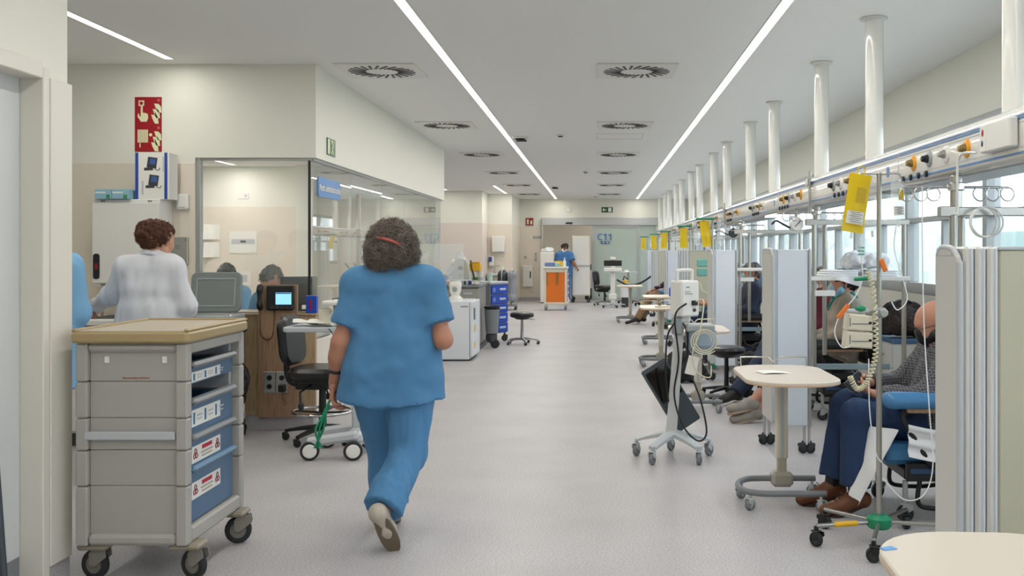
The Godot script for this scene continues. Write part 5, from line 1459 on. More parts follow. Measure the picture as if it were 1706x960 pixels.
func mid_left() -> void:
	# fridge seen from its side, door towards the corridor
	var t := thing("small_fridge", "white under-counter fridge with yellow stickers on its corridor side", "fridge", w(-1.95, 0, 13.5))
	part(t, "body", mb().span(Vector3(-0.32, 0.02, -0.38), Vector3(0.265, 0.79, 0.38), 0.008), hexm("fridge_white", "dde1e6", 0.35))
	var d := part(t, "door", mb().span(Vector3(0.27, 0.05, -0.38), Vector3(0.315, 0.785, 0.38), 0.012), mats.fridge_white)
	part(d, "handle", mb().box(Vector3(0.325, 0.62, 0.3), Vector3(0.02, 0.16, 0.02), 0.005), mats.mid_grey)
	for q in [[0.42, "e6c21a"], [0.2, "e6c21a"]]:
		part(d, "sticker", mb().box(Vector3(0.3165, q[0], 0.2), Vector3(0.002, 0.09, 0.16)), hexm("sticker_yellow", q[1], 0.5))
	part(t, "name_plate", mb().box(Vector3(0.2, 0.72, 0.382), Vector3(0.1, 0.02, 0.003)), mats.grey_plastic)
	part(t, "foot", mb().span(Vector3(-0.3, 0, -0.35), Vector3(0.27, 0.025, 0.35)), mats.dark_grey)
	t = thing("small_fan", "white desk device with round face standing on the fridge", "fan", w(-1.9, 0.79, 13.35))
	part(t, "foot", mb().lathe([Vector2(0, 0), Vector2(0.1, 0), Vector2(0.1, 0.03), Vector2(0.05, 0.07), Vector2(0, 0.07)], 20), mats.white_gloss)
	part(t, "body", mb().lathe([Vector2(0, 0.06), Vector2(0.05, 0.06), Vector2(0.075, 0.12), Vector2(0.085, 0.2), Vector2(0.075, 0.25), Vector2(0, 0.26)], 20), mats.white_gloss)
	part(t, "dial", mb().lathe([Vector2(0, 0.085), Vector2(0.03, 0.085), Vector2(0.035, 0.07), Vector2(0.035, 0.0)], 18, Vector3(0, 0.15, 0.01), Vector3.BACK), mats.grey_plastic)
	# grey bench behind it
	t = thing("lab_bench", "grey laboratory bench crowded with equipment behind the fridge", "bench", w(-2.25, 0, 14.95))
	part(t, "worktop", mb().span(Vector3(-0.05, 0.92, -0.55), Vector3(0.54, 0.96, 0.45), 0.006), mats.mid_grey)
	part(t, "cabinet_body", mb().span(Vector3(-0.02, 0.08, -0.52), Vector3(0.52, 0.92, 0.4), 0.004), hexm("bench_grey", "8d8a84", 0.5))
	part(t, "drawer", mb().span(Vector3(0.0, 0.7, 0.4), Vector3(0.52, 0.9, 0.415), 0.003), hexm("bench_front", "9a978f", 0.5))
	part(t, "handle", mb().box(Vector3(0.36, 0.83, 0.42), Vector3(0.12, 0.03, 0.015), 0.004), mats.light_grey)
	part(t, "plinth", mb().span(Vector3(0, 0, -0.5), Vector3(0.53, 0.08, 0.37)), mats.dark_grey)
	t = thing("microscope", "grey laboratory instrument with black knobs on the bench", "instrument", w(-2.02, 0.98, 14.8))
	part(t, "base", mb().box(Vector3(0, 0.03, 0), Vector3(0.28, 0.06, 0.26), 0.01), mats.light_grey)
	part(t, "body", mb().prism(PackedVector2Array([Vector2(-0.12, 0), Vector2(0.14, 0), Vector2(0.1, 0.24), Vector2(0.05, 0.3), Vector2(-0.07, 0.3), Vector2(-0.1, 0.2)]), 0.16, Transform3D(Basis(), Vector3(0, 0.06, -0.08)), 0.01), hexm("instrument_grey", "b5b3a8", 0.45))
	part(t, "window", mb().box(Vector3(0.0, 0.22, 0.083), Vector3(0.07, 0.05, 0.008), 0.002), mats.black)
	part(t, "window", mb().box(Vector3(0.0, 0.11, 0.083), Vector3(0.06, 0.06, 0.006), 0.002), mats.grey_plastic)
	part(t, "lever", mb().tube([Vector3(0.14, 0.33, 0), Vector3(0.16, 0.22, 0.05), Vector3(0.2, 0.08, 0.05)], 0.012, 6), mats.black)
	part(t, "eyepiece", mb().cyl(Vector3(-0.08, 0.22, 0.05), Vector3(-0.2, 0.1, 0.08), 0.03), mats.light_grey)
	part(t, "knob", mb().cyl(Vector3(-0.2, 0.1, 0.06), Vector3(-0.25, 0.06, 0.07), 0.045), hexm("indigo", "3d4488", 0.4))
	t = thing("instrument_shelf", "white low shelf under the laboratory instrument", "shelf", w(-2.02, 0.96, 14.78))
	part(t, "board", mb().box(Vector3(0, 0.01, 0), Vector3(0.5, 0.018, 0.4), 0.003), mats.paper)
	# clear acrylic guard with plastic bag
	t = thing("acrylic_guard", "clear acrylic screen box standing on the bench", "guard", w(-2.2, 0.96, 14.62))
	for q in [[Vector3(-0.16, 0.3, 0), Vector3(0.006, 0.6, 0.3)], [Vector3(0.05, 0.3, 0.14), Vector3(0.42, 0.6, 0.006)]]:
		part(t, "pane", mb().box(q[0], q[1]), mats.clear_plastic)
	part(t, "edge", mb().box(Vector3(-0.16, 0.3, 0.15), Vector3(0.012, 0.6, 0.012)), mats.paper)
	var bag := mb()
	blob(bag, [[Vector3(-0.05, 0.1, 0), Vector3(0.02, 0.38, -0.02), 0.12, 0.06], [Vector3(0.06, 0.08, 0), Vector3(0.06, 0.3, 0), 0.1, 0.05]], 0.02, 0.05, fold_noise(12, 10.0), 0.04)
	solo("plastic_bag", bag, clear("bag_clear", Color(0.9, 0.92, 0.93), 0.45, 0.25), "crumpled clear plastic bag slumped behind the instrument", "bag", w(-2.12, 1.0, 15.2))
	var cols := ["c02040", "2c3c80", "e4e4e0", "3b3b40", "2c3c80", "d8d4c8"]
	for k in 6:
		var b := thing("sample_pack", ["red pack lying at the front of the bench", "blue pack lying beside the red pack on the bench", "white pack at the middle of the bench front", "black pack tilted on the bench front", "second blue pack right of the black one", "cream crinkled pack at the bench corner"][k], "pack", w(-2.2 + k * 0.085, 0.96, 14.56 - (k % 2) * 0.03), k * 23.0, "packs on the bench front")
		part(b, "wrapper", mb().box(Vector3(0, 0.03, 0), Vector3(0.075, 0.06, 0.05), 0.015), hexm("pack_%d" % k, cols[k], 0.4))
		part(b, "seal", mb().box(Vector3(0, 0.062, 0), Vector3(0.07, 0.004, 0.02)), mats.paper)
	# yellow container, jars and basin column
	t = thing("basin_unit", "brown sided basin unit with grey top beyond the bench", "unit", w(-2.12, 0, 16.6))
	part(t, "body", mb().span(Vector3(-0.5, 0.1, -0.3), Vector3(0.12, 0.9, 0.3), 0.004), hexm("unit_brown", "8f7c68", 0.5))
	part(t, "worktop", mb().span(Vector3(-0.52, 0.9, -0.32), Vector3(0.16, 0.94, 0.32), 0.01), mats.grey_plastic)
	part(t, "leg", mb().span(Vector3(-0.48, 0, -0.28), Vector3(0.1, 0.1, 0.28)), mats.dark_grey)
	t = thing("sharps_container", "yellow sharps container on white tubs beside the bench", "container", w(-2.02, 1.12, 16.5))
	part(t, "body", mb().prism(rr(0.2, 0.14, 0.03), 0.12, flat(0), 0.01), mats.yellow)
	part(t, "lid", mb().prism(rr(0.16, 0.12, 0.03), 0.03, flat(0.12), 0.008), hexm("amber", "e0980f", 0.4))
	for k in 3:
		t = thing("white_tub", ["left white tub under the yellow container", "middle white tub with green label under the yellow container", "right white tub under the yellow container"][k], "tub", w(-2.11 + k * 0.09, 0.94, 16.5), 0, "white tubs on the basin unit")
		part(t, "body", mb().lathe([Vector2(0, 0), Vector2(0.04, 0), Vector2(0.042, 0.13), Vector2(0, 0.13)], 14), mats.white_plastic)
		part(t, "lid", mb().lathe([Vector2(0.044, 0.13), Vector2(0.044, 0.175), Vector2(0, 0.178)], 14), mats.paper)
		part(t, "label", mb().lathe([Vector2(0.0425, 0.03), Vector2(0.0425, 0.08)], 14), hexm("leaf_green", "3f7a3a", 0.5) if k == 1 else mats.light_grey)
	t = thing("drawer_cart", "royal blue five-drawer cart on casters beside the round stool", "cart", w(-1.74, 0, 16.0), 58)
	part(t, "body", mb().span(Vector3(-0.22, 0.14, -0.2), Vector3(0.22, 0.92, 0.2), 0.006), hexm("cart_side", "8a8c8e", 0.45))
	part(t, "top", mb().span(Vector3(-0.24, 0.92, -0.22), Vector3(0.24, 0.965, 0.22), 0.012), mats.light_grey)
	var ys := [0.76, 0.61, 0.47, 0.31, 0.15]
	var hs := [0.15, 0.14, 0.13, 0.15, 0.15]
	for k in 5:
		var dr := part(t, "drawer", mb().span(Vector3(-0.21, ys[k] + 0.004, 0.2), Vector3(0.21, ys[k] + hs[k], 0.225), 0.005), mats.royal_blue)
		part(dr, "handle", mb().box(Vector3(0.06, ys[k] + hs[k] * 0.55, 0.232), Vector3(0.16, 0.035, 0.014), 0.004), hexm("handle_pale", "b8c4dc", 0.4))
		part(dr, "label_sticker", mb().box(Vector3(-0.15, ys[k] + hs[k] * 0.5, 0.2265), Vector3(0.06, 0.06, 0.002)), mats.paper if k > 1 else hexm("sticker_blue", "6f8fd0", 0.5))
	for sx in [-1, 1]:
		for sz in [-1, 1]:
			caster(t, Vector3(sx * 0.19, 0, sz * 0.17), 0.05, 40 * sx, mats.dark_grey, mats.rubber, mats.dark_grey, 0.025, 0.14)
	t = thing("waste_basket", "grey waste basket with dark liner between fridge and blue cart", "bin", w(-1.575, 0, 14.9))
	part(t, "body", mb().lathe([Vector2(0, 0.22), Vector2(0.09, 0.22), Vector2(0.115, 0.58), Vector2(0.1, 0.58)], 16), mats.mid_grey)
	part(t, "liner", mb().lathe([Vector2(0.1, 0.58), Vector2(0.12, 0.6), Vector2(0.122, 0.63), Vector2(0.1, 0.62)], 16), mats.black)
	part(t, "stand", mb().cyl(Vector3(0, 0.09, 0), Vector3(0, 0.22, 0), 0.08), mats.dark_grey)
	part(t, "wheel", mb().lathe([Vector2(0, -0.02), Vector2(0.06, -0.02), Vector2(0.07, 0), Vector2(0.06, 0.02), Vector2(0, 0.02)], 16, Vector3(0.05, 0.07, 0.05), Vector3.BACK), mats.rubber)
	stool("round black stool with chrome base near the blue drawer cart", w(-1.17, 0, 15.5), mats.chrome, 10)
	t = thing("paper_cup", "pale green cup standing on the blue cart top", "cup", w(-1.72, 0.965, 15.95))
	part(t, "body", mb().lathe([Vector2(0, 0), Vector2(0.04, 0), Vector2(0.05, 0.13), Vector2(0.045, 0.13), Vector2(0.035, 0.01), Vector2(0, 0.01)], 14), hexm("mint", "bcd8d0", 0.5))
	part(t, "rim", mb().lathe([Vector2(0.05, 0.128), Vector2(0.053, 0.132), Vector2(0.05, 0.136), Vector2(0.045, 0.13)], 14), mats.paper)

# ---------- the far end of the ward
func far_end() -> void:
	var t := thing("soap_dispenser", "white paper towel dispenser on the far pier", "dispenser", w(-2.62, 1.62, 26.47))
	part(t, "body", mb().prism(PackedVector2Array([Vector2(-0.16, -0.2), Vector2(0.16, -0.2), Vector2(0.18, 0.22), Vector2(-0.18, 0.22)]), 0.16, Transform3D(), 0.02), mats.white_plastic)
	part(t, "slot", mb().box(Vector3(0.02, -0.18, 0.155), Vector3(0.26, 0.02, 0.012)), mats.light_grey)
	t = thing("soap_dispenser", "white and blue soap dispenser below the towel dispenser", "dispenser", w(-2.8, 1.18, 26.47))
	part(t, "body", mb().box(Vector3(0, 0, 0.06), Vector3(0.15, 0.26, 0.12), 0.03), mats.white_plastic)
	part(t, "front", mb().box(Vector3(-0.03, 0.05, 0.122), Vector3(0.09, 0.13, 0.01), 0.004), hexm("indigo2", "3c4a92", 0.35))
	t = thing("basin_tap", "chrome swan-neck tap over the far hand basin", "tap", w(-2.7, 0.86, 26.2))
	part(t, "spout", mb().tube(smooth([Vector3(0, 0, 0), Vector3(0, 0.16, 0), Vector3(0.06, 0.2, 0.02), Vector3(0.2, 0.18, 0.04), Vector3(0.25, 0.1, 0.05)], 5), 0.016, 8), mats.chrome)
	part(t, "lever", mb().tube([Vector3(0, 0.16, 0), Vector3(0.0, 0.42, 0), Vector3(0.26, 0.46, 0.02)], 0.01, 6), mats.chrome)
	t = thing("hand_basin", "grey hand basin counter at the far pier", "basin", w(-2.62, 0, 26.15))
	part(t, "bowl", mb().span(Vector3(-0.26, 0.8, -0.3), Vector3(0.3, 0.86, 0.28), 0.02), mats.light_grey)
	part(t, "cabinet_body", mb().span(Vector3(-0.24, 0.0, -0.3), Vector3(0.28, 0.8, 0.22), 0.004), hexm("unit_cream", "b8ac9c", 0.5))
	# laundry stand
	t = thing("laundry_stand", "grey laundry bag stand with hanging bags by the far wall", "stand", w(-2.12, 0, 24.6))
	for s in [-1, 1]:
		part(t, "hoop", mb().tube(smooth([Vector3(s * 0.1 - 0.13, 0.1, 0.22), Vector3(s * 0.12 - 0.1, 0.9, 0.2), Vector3(s * 0.12 - 0.06, 0.98, 0.1), Vector3(s * 0.12 - 0.06, 0.98, -0.1), Vector3(s * 0.12 - 0.1, 0.9, -0.2), Vector3(s * 0.1 - 0.13, 0.1, -0.22)], 5), 0.014, 8), mats.chrome)
		var bag := mb()
		blob(bag, [[Vector3(s * 0.12 - 0.1, 0.86, -0.1), Vector3(s * 0.12 - 0.1, 0.86, 0.1), 0.1, 0.1], [Vector3(s * 0.12 - 0.1, 0.3, -0.08), Vector3(s * 0.12 - 0.1, 0.3, 0.08), 0.11, 0.11], [Vector3(s * 0.12 - 0.1, 0.86, 0), Vector3(s * 0.12 - 0.1, 0.3, 0), 0.12, 0.12]], 0.03, 0.05, fold_noise(30 + s, 8.0), 0.03, Vector3(2, 0.5, 2))
		part(t, "bag", bag, hexm("laundry_dark", "3d4148", 0.6) if s < 0 else hexm("laundry_grey", "9aa0a8", 0.7))
	part(t, "base", mb().box(Vector3(-0.1, 0.11, 0), Vector3(0.46, 0.03, 0.46), 0.006), mats.mid_grey)
	for sx in [-1, 1]:
		for sz in [-1, 1]:
			caster(t, Vector3(-0.1 + sx * 0.2, 0, sz * 0.2), 0.04, 20, mats.light_grey, mats.rubber, mats.light_grey, 0.022, 0.1)
	# on the end wall
	t = thing("hose_cabinet", "white cabinet with black slot low on the end wall", "cabinet", w(-2.03, 0.72, 29.18))
	part(t, "body", mb().box(Vector3(0, 0, 0.05), Vector3(0.3, 0.62, 0.1), 0.01), mats.white_paint)
	part(t, "handle", mb().box(Vector3(0.08, 0.04, 0.103), Vector3(0.035, 0.2, 0.01), 0.003), mats.black)
	for q in [["call_button", "small grey call button above the white cabinet", -2.1, 1.27, 0.08, 0.08], ["hand_sensor", "narrow grey sensor plate beside the glass door", -1.8, 1.28, 0.06, 0.24], ["name_plate", "grey name plate left of the glass door", -1.77, 1.86, 0.22, 0.07], ["wall_socket", "white wall socket below the white cabinet on the end wall", -1.87, 0.28, 0.09, 0.09]]:
		t = thing(q[0], q[1], "plate", w(q[2], q[3], 29.182))
		part(t, "plate", mb().box(Vector3(0, 0, 0.01), Vector3(q[4], q[5], 0.02), 0.004), mats.grey_plastic if q[0] != "wall_socket" else mats.white_plastic)
		part(t, "face", mb().box(Vector3(0, 0, 0.021), Vector3(q[4] * 0.6, q[5] * 0.6, 0.003)), mats.light_grey)
	# orange trolley
	t = thing("drug_trolley", "white drug trolley with orange side panel before the far door", "trolley", w(-1.02, 0, 24.55))
	var fr := mb()
	for s in [-1, 1]:
		fr.span(Vector3(s * 0.285, 0.14, -0.25), Vector3(s * 0.225, 1.02, 0.25), 0.01)
	fr.span(Vector3(-0.225, 0.14, -0.25), Vector3(0.225, 0.2, 0.25), 0.006).span(Vector3(-0.225, 0.93, -0.25), Vector3(0.225, 1.02, 0.25), 0.01)
	part(t, "frame", fr, mats.cream_plastic)
	part(t, "side_panel", mb().prism(rr(0.46, 0.76, 0.03), 0.46, Transform3D(Basis(), Vector3(0, 0.565, -0.23)), 0.004), mats.orange, "bright orange panel")
	part(t, "top", mb().prism(rr(0.62, 0.56, 0.05), 0.05, flat(1.02), 0.012), mats.white_plastic)
	for k in 5:
		part(t, "drawer_pull", mb().box(Vector3(0.3, 0.28 + k * 0.15, 0.0), Vector3(0.03, 0.05, 0.3), 0.01), mats.paper)
		part(t, "drawer", mb().span(Vector3(0.286, 0.22 + k * 0.15, -0.22), Vector3(0.3, 0.36 + k * 0.15, 0.22), 0.003), hexm("salmon", "d8836a", 0.5))
	for q in [[-0.2, 0.3], [0.03, 0.32], [0.06, 0.28]]:
		part(t, "strap", mb().box(Vector3(q[0], 0.93 - q[1] / 2, 0.262), Vector3(0.02, q[1], 0.01), 0.003), hexm("strap_brown", "8a6a3c", 0.7))
	for sx in [-1, 1]:
		for sz in [-1, 1]:
			caster(t, Vector3(sx * 0.24, 0, sz * 0.2), 0.06, 15 * sx, mats.white_plastic, mats.mid_grey, mats.white_plastic, 0.03, 0.14)
	for q in [["yellow_tub", "yellow tub on top of the drug trolley", 0.06, "f0c020", 0.22, 0.12, 0.03], ["blue_tray", "blue-grey tray on top of the drug trolley", -0.13, "6d7fb0", 0.28, 0.1, 0.05], ["mint_pack", "mint green pack on top of the drug trolley", 0.05, "9cd0c0", 0.12, 0.08, 0.2]]:
		var o := thing(q[0], q[1], "container", w(-1.02 + q[2], 1.07, 24.55 - q[6]), 0)
		part(o, "body", mb().box(Vector3(0, q[5] / 2, 0), Vector3(q[4], q[5], 0.13), 0.012), hexm(q[0], q[3], 0.4))
		part(o, "lid", mb().box(Vector3(0, q[5] + 0.008, 0), Vector3(q[4] * 0.9, 0.016, 0.12), 0.004), mats.paper if q[0] != "yellow_tub" else mats.yellow)
	t = thing("spray_bottle", "white bottle with pointed cap on the trolley edge", "bottle", w(-0.8, 1.07, 24.4))
	part(t, "body", mb().lathe([Vector2(0, 0), Vector2(0.04, 0), Vector2(0.04, 0.12), Vector2(0.015, 0.16), Vector2(0, 0.16)], 12), mats.paper)
	part(t, "cap", mb().lathe([Vector2(0.02, 0.15), Vector2(0.012, 0.22), Vector2(0, 0.23)], 10), mats.white_plastic)
	# tall white equipment behind it and cabinets in the doorway
	t = thing("paper_column", "tall white stand with linen on top inside the doorway", "stand", w(-1.4, 0, 27.9))
	part(t, "body", mb().box(Vector3(0, 0.72, 0), Vector3(0.38, 1.4, 0.4), 0.02), mats.white_plastic)
	for sx in [-1, 1]:
		part(t, "foot", mb().box(Vector3(sx * 0.14, 0.02, 0), Vector3(0.06, 0.04, 0.36), 0.006), mats.dark_grey)
	var ln := mb()
	blob(ln, [[Vector3(-0.12, 1.46, 0), Vector3(0.12, 1.47, 0), 0.06, 0.05], [Vector3(-0.05, 1.5, 0.05), Vector3(0.12, 1.5, -0.05), 0.05, 0.05]], 0.02, 0.03, fold_noise(33, 12.0), 0.03)
	part(t, "linen", ln, mats.linen)
	t = thing("tall_trolley", "tall cream cabinet trolley pushed in the doorway", "trolley", w(-0.47, 0, 28.3))
	part(t, "body", mb().span(Vector3(-0.24, 0.19, -0.3), Vector3(0.27, 1.88, 0.26), 0.008), mats.cream_plastic)
	part(t, "door", mb().span(Vector3(-0.22, 0.22, 0.26), Vector3(0.25, 1.02, 0.28), 0.004).span(Vector3(-0.22, 1.06, 0.26), Vector3(0.25, 1.85, 0.28), 0.004), mats.white_paint)
	part(t, "rail", mb().box(Vector3(0, 1.04, 0.29), Vector3(0.5, 0.03, 0.03), 0.006), mats.light_grey)
	part(t, "handle", mb().box(Vector3(0.29, 1.0, 0.24), Vector3(0.03, 0.16, 0.03), 0.006), mats.black)
	for sx in [-1, 1]:
		part(t, "leg", mb().cyl(Vector3(sx * 0.24, 0.1, 0.2), Vector3(sx * 0.24, 1.9, 0.2), 0.02), mats.alu)
		for sz in [-1, 1]:
			caster(t, Vector3(sx * 0.22, 0, sz * 0.2), 0.065, 50, mats.dark_grey, mats.rubber, mats.mid_grey, 0.03, 0.19)
	t = thing("floor_box", "dark box on the floor behind the tall cream trolley", "box", w(-0.2, 0, 30.2))
	part(t, "body", mb().box(Vector3(0, 0.15, 0), Vector3(0.34, 0.3, 0.3), 0.01), mats.dark_grey)
	part(t, "lid", mb().box(Vector3(0, 0.31, 0), Vector3(0.36, 0.02, 0.32), 0.004), mats.black)
	office_chair("office_chair", "dark office chair before the frosted far door", w(0.2, 0, 26.6), -70, 0.52, false, mats.steel)
	# computer workstation on wheels
	t = thing("computer_trolley", "white computer workstation trolley before the frosted door", "trolley", w(0.4, 0, 25.6), 180)
	part(t, "column", mb().box(Vector3(0, 0.6, 0), Vector3(0.12, 1.0, 0.08), 0.02), mats.white_plastic)
	part(t, "tray", mb().prism(rr(0.46, 0.4, 0.03), 0.1, flat(0.92), 0.02), mats.white_plastic)
	part(t, "monitor_stem", mb().box(Vector3(0, 1.12, 0.02), Vector3(0.08, 0.26, 0.05), 0.01), mats.white_plastic)
	part(t, "screen_shell", mb().box(Vector3(0, 1.14, -0.04), Vector3(0.46, 0.14, 0.05), 0.01), mats.black)
	part(t, "scanner", mb().box(Vector3(0, 1.26, 0.0), Vector3(0.14, 0.08, 0.08), 0.015), mats.white_plastic)
	part(t, "battery_box", mb().box(Vector3(0, 0.28, 0), Vector3(0.2, 0.16, 0.14), 0.02), mats.white_plastic)
	star_base(t, 5, 0.3, 0.12, 0.09, mats.light_grey, 0.035, mats.rubber, 0.6)
	t = thing("instrument_stand", "small table on a thin stand right of the computer trolley", "stand", w(0.85, 0, 27.2))
	part(t, "top", mb().prism(rr(0.5, 0.36, 0.04), 0.025, flat(0.86), 0.005), mats.light_grey)
	part(t, "column", mb().cyl(Vector3(0, 0.1, 0), Vector3(0, 0.86, 0), 0.025), mats.steel)
	part(t, "cover", mb().lathe([Vector2(0, 0.06), Vector2(0.03, 0.05), Vector2(0.09, 0)], 14, Vector3(-0.05, 0.885, 0)), mats.white_plastic)
	star_base(t, 4, 0.28, 0.11, 0.09, mats.dark_grey, 0.04, mats.rubber, 0.4)
	t = thing("cleaning_bucket", "white plastic sack with black and yellow lid beside the computer trolley", "bin", w(0.72, 0, 25.9))
	part(t, "body", mb().lathe([Vector2(0, 0.25), Vector2(0.11, 0.25), Vector2(0.13, 0.62), Vector2(0, 0.64)], 14), mats.linen)
	part(t, "lid", mb().box(Vector3(0.02, 0.66, 0), Vector3(0.16, 0.07, 0.14), 0.01), mats.yellow)
	part(t, "grip", mb().tube([Vector3(-0.05, 0.68, 0.02), Vector3(-0.02, 0.8, 0.02), Vector3(0.07, 0.72, 0.02)], 0.018, 6), mats.black)
	part(t, "stand", mb().cyl(Vector3(0, 0, 0), Vector3(0, 0.26, 0), 0.1, 0.08), mats.dark_grey)
	solo("ventilator_hose", mb().tube(smooth([Vector3(0, 0, 0), Vector3(0.25, -0.12, 0.05), Vector3(0.55, -0.1, 0.1), Vector3(0.9, 0.12, 0.1), Vector3(1.15, 0.42, 0.1)], 8), 0.024, 8), mats.rubber, "thick black hose sweeping up from the computer trolley", "hose", w(0.5, 0.72, 25.4))

# ---------- patient bays
const ORD := ["first", "second", "third", "fourth", "fifth", "sixth", "seventh", "eighth", "ninth", "tenth", "eleventh", "twelfth", "thirteenth", "fourteenth"]
func rail_unit(k: int, d0: float, d1: float) -> void:
	var t := thing("service_rail", "%s section of the suspended white medical rail counted from the camera" % ORD[k], "rail", w(0, 0, d0), 0, "medical rail sections")
	var l := d1 - d0 - 0.015
	var prof := PackedVector2Array([Vector2(1.70, 1.815), Vector2(1.682, 1.825), Vector2(1.675, 1.845), Vector2(1.675, 1.985), Vector2(1.682, 2.012), Vector2(1.7, 2.03), Vector2(1.73, 2.036), Vector2(1.95, 2.036), Vector2(1.985, 2.025), Vector2(2.0, 2.0), Vector2(2.0, 1.84), Vector2(1.99, 1.82), Vector2(1.97, 1.815)])
	part(t, "body", mb().prism(prof, l, Transform3D(Basis(), Vector3(0, 0, -l))), mats.white_gloss)
	for q in [[1.978, 0.007], [1.989, 0.004], [1.84, 0.009]]:
		part(t, "stripe", mb().box(Vector3(1.6745, q[0], -l / 2), Vector3(0.004, q[1], l - 0.01)), mats.stripe_blue)
	part(t, "groove", mb().box(Vector3(1.6748, 1.962, -l / 2), Vector3(0.002, 0.003, l - 0.02)).box(Vector3(1.6748, 1.862, -l / 2), Vector3(0.002, 0.003, l - 0.02)), mats.light_grey)
	var fl := ["outlet_yellow", "grey_plastic", "white_plastic", "outlet_yellow", "grey_plastic", "white_plastic", "outlet_yellow", "white_plastic"]
	var nb := ["brass", "black", "steel", "brass", "black", "steel", "brass", "steel"]
	var off := [2.64, 2.905, 3.15, 3.40, 1.51, 1.3, 1.05, 0.85]
	var order := [0, 2, 1, 3, 4, 5, 6, 7]
	for q in 8:
		if off[q] > l - 0.1: continue
		var c: int = order[q]
		var o := part(t, "gas_outlet", mb().lathe([Vector2(0, 0.012), Vector2(0.03, 0.012), Vector2(0.041, 0.008), Vector2(0.043, 0)], 18, Vector3(1.676, 1.915, -off[q]), Vector3.LEFT), mats[fl[c]])
		part(o, "nozzle", mb().lathe([Vector2(0, 0.044), Vector2(0.013, 0.044), Vector2(0.016, 0.04), Vector2(0.016, 0.028), Vector2(0.02, 0.026), Vector2(0.021, 0.01)], 14, Vector3(1.676, 1.915, -off[q]), Vector3.LEFT), mats[nb[c]])
	for q in 8:
		var z: float = [3.19, 3.31, 3.44, 3.57, 1.1, 1.22, 1.34, 1.46][q]
		if z > l - 0.05: continue
		part(t, "socket", mb().lathe([Vector2(0, 0.012), Vector2(0.014, 0.012), Vector2(0.017, 0.006), Vector2(0.017, 0)], 12, Vector3(1.674, 1.842, -z), Vector3.LEFT), mats.black)
	part(t, "round_sticker", mb().lathe([Vector2(0, 0.002), Vector2(0.032, 0.002), Vector2(0.032, 0)], 20, Vector3(1.6755, 1.905, -0.19), Vector3.LEFT), mats.stripe_blue)
	part(t, "underside_tray", mb().box(Vector3(1.86, 1.812, -l / 2), Vector3(0.2, 0.006, l - 0.04)), mats.light_grey)
	if l > 2:
		part(t, "reading_lamp", mb().box(Vector3(1.84, 1.805, -0.85), Vector3(0.19, 0.012, 0.6), 0.003), mats.led if k == 3 else mats.frosted)
		if k == 3:
			var a := AreaLight3D.new()
			a.name = "reading_light"
			a.area_size = Vector2(0.14, 0.38)
			a.area_normalize_energy = true
			a.light_color = Color(1, 0.97, 0.92)
			a.light_energy = 0.25
			a.area_range = 20.0
			a.shadow_enabled = true
			t.add_child(a, true)
			a.rotation.x = -PI / 2
			a.position = Vector3(1.84, 1.797, -0.85)

func frame_unit(d: float, x0: float, x1: float, yb: float, label: String, shelf: bool) -> void:
	var t := thing("equipment_frame", label, "frame", w(x0, 0, d), 0, "steel equipment frames")
	var lx := x1 - x0
	part(t, "top_bar", mb().box(Vector3(lx / 2, yb, 0), Vector3(lx, 0.042, 0.03), 0.004), mats.steel)
	part(t, "end_block", mb().box(Vector3(0.04, yb, 0.004), Vector3(0.09, 0.05, 0.05), 0.004), mats.steel)
	part(t, "hanger", mb().cyl(Vector3(0.09, yb, -0.03), Vector3(0.09, 1.808, -0.03), 0.028), mats.steel)
	for q in [[0.06, 0.02, 0.34], [0.22, -0.32, 0.6], [lx - 0.04, 0.0, 0.5]]:
		part(t, "post", mb().cyl(Vector3(q[0], q[2], q[1]), Vector3(q[0], yb - 0.015, q[1]), 0.019, -1, 14), mats.steel)
	part(t, "cross_bar", mb().bar(Vector3(0.22, yb, 0), Vector3(0.22, yb, -0.34), 0.03, 0.03), mats.steel)
	part(t, "lower_bar", mb().box(Vector3(lx * 0.42, 0.54, -0.02), Vector3(lx * 0.8, 0.045, 0.02), 0.003), hexm("bar_teal", "8fa3aa", 0.4, 0.5))
	if shelf:
		part(t, "shelf", mb().box(Vector3(lx / 2 - 0.03, 1.235, -0.12), Vector3(lx + 0.04, 0.032, 0.36), 0.004), mats.white_paint)
	part(t, "clamp", mb().box(Vector3(0.14, 1.12, 0.03), Vector3(0.16, 0.045, 0.03), 0.004), mats.white_plastic)
	var hook := mb()
	hook.cyl(Vector3(-0.16, 1.752, -0.03), Vector3(0.34, 1.752, -0.03), 0.006)
	for q in [-0.15, -0.08, -0.02, 0.2, 0.26, 0.33]:
		var ring := []
		for s in 18: ring.append(Vector3(q + sin(TAU * s / 18) * 0.032, 1.72 + cos(TAU * s / 18) * 0.033, -0.03 + 0.012 * sin(TAU * s / 36)))
		hook.tube(ring, 0.0035, 5, true)
	part(t, "hook_rail", hook, mats.chrome)
	part(t, "hook_collar", mb().cyl(Vector3(0.09, 1.735, -0.03), Vector3(0.09, 1.775, -0.03), 0.04), mats.chrome)

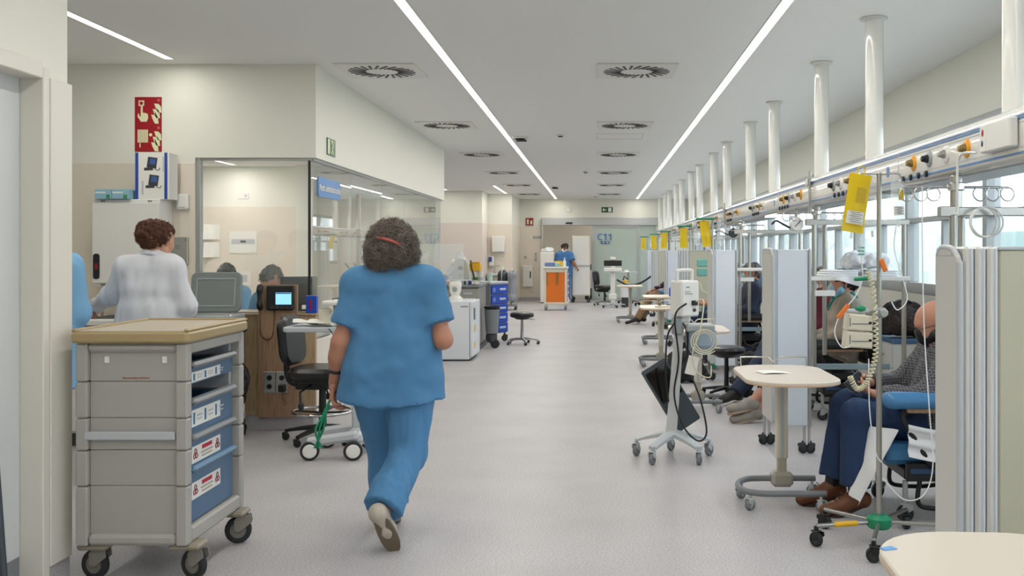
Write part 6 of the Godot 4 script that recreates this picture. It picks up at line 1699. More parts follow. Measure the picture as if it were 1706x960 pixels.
func screen(d: float, folded: bool, label: String) -> void:
	var t := thing("folding_screen", label, "screen", w(1.19 if folded else 1.245, 0, d), 0, "white folding privacy screens")
	var top := 1.465
	var dp := 0.21 if folded else 0.42
	part(t, "end_leaf", mb().span(Vector3(0, 0.22, -dp), Vector3(0.014, top - 0.03, 0), 0.004), mats.screen_cream)
	part(t, "end_rail", mb().tube(smooth([Vector3(0.008, top - 0.028, -dp + 0.01), Vector3(0.008, top - 0.004, -dp + 0.05), Vector3(0.008, top - 0.004, -0.1), Vector3(0.008, top - 0.012, -0.05), Vector3(0.01, top - 0.05, -0.008), Vector3(0.01, top - 0.12, 0.004), Vector3(0.01, 0.8, 0.006), Vector3(0.01, 0.24, 0.006)], 6), 0.011, 8), mats.light_grey)
	part(t, "end_cap", mb().span(Vector3(0, top - 0.031, -dp + 0.012), Vector3(0.014, top - 0.004, -0.05), 0.002), mats.screen_cream)
	if folded:
		for k in 3:
			var x := 0.024 + k * 0.04
			part(t, "leaf", mb().span(Vector3(x, 0.22, -0.2), Vector3(x + 0.023, top, -0.0), 0.008), mats.screen_cream)
			part(t, "leaf_edge", mb().span(Vector3(x + 0.0235, 0.22, -0.19), Vector3(x + 0.036, top - 0.002, -0.004), 0.005), mats.panel_white)
		part(t, "panel", mb().span(Vector3(0.145, 0.22, -0.05), Vector3(0.7, top - 0.01, -0.012), 0.006), hexm("screen_panel", "bcbaa6", 0.4))
		part(t, "panel_top", mb().span(Vector3(0.143, top - 0.012, -0.055), Vector3(0.702, top, -0.008), 0.003), mats.light_grey)
		part(t, "wall_post", mb().cyl(Vector3(0.4, 0.1, -0.26), Vector3(0.4, 1.9, -0.26), 0.017), mats.mid_grey)
	else:
		part(t, "spine", mb().span(Vector3(0.016, 0.22, -0.06), Vector3(0.04, top, -0.005), 0.004), mats.light_grey)
		part(t, "panel", mb().span(Vector3(0.043, 0.2, -0.045), Vector3(0.262, top - 0.004, -0.012), 0.004), mats.panel_white)
		part(t, "edge_profile", mb().span(Vector3(0.263, 0.19, -0.06), Vector3(0.285, top, -0.002), 0.006), mats.alu)
	for q in [[0.02, -dp + 0.06], [0.25, -0.03]]:
		part(t, "leg", mb().cyl(Vector3(q[0] - 0.012, 0.07, q[1]), Vector3(q[0] - 0.012, 0.225, q[1]), 0.01).cyl(Vector3(q[0] + 0.024, 0.07, q[1]), Vector3(q[0] + 0.024, 0.225, q[1]), 0.01), mats.chrome)
		for s in [-1, 1]:
			caster(t, Vector3(q[0] + 0.006 + s * 0.026, 0, q[1]), 0.035, 80 * s, mats.dark_grey, mats.rubber, mats.dark_grey, 0.022, 0.09)

func overbed(d: float, x: float, label: String, turn := 0.0, wire := true) -> void:
	var t := thing("overbed_table", label, "table", w(x, 0, d), turn, "laminate overbed tables")
	part(t, "top", mb().prism(rr(0.52, 0.86, 0.2, 8), 0.024, flat(0.725), 0.004), mats.laminate)
	part(t, "edge", mb().prism(rr(0.522, 0.862, 0.201, 8), 0.012, flat(0.7245), 0.002), mats.laminate_edge)
	if wire:
		part(t, "book_wire", mb().tube(smooth([Vector3(-0.2, 0.745, -0.35), Vector3(-0.2, 0.795, -0.36), Vector3(-0.19, 0.803, -0.36), Vector3(-0.05, 0.803, -0.36), Vector3(-0.03, 0.798, -0.36), Vector3(0.0, 0.772, -0.36), Vector3(0.03, 0.798, -0.36), Vector3(0.05, 0.803, -0.36), Vector3(0.19, 0.803, -0.36), Vector3(0.2, 0.795, -0.36), Vector3(0.2, 0.745, -0.35)], 4), 0.005, 7), mats.steel)
	part(t, "column", mb().box(Vector3(0.02, 0.47, -0.2), Vector3(0.07, 0.5, 0.055), 0.008).box(Vector3(0.02, 0.7, -0.2), Vector3(0.09, 0.045, 0.3), 0.006), mats.cream_plastic)
	part(t, "column_groove", mb().box(Vector3(0.02, 0.47, -0.171), Vector3(0.02, 0.49, 0.003)), mats.light_grey)
	part(t, "lower_column", mb().box(Vector3(0.02, 0.16, -0.2), Vector3(0.055, 0.2, 0.042), 0.006), hexm("cream_dark", "b8b29c", 0.4))
	part(t, "base_block", mb().box(Vector3(0.02, 0.1, -0.2), Vector3(0.13, 0.09, 0.1), 0.02), hexm("block", "a8a498", 0.4))
	part(t, "base_tube", mb().tube(smooth([Vector3(0.22, 0.1, -0.2), Vector3(-0.1, 0.1, -0.2), Vector3(-0.2, 0.1, -0.17), Vector3(-0.26, 0.1, -0.05), Vector3(-0.25, 0.1, 0.1), Vector3(-0.16, 0.1, 0.17), Vector3(0.0, 0.1, 0.18), Vector3(0.2, 0.1, 0.18)], 6), 0.018, 8), mats.mid_grey)
	for q in [Vector3(0.2, 0, -0.2), Vector3(-0.23, 0, -0.13), Vector3(-0.22, 0, 0.14), Vector3(0.17, 0, 0.18)]:
		caster(t, q, 0.03, q.x * 200, mats.light_grey, mats.mid_grey, mats.light_grey, 0.032, 0.085)

func recliner(d: float, x: float, label: String, seat := 0.44, sheet := false, dark := false) -> void:
	var up: Material = mats.black_vinyl if dark else mats.blue_vinyl
	var t := thing("treatment_chair", label, "armchair", w(x, 0, d), 90, "blue treatment chairs")
	part(t, "seat", mb().prism(rr(0.52, 0.44, 0.06), 0.11, Transform3D(flat().basis, Vector3(0, seat - 0.12, -0.1)), 0.03), up)
	var b := mb()
	b.x = Transform3D(rot(Vector3.RIGHT, 18), Vector3(0, seat + 0.35, 0.3))
	b.prism(rr(0.5, 0.4, 0.09, 5, Vector2(0, -0.14)) if dark else rr(0.52, 0.72, 0.09), 0.1, Transform3D(), 0.03)
	part(t, "backrest", b, up)
	for s in [-1, 1]:
		var a := mb()
		blob(a, [[Vector3(s * 0.3, 0.655, 0.12), Vector3(s * 0.3, 0.66, -0.3), 0.042, 0.042], [Vector3(s * 0.33, 0.65, 0.1), Vector3(s * 0.33, 0.65, -0.28), 0.035, 0.035]], 0.012, 0.03)
		part(t, "armrest", a, mats.blue_vinyl if not dark else mats.black_vinyl)
		part(t, "arm_board", mb().box(Vector3(s * 0.31, 0.605, -0.04), Vector3(0.06, 0.025, 0.34), 0.006), mats.walnut)
		part(t, "side_frame", mb().tube(smooth([Vector3(s * 0.3, 0.6, -0.2), Vector3(s * 0.3, 0.55, -0.22), Vector3(s * 0.3, 0.4, -0.13), Vector3(s * 0.3, 0.3, -0.05), Vector3(s * 0.3, 0.28, 0.2), Vector3(s * 0.3, 0.6, 0.16)], 5), 0.016, 8), mats.black)
		part(t, "side_panel", mb().box(Vector3(s * 0.275, 0.27, 0.03), Vector3(0.03, 0.1, 0.46), 0.006), mats.black)
		part(t, "blue_band", mb().box(Vector3(s * 0.278, 0.275, 0.03), Vector3(0.032, 0.03, 0.42), 0.004), hexm("band_blue", "27486a", 0.4))
		part(t, "foot_tube", mb().tube(smooth([Vector3(s * 0.26, 0.23, -0.12), Vector3(s * 0.26, 0.1, -0.13), Vector3(s * 0.26, 0.07, -0.05), Vector3(s * 0.26, 0.07, 0.1), Vector3(s * 0.26, 0.1, 0.17), Vector3(s * 0.26, 0.23, 0.18)], 5), 0.013, 7), mats.black)
		for z in [-0.2, 0.28]:
			caster(t, Vector3(s * 0.26, 0, z), 0.045, 30 * s, mats.grey_plastic, mats.rubber, mats.dark_grey, 0.026, 0.22)
	part(t, "under_frame", mb().box(Vector3(0, 0.25, 0.03), Vector3(0.5, 0.06, 0.46), 0.008), mats.black)
	if sheet:
		var sh := mb()
		sh.grid(func(u, v): return Vector3(-0.315 - 0.012 * sin(v * 14.0), 0.53 - v * 0.17 - 0.04 * sin(u * 3.0), -0.2 + u * 0.52), 12, 6)
		sh.grid(func(u, v): return Vector3(-0.32 + u * 0.22, 0.5 - v * 0.4 * (1.0 - u * 0.15), -0.42 + 0.02 * sin(u * 9.0) - 0.05 * v + 0.28 * (1.0 - v) * (1.0 - u) * 0.6), 10, 10)
		part(t, "paper_sheet", sh, mats.linen)

func iv_pole(d: float, x: float, label: String, near: bool) -> Node3D:
	var t := thing("infusion_stand", label, "stand", w(x, 0, d), 0, "infusion stands")
	part(t, "pole", mb().cyl(Vector3(0, 0.1, 0), Vector3(0, 1.15, 0), 0.0145).cyl(Vector3(0, 1.15, 0), Vector3(0, 1.84, 0), 0.0125), mats.steel)
	part(t, "hub", mb().lathe([Vector2(0, 0.075), Vector2(0.05, 0.075), Vector2(0.062, 0.09), Vector2(0.062, 0.125), Vector2(0.04, 0.14), Vector2(0, 0.14)], 12), mats.green)
	for k in 5:
		var a := deg_to_rad([190.0, 250.0, -8.0, 50.0, 130.0][k])
		var e := Vector3(cos(a), 0, -sin(a)) * 0.33
		var arm := part(t, "base_arm", mb().cyl(Vector3(0, 0.105, 0) + e * 0.15, Vector3(0, 0.1, 0) + e, 0.011), mats.steel)
		if k == 0:
			part(arm, "yellow_sleeve", mb().cyl(Vector3(0, 0.104, 0) + e * 0.35, Vector3(0, 0.101, 0) + e * 0.72, 0.0135), mats.yellow)
		caster(t, e, 0.036, 30.0 + k * 50, mats.black, mats.rubber, mats.dark_grey, 0.03, 0.1)
	var hk := mb()
	for s in [-1, 1]:
		hk.tube(smooth([Vector3(0, 1.83, 0), Vector3(s * 0.07, 1.835, 0), Vector3(s * 0.1, 1.83, 0), Vector3(s * 0.11, 1.81, 0), Vector3(s * 0.1, 1.795, 0)], 5), 0.004, 6)
	part(t, "hook", hk, mats.chrome)
	return t

func fluid_bag(called: String, label: String, p: Vector3, tilt: float, size: Vector2, m: Material, detail: bool, group := "") -> void:
	var t := thing(called, label, "bag", p)
	if group: t.set_meta("group", group)
	var bs := rot(Vector3.BACK, tilt) * rot(Vector3.UP, 12)
	var f := func(sgn): return func(u, v): return bs * Vector3((u - 0.5) * size.x, -v * size.y, sgn * (0.002 + 0.014 * sin(u * PI) * pow(sin(clampf(v * 1.1, 0, 1) * PI * 0.95 + 0.08), 0.6)))
	var mm := mb()
	mm.grid(f.call(1.0), 10, 14)
	mm.grid(f.call(-1.0), 10, 14)
	part(t, "film", mm, m)
	part(t, "hanger", mb().tube(smooth([bs * Vector3(-0.02, 0, 0), bs * Vector3(-0.015, 0.035, 0), bs * Vector3(0.015, 0.035, 0), bs * Vector3(0.02, 0, 0)], 4), 0.003, 5), m)
	part(t, "port", mb().cyl(bs * Vector3(0, -size.y, 0), bs * Vector3(0, -size.y - 0.03, 0), 0.006), mats.tube_white)
	if detail:
		var lx := Transform3D(bs, Vector3())
		var lb := part(t, "label_sticker", mb().at(lx).grid(func(u, v): return Vector3((u - 0.5) * size.x * 0.8, -size.y * (0.64 + v * 0.22), 0.0175 * sin(u * PI * 0.8 + 0.3) + 0.003), 6, 3), mats.paper)
		for q in 6:
			part(lb, "print_line", mb().at(lx).box(Vector3(-0.01 + (q % 2) * 0.012, -size.y * (0.66 + q * 0.033), 0.0215), Vector3(size.x * 0.5, 0.0025, 0.001)), mats.mid_grey)
		part(t, "inner_print", mb().at(lx).box(Vector3(0.01, -size.y * 0.36, 0.0165), Vector3(size.x * 0.42, size.y * 0.25, 0.001)), hexm("bag_print", "c9a81c", 0.4))

func right_side() -> void:
	hexm("dark_blue", "24416e", 0.4)
	var bounds := [-1.81, 1.87, 5.55, 9.23, 12.91, 16.59, 20.27, 23.95, 28.7]
	for k in 8: rail_unit(k, bounds[k], bounds[k + 1])
	var pz := [4.37, 6.49, 8.02, 10.15, 11.72, 13.85, 15.4, 17.53, 19.08, 21.2, 22.75, 24.9, 26.45, 28.6]
	for k in 14:
		var p := thing("support_post", "%s white ceiling post carrying the medical rail" % ORD[k], "post", w(1.835 if k == 0 else 1.805, 2.034, pz[k]), 0, "white rail support posts")
		part(p, "tube", mb().cyl(Vector3(), Vector3(0, CEIL - 2.034, 0), 0.057, -1, 28), mats.white_gloss)
		part(p, "flange", mb().cyl(Vector3(0, CEIL - 2.05, 0), Vector3(0, CEIL - 2.035, 0), 0.085, -1, 28), mats.white_paint)
	# box on the rail
	var t := thing("rail_module", "pale grey monitor module with red and blue dots on the nearest rail", "module", w(1.6705, 1.925, 4.12))
	part(t, "housing", mb().box(Vector3(-0.018, 0, 0.02), Vector3(0.036, 0.12, 0.3), 0.006), mats.white_plastic)
	part(t, "face", mb().box(Vector3(-0.036, 0, -0.1), Vector3(0.006, 0.11, 0.06), 0.002), mats.paper)
	part(t, "red_dot", mb().ell(Vector3(-0.039, 0.025, -0.1), Vector3(0.003, 0.016, 0.012), 10), mats.red_sign)
	part(t, "blue_dot", mb().ell(Vector3(-0.039, -0.02, -0.105), Vector3(0.003, 0.014, 0.012), 10), hexm("navy_dot", "2a2f6a", 0.4))
	var cord := mb().tube(smooth([Vector3(-0.05, -0.055, -0.14), Vector3(-0.08, -0.05, -0.22), Vector3(-0.085, -0.09, -0.26), Vector3(-0.085, -0.2, -0.27), Vector3(-0.075, -0.3, -0.3)], 6), 0.006, 7)
	part(t, "cord", cord, mats.tube_white)
	frame_unit(4.69, 1.61, 2.3, 1.636, "nearest steel equipment frame with ring hooks above the folded screen", false)
	frame_unit(7.83, 1.64, 2.45, 1.676, "steel equipment frame with linen shelf in the second bay", true)
	frame_unit(11.6, 1.6, 2.4, 1.676, "steel equipment frame with white shelf in the third bay", true)
	for k in 3:
		frame_unit(15.4 + k * 3.68, 1.6, 2.3, 1.676, ["steel equipment frame in the fourth bay from the camera", "steel equipment frame in the fifth bay from the camera", "steel equipment frame in the farthest bay"][k], k < 2)
	# coil of cable on the near frame
	var cb := mb()
	for q in 3:
		var ring := []
		for s in 22: ring.append(Vector3(sin(TAU * s / 22) * (0.062 + q * 0.006) + q * 0.008, cos(TAU * s / 22) * 0.07, 0.004 * q + 0.003 * sin(s * 1.0)))
		cb.tube(ring, 0.0045, 6, true)
	solo("cable_coil", cb, mats.tube_white, "coiled white cable hanging on the nearest frame bar", "cable", w(1.79, 1.585, 4.62))
	solo("call_line", mb().tube(smooth([Vector3(-0.1, 0.05, 0), Vector3(-0.1, -0.2, 0.0), Vector3(-0.085, -0.6, -0.02), Vector3(-0.06, -1.0, -0.02), Vector3(-0.05, -1.25, 0.0), Vector3(-0.1, -1.38, 0.03), Vector3(-0.2, -1.4, 0.05), Vector3(-0.3, -1.3, 0.05)], 8), 0.003, 6), mats.tube_white, "thin white cord hanging from the ring hooks past the man", "cord", w(1.62, 1.7, 4.66))
	# brackets on the rail
	for q in [[7.76, "steel clamp bracket on the second rail section"], [12.95, "steel clamp bracket at the joint of the far rail sections"]]:
		var c := thing("rail_clamp", q[1], "clamp", w(1.655, 1.9, q[0]), 0, "rail clamp brackets")
		part(c, "upright", mb().box(Vector3(0, 0.01, 0), Vector3(0.02, 0.33, 0.025), 0.003), mats.steel)
		part(c, "jaw", mb().box(Vector3(0.0, 0.09, -0.06), Vector3(0.03, 0.06, 0.12), 0.006), mats.steel)
	# linen on the second shelf
	for q in [[1.9, 0.0, 0.3, 0.055, "folded white sheets at the left of the second bay shelf"], [2.22, 0.02, 0.28, 0.05, "folded white sheets at the right of the second bay shelf"]]:
		var o := thing("linen_stack", q[4], "linen", w(q[0], 1.252, 7.93))
		for k in 3:
			part(o, "sheet", mb().prism(rr(q[2] - k * 0.03, 0.28, 0.03), 0.016, Transform3D(flat().basis * rot(Vector3.BACK, 2.0 * k), Vector3(k * 0.01, k * 0.017, 0)), 0.006), mats.linen)
	var pl := mb()
	blob(pl, [[Vector3(-0.14, 0.0, 0), Vector3(0.14, 0.0, 0), 0.05, 0.045], [Vector3(-0.12, 0.03, 0.08), Vector3(0.12, 0.02, 0.08), 0.05, 0.05], [Vector3(-0.12, 0.03, -0.07), Vector3(0.12, 0.03, -0.07), 0.05, 0.05]], 0.012, 0.04, fold_noise(44, 9.0), 0.03)
	solo("pillow", pl, mats.linen, "crumpled white pillow lying on the folded sheets", "pillow", w(2.14, 1.355, 7.95))
	var dr := mb()
	dr.grid(func(u, v): return Vector3(u * 0.2, -v * 0.06 * (0.4 + u), 0.19 + 0.01 * sin(u * 8)), 8, 3)
	solo("hanging_towel", dr, mats.linen, "white cloth corner hanging over the shelf edge", "cloth", w(1.85, 1.255, 7.93))
	# bag on the bedside cabinets
	for k in 5:
		var dd: float = [8.24, 10.9, 14.3, 18.0, 21.7][k]
		var c := thing("bedside_cabinet", ["white bedside cabinet with blue top under the floral bag", "white bedside cabinet behind the person in maroon", "white bedside cabinet in the fourth bay", "white bedside cabinet in the fifth bay", "white bedside cabinet in the farthest bay"][k], "cabinet", w(2.59 if k else 2.58, 0, dd), 0, "bedside cabinets")
		part(c, "body", mb().span(Vector3(-0.19, 0.08, -0.2), Vector3(0.19, 0.7, 0.2), 0.004), mats.white_paint)
		part(c, "top", mb().span(Vector3(-0.2, 0.7, -0.21), Vector3(0.2, 0.74, 0.21), 0.005), hexm("top_blue", "4a6f95", 0.4))
		part(c, "plinth", mb().span(Vector3(-0.15, 0, -0.22), Vector3(0.15, 0.08, 0.22)), mats.dark_grey)
		part(c, "lock", mb().cyl(Vector3(0.05, 0.6, 0.2), Vector3(0.05, 0.6, 0.21), 0.014, -1, 12), mats.mid_grey)
		for q in 3:
			var dw := part(c, "drawer", mb().span(Vector3(-0.205, 0.1 + q * 0.2, -0.18), Vector3(-0.19, 0.29 + q * 0.2, 0.18), 0.003), mats.white_plastic)
			part(dw, "knob", mb().ell(Vector3(-0.215, 0.2 + q * 0.2, 0), Vector3(0.012, 0.012, 0.012), 8), mats.steel)
	var fb := thing("floral_bag", "dark flower-patterned bag lying on the blue-topped cabinet", "bag", w(2.56, 0.762, 8.24))
	var bg := mb()
	blob(bg, [[Vector3(-0.12, 0.11, 0), Vector3(0.1, 0.1, 0), 0.11, 0.11], [Vector3(-0.1, 0.18, 0), Vector3(0.04, 0.18, 0), 0.09, 0.08], [Vector3(-0.1, 0.08, 0.1), Vector3(0.1, 0.08, 0.1), 0.08, 0.08]], 0.014, 0.05, fold_noise(51, 9.0), 0.025)
	var fm := mat("floral", Color(1, 1, 1), 0.8)
	tri_tex(fm, noise_tex(77, 0.08, [[0.0, "0d0c0c"], [0.6, "1a1614"], [0.68, "4d382f"], [0.76, "7a5f54"], [1.0, "8c7a70"]], 256, 3), Vector3(4, 4, 4), false)
	part(fb, "body", bg, fm)
	part(fb, "strap", mb().tube(smooth([Vector3(-0.15, 0.18, 0.08), Vector3(-0.1, 0.27, 0.05), Vector3(0.02, 0.27, 0.02), Vector3(0.08, 0.18, 0.05)], 6), 0.012, 6), mats.black)
	# chairs
	recliner(5.6, 1.85, "blue treatment chair holding the man in jeans", 0.42, true)
	recliner(8.8, 2.13, "treatment chair under the person in beige coat", 0.44, false, true)
	recliner(9.8, 2.15, "treatment chair under the person in maroon sweater", 0.44, false, true)
	recliner(12.3, 1.88, "treatment chair under the person in navy jacket", 0.46, false, true)
	recliner(13.3, 1.76, "treatment chair under the bare-armed patient", 0.46)
	recliner(19.8, 1.54, "treatment chair under the patient in khaki trousers", 0.46)
	# screens
	screen(3.3, true, "folded privacy screen cut by the right edge of the picture")
	screen(7.11, false, "white privacy screen behind the nearest overbed table")
	screen(10.85, false, "white privacy screen beyond the round stool of the bays")
	for k in 4:
		screen(14.5 + k * 3.68, k % 2 == 0, ["privacy screen right behind the monitor trolley", "privacy screen beyond the blue bottle table", "privacy screen before the farthest bay", "farthest privacy screen near the end wall"][k])
	# tables
	overbed(5.72, 1.075, "nearest whole overbed table with papers before the white screen")
	overbed(9.1, 0.92, "overbed table half hidden by the monitor trolley")
	overbed(12.6, 0.8, "overbed table carrying small items beyond the monitor trolley")
	overbed(15.6, 0.97, "overbed table carrying the blue bottle", 0, false)
	overbed(20.3, 0.66, "overbed table before the patient in khaki trousers", 0, false)
	overbed(2.06, 0.905, "overbed table cut by the bottom right corner of the picture", -3, false)
	solo("blue_sticker", mb().box(Vector3(0, 0.001, 0), Vector3(0.035, 0.002, 0.022)), hexm("tape_blue", "5f9fd8", 0.5), "scrap of blue tape on the bottom right table", "tape", w(0.685, 0.7492, 2.345), 20)
	var pp := mb()
	pp.grid(func(u, v): return Vector3((u - 0.5) * 0.2, 0.003 + 0.004 * sin(u * 5.0), (v - 0.5) * 0.14), 6, 3)
	solo("paper_sheet", pp, mats.paper, "white papers lying on the nearest whole overbed table", "paper", w(1.03, 0.7495, 5.75), 12)
	t = thing("blue_bottle", "small blue plastic bottle on the far overbed table", "bottle", w(1.16, 0.749, 15.45))
	part(t, "body", mb().lathe([Vector2(0, 0), Vector2(0.045, 0), Vector2(0.048, 0.01), Vector2(0.048, 0.12), Vector2(0.03, 0.145), Vector2(0, 0.15)], 16), mats.royal_blue)
	part(t, "cap", mb().lathe([Vector2(0.02, 0.145), Vector2(0.022, 0.18), Vector2(0, 0.182)], 12), hexm("cap_blue", "7aa4d8", 0.4))
	t = thing("small_tray", "cream dish with small items on the third overbed table", "dish", w(0.82, 0.749, 12.45))
	part(t, "dish", mb().prism(rr(0.2, 0.14, 0.03), 0.02, flat(0), 0.005), mats.cream_plastic)
	part(t, "vial", mb().cyl(Vector3(-0.04, 0.02, 0), Vector3(-0.04, 0.06, 0), 0.018), mats.brass)
	solo("tv_remote", mb().box(Vector3(0, 0.01, 0), Vector3(0.16, 0.02, 0.05), 0.005), mats.dark_grey, "dark remote control lying on the third overbed table", "remote", w(0.97, 0.749, 12.75), 10)
	stool("round black stool between the white screens of the bays", w(1.29, 0, 9.95), mats.black, 20)
	# backpacks on the floor
	for q in [[0.95, 11.0, "black bag on the floor behind the second overbed table"], [1.78, 11.0, "black bag on the floor beyond the stool"]]:
		var o := thing("black_bag", q[2], "bag", w(q[0], 0, q[1]), 0, "black bags on the floor")
		var bm := mb()
		blob(bm, [[Vector3(-0.12, 0.13, 0), Vector3(0.12, 0.13, 0), 0.125, 0.125], [Vector3(-0.08, 0.26, 0), Vector3(0.08, 0.26, 0), 0.09, 0.09]], 0.02, 0.05, fold_noise(61, 8.0), 0.02)
		part(o, "body", bm, hexm("bag_cloth", "1b1c20", 0.8))
		part(o, "strap", mb().tube(smooth([Vector3(-0.08, 0.3, 0), Vector3(-0.04, 0.42, 0), Vector3(0.04, 0.42, 0), Vector3(0.08, 0.3, 0)], 5), 0.012, 6), mats.black)
	infusion()
	monitor_trolley()

func infusion() -> void:
	var t := iv_pole(4.95, 1.4, "nearest infusion stand with green hub and yellow banded foot", true)
	part(t, "clamp", mb().box(Vector3(0, 1.145, 0.01), Vector3(0.06, 0.05, 0.05), 0.01).cyl(Vector3(0.01, 1.145, 0.03), Vector3(0.01, 1.145, 0.06), 0.02), mats.alu)
	fluid_bag("infusion_bag", "yellow infusion bag with white label on the nearest stand", w(1.305, 1.83, 4.93), -9, Vector2(0.115, 0.29), mats.yellow_bag, true)
	fluid_bag("infusion_bag", "clear drip bag behind the yellow bag on the nearest stand", w(1.36, 1.79, 4.99), 4, Vector2(0.09, 0.24), mats.clear_plastic, false, "clear drip bags")
	fluid_bag("infusion_bag", "clear drip bag right of the nearest stand pole", w(1.49, 1.8, 4.95), 2, Vector2(0.07, 0.2), mats.clear_plastic, true, "clear drip bags")
	t = thing("infusion_pump", "cream stacked infusion pump clamped to the nearest stand", "pump", w(1.30, 0.97, 4.97), 0)
	t.scale = Vector3(0.86, 0.86, 0.86)
	for k in 2:
		var u := part(t, "module", mb().prism(PackedVector2Array([Vector2(-0.085 + k * 0.008, 0.005), Vector2(0.07, -0.005), Vector2(0.075, 0.085), Vector2(-0.075 + k * 0.008, 0.1)]), 0.12, Transform3D(Basis(), Vector3(0, k * 0.1, -0.06)), 0.012), mats.cream_plastic)
		part(u, "slot", mb().box(Vector3(0.0, 0.04 + k * 0.1, 0.061), Vector3(0.1, 0.006, 0.003)).box(Vector3(-0.06, 0.05 + k * 0.1, 0.061), Vector3(0.006, 0.05, 0.003)), mats.mid_grey)
		part(u, "catch", mb().box(Vector3(0.055, 0.045 + k * 0.1, 0.062), Vector3(0.018, 0.014, 0.005), 0.002), mats.black)
	part(t, "handle", mb().box(Vector3(0, 0.21, 0), Vector3(0.13, 0.025, 0.06), 0.008), mats.light_grey)
	part(t, "knob", mb().ell(Vector3(0.01, 0.225, 0.02), Vector3(0.035, 0.02, 0.02), 10), mats.green)
	part(t, "arm", mb().box(Vector3(0.075, 0.2, 0), Vector3(0.06, 0.03, 0.03), 0.006), mats.alu)
	# coiled lead
	var path := smooth([Vector3(0.015, 0.4, 0), Vector3(0.03, 0.3, 0.02), Vector3(0.04, 0.12, 0.03), Vector3(0.035, -0.03, 0.03), Vector3(-0.005, -0.14, 0.03), Vector3(-0.05, -0.17, 0.03), Vector3(-0.085, -0.11, 0.03)], 45)
	var cc := []
	for i in path.size():
		var tg: Vector3 = (path[mini(i + 1, path.size() - 1)] - path[maxi(i - 1, 0)]).normalized()
		var u := tg.cross(Vector3.BACK).normalized()
		cc.append(path[i] + (u * cos(i * 0.95) + tg.cross(u) * sin(i * 0.95)) * 0.011)
	solo("coiled_lead", mb().tube(cc, 0.0042, 5), mats.tube_cream, "cream coiled lead hanging in a loop beside the infusion pump", "cable", w(1.315, 0.95, 4.88))
	# drip lines and clips
	t = thing("drip_line", "clear drip line with orange and green clips below the yellow bag", "tubing", w(1.3, 1.5, 4.93))
	part(t, "tube", mb().tube(smooth([Vector3(0.0, 0.02, 0.0), Vector3(0.01, -0.12, 0), Vector3(0.01, -0.2, 0), Vector3(-0.03, -0.28, 0.01), Vector3(-0.1, -0.36, 0.02), Vector3(-0.13, -0.45, 0.02), Vector3(-0.1, -0.52, 0.03), Vector3(-0.06, -0.52, 0.04)], 8), 0.003, 6), mats.tube_white)
	part(t, "orange_clip", mb().bar(Vector3(-0.06, -0.315, 0.015), Vector3(-0.115, -0.38, 0.02), 0.016, 0.02, 0.003), mats.orange)
	part(t, "orange_clip", mb().bar(Vector3(0.1, -0.09, 0.01), Vector3(0.125, -0.15, 0.01), 0.014, 0.024, 0.003), mats.orange)
	part(t, "green_connector", mb().bar(Vector3(-0.03, -0.19, 0), Vector3(0.045, -0.185, 0), 0.018, 0.018, 0.005), mats.green)
	for k in 3:
		part(t, "green_tap", mb().bar(Vector3(-0.01, -0.03 - k * 0.018, 0), Vector3(0.022, -0.034 - k * 0.016, 0), 0.008, 0.007, 0.002), mats.teal)
	part(t, "drip_chamber", mb().cyl(Vector3(0, 0.0, 0), Vector3(0.003, -0.05, 0), 0.009), mats.clear_plastic)
	t = thing("drip_line", "thin clear tubing looping beside the nearest stand pole", "tubing", w(1.45, 1.56, 4.93))
	part(t, "tube", mb().tube(smooth([Vector3(0.03, 0.02, 0), Vector3(0.02, -0.1, 0), Vector3(0.06, -0.25, 0.01), Vector3(0.08, -0.35, 0.01), Vector3(0.03, -0.4, 0.02), Vector3(0.0, -0.36, 0.02)], 8), 0.003, 6), mats.tube_white)
	part(t, "tube", mb().tube(smooth([Vector3(-0.115, -0.64, 0.03), Vector3(-0.11, -0.9, 0.03), Vector3(-0.08, -1.1, 0.03), Vector3(-0.05, -1.15, 0.04)], 8), 0.003, 6), mats.tube_white)
	# far stands and bags
	var far := [[11.75, 1.36, 8.0, "infusion stand with teal pump beyond the monitor trolley"], [15.2, 1.42, 0.0, "infusion stand rising behind the folded far screen"], [19.2, 1.4, -4.0, "infusion stand of the fifth bay"], [22.6, 1.38, 3.0, "infusion stand of the sixth bay"], [26.4, 1.34, -5.0, "farthest infusion stand near the end wall"]]
	for k in 5:
		var q: Array = far[k]
		var p := iv_pole(q[0], q[1], q[3], false)
		fluid_bag("infusion_bag", "yellow infusion bag on the " + ["stand beyond the monitor trolley", "stand behind the folded far screen", "fifth bay stand", "sixth bay stand", "farthest stand"][k], w(q[1] - 0.1, 1.8, q[0]), q[2], Vector2(0.12, 0.3), mats.yellow_bag, false, "far yellow infusion bags")
		part(p, "bag_hanger", mb().box(Vector3(-0.09, 1.83, 0.02), Vector3(0.22, 0.025, 0.02), 0.006), mats.green)
		fluid_bag("infusion_bag", "clear drip bag on the " + ["stand beyond the monitor trolley", "stand behind the folded far screen", "fifth bay stand", "sixth bay stand", "farthest stand"][k], w(q[1] + 0.1, 1.78, q[0]), 0, Vector2(0.1, 0.24), mats.clear_plastic, false, "far clear drip bags")
		if k == 0:
			for j in 2:
				part(p, "pump", mb().box(Vector3(-0.1, 1.2 + j * 0.11, 0.02), Vector3(0.17, 0.09, 0.1), 0.01), hexm("pump_teal", "6fb0a4", 0.45))
			part(p, "orange_clip", mb().bar(Vector3(-0.05, 1.3, 0.08), Vector3(0.08, 1.34, 0.08), 0.03, 0.03, 0.006), mats.orange)
			part(p, "tube", mb().tube(smooth([Vector3(-0.15, 1.08, 0.06), Vector3(-0.12, 0.98, 0.07), Vector3(0.0, 0.95, 0.07), Vector3(0.06, 1.05, 0.06), Vector3(0.08, 1.2, 0.05)], 6), 0.008, 6), mats.tube_cream)
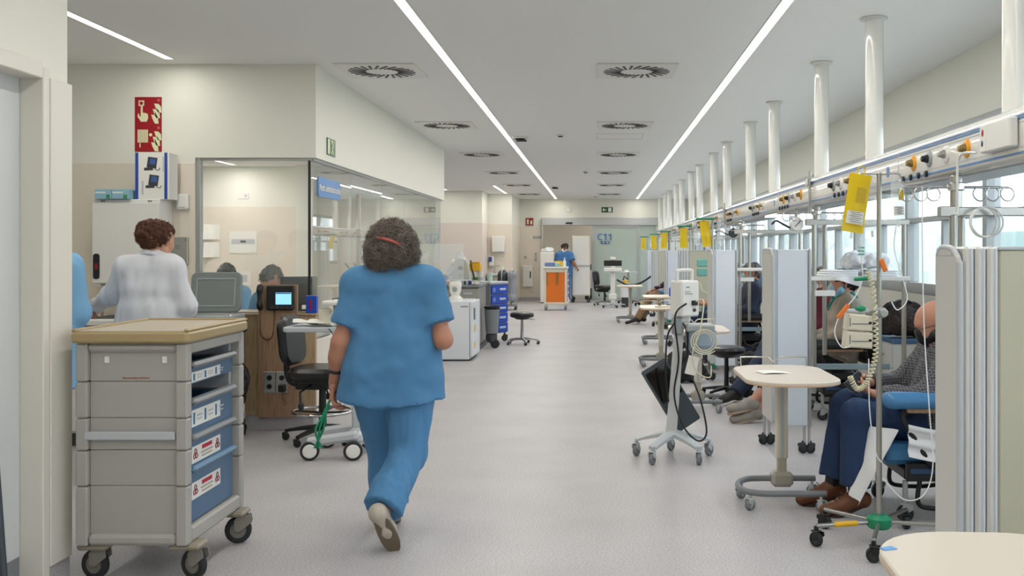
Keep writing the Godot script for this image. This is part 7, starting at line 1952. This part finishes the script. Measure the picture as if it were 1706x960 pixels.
	# round pressure gauge on the rail of the second bay
	for q in [[8.6, "white pressure gauge with coiled hose under the rail by the reading lamp"], [12.6, "dark suction regulator under the rail of the third bay"]]:
		var g := thing("pressure_gauge", q[1], "gauge", w(1.72, 1.68, q[0]))
		part(g, "dial", mb().lathe([Vector2(0, 0.03), Vector2(0.05, 0.03), Vector2(0.06, 0.02), Vector2(0.06, -0.02), Vector2(0, -0.02)], 22, Vector3(0, 0, 0), Vector3.BACK), mats.white_plastic if q[0] < 10 else mats.dark_grey)
		part(g, "needle", mb().bar(Vector3(-0.02, -0.02, 0.032), Vector3(0.03, 0.03, 0.032), 0.004, 0.006), mats.black)
		part(g, "stem", mb().cyl(Vector3(0, 0.055, 0), Vector3(0, 0.136, 0), 0.012), mats.steel)
		part(g, "hose", mb().tube(smooth([Vector3(-0.06, -0.03, 0.02), Vector3(-0.12, 0.0, 0.03), Vector3(-0.18, 0.03, 0.03), Vector3(-0.22, 0.0, 0.03)], 5), 0.009, 6), mats.curtain_black)

func monitor_trolley() -> void:
	var t := thing("monitor_trolley", "pale grey rolling stand with patient monitor in mid corridor", "trolley", w(0.535, 0, 6.98))
	star_base(t, 5, 0.27, 0.2, 0.125, mats.light_grey, 0.042, mats.mid_grey, 0.95, 0.1)
	var col := mb()
	var a := [Vector3(-0.055, 0.18, 0.03), Vector3(0.02, 0.18, 0.03), Vector3(0.02, 0.18, -0.03), Vector3(-0.055, 0.18, -0.03)]
	var b := [Vector3(0.015, 0.98, 0.03), Vector3(0.075, 0.98, 0.03), Vector3(0.075, 0.98, -0.03), Vector3(0.015, 0.98, -0.03)]
	for k in 4: col.quad(a[k], a[(k + 1) % 4], b[(k + 1) % 4], b[k])
	col.facet([b[0], b[1], b[2], b[3]])
	part(t, "column", col, hexm("column_white", "c9cac8", 0.4))
	var tab := mb()
	tab.x = Transform3D(Basis(Vector3(0.83, 0.5, -0.25).normalized(), Vector3(-0.5, 0.86, 0.0).normalized(), Vector3(0.25, 0.1, 0.95).normalized()).orthonormalized(), Vector3(-0.02, 0.43, -0.07))
	tab.prism(rr(0.2, 0.5, 0.015), 0.03, Transform3D(), 0.005)
	var tb := part(t, "screen_panel", tab, hexm("slate", "3f464b", 0.35))
	var tg := mb()
	tg.x = tab.x
	tg.prism(rr(0.17, 0.24, 0.008, 5, Vector2(0, 0.1)), 0.002, Transform3D(Basis(), Vector3(0, 0, 0.0305)))
	part(tb, "screen", tg, hexm("screen_black", "0c0e10", 0.08))
	# monitor on top
	var m := mb()
	m.x = Transform3D(rot(Vector3.UP, 38), Vector3(0.075, 1.14, 0.02))
	m.box(Vector3(0, -0.02, 0), Vector3(0.17, 0.25, 0.13), 0.012)
	var mo := part(t, "monitor", m, mats.white_plastic)
	var mx := m.x
	part(mo, "vent", mb().at(mx).box(Vector3(-0.03, 0.06, 0.066), Vector3(0.03, 0.006, 0.003)).box(Vector3(-0.03, 0.03, 0.066), Vector3(0.05, 0.004, 0.003)).box(Vector3(-0.02, 0.015, 0.066), Vector3(0.07, 0.004, 0.003)), mats.mid_grey)
	part(mo, "power_inlet", mb().at(mx).box(Vector3(0.03, -0.05, 0.07), Vector3(0.05, 0.035, 0.02), 0.004), mats.black)
	part(mo, "knob", mb().at(mx).cyl(Vector3(0.03, -0.1, 0.064), Vector3(0.03, -0.1, 0.075), 0.012), mats.dark_grey)
	part(mo, "handle", mb().at(mx).tube(smooth([Vector3(-0.07, 0.1, 0.0), Vector3(-0.07, 0.16, 0.0), Vector3(-0.06, 0.175, 0.0), Vector3(0.06, 0.175, 0.0), Vector3(0.07, 0.16, 0.0), Vector3(0.07, 0.1, 0.0)], 4), 0.012, 8), mats.white_plastic)
	part(t, "neck", mb().box(Vector3(0.07, 0.98, 0), Vector3(0.09, 0.06, 0.08), 0.01), mats.white_plastic)
	part(t, "basket", mb().span(Vector3(0.08, 0.89, -0.12), Vector3(0.28, 0.94, 0.1), 0.01), mats.grey_plastic)
	part(t, "bowl", mb().lathe([Vector2(0, 0.0), Vector2(0.07, 0.01), Vector2(0.105, 0.07), Vector2(0.11, 0.17), Vector2(0.1, 0.17), Vector2(0.09, 0.07), Vector2(0, 0.02)], 22, Vector3(0.19, 0.725, 0.0)), hexm("bowl_blue", "94a3b0", 0.4))
	part(t, "bracket", mb().box(Vector3(0.02, 0.93, 0.02), Vector3(0.07, 0.12, 0.09), 0.008).bar(Vector3(0.06, 0.85, 0), Vector3(0.13, 0.8, 0), 0.03, 0.03), mats.grey_plastic)
	part(t, "tag", mb().box(Vector3(0.12, 0.66, 0.1), Vector3(0.075, 0.13, 0.01), 0.002, rot(Vector3.BACK, -14)), mats.paper)
	for q in [[Vector3(0.08, 1.09, 0.13), Vector3(0.0, 1.0, 0.13), Vector3(0.03, 0.7, 0.06), Vector3(0.0, 0.45, 0.06), Vector3(0.06, 0.24, 0.08), Vector3(0.16, 0.14, 0.1), Vector3(0.22, 0.2, 0.1), Vector3(0.18, 0.42, 0.08), Vector3(0.1, 0.65, 0.06), Vector3(0.09, 0.88, 0.06), Vector3(0.06, 0.95, 0.06)], [Vector3(0.0, 0.95, 0.07), Vector3(-0.05, 0.85, 0.07), Vector3(-0.06, 0.6, 0.07), Vector3(-0.04, 0.4, 0.05)]]:
		part(t, "power_cord", mb().tube(smooth(q, 8), 0.0065, 7), mats.black)
	var cc := []
	for s in 44:
		cc.append(Vector3(0.2 + cos(s * 0.42) * (0.05 + s * 0.0012), 0.83 + sin(s * 0.42) * (0.055 + s * 0.0008), 0.13 + s * 0.0008))
	part(t, "sensor_cable", mb().tube(cc, 0.004, 6), mats.tube_cream)
	part(t, "sensor_cable", mb().tube(smooth([Vector3(0.15, 1.1, 0.06), Vector3(0.2, 1.1, 0.1), Vector3(0.17, 0.9, 0.13), Vector3(0.12, 0.75, 0.14), Vector3(0.15, 0.62, 0.13), Vector3(0.24, 0.58, 0.12), Vector3(0.25, 0.66, 0.12)], 8), 0.005, 6), mats.tube_cream)

func _ready() -> void:
	rng.seed = 11
	setup()
	make_mats()
	room()
	left_side()
	far_end()
	right_side()
	people()
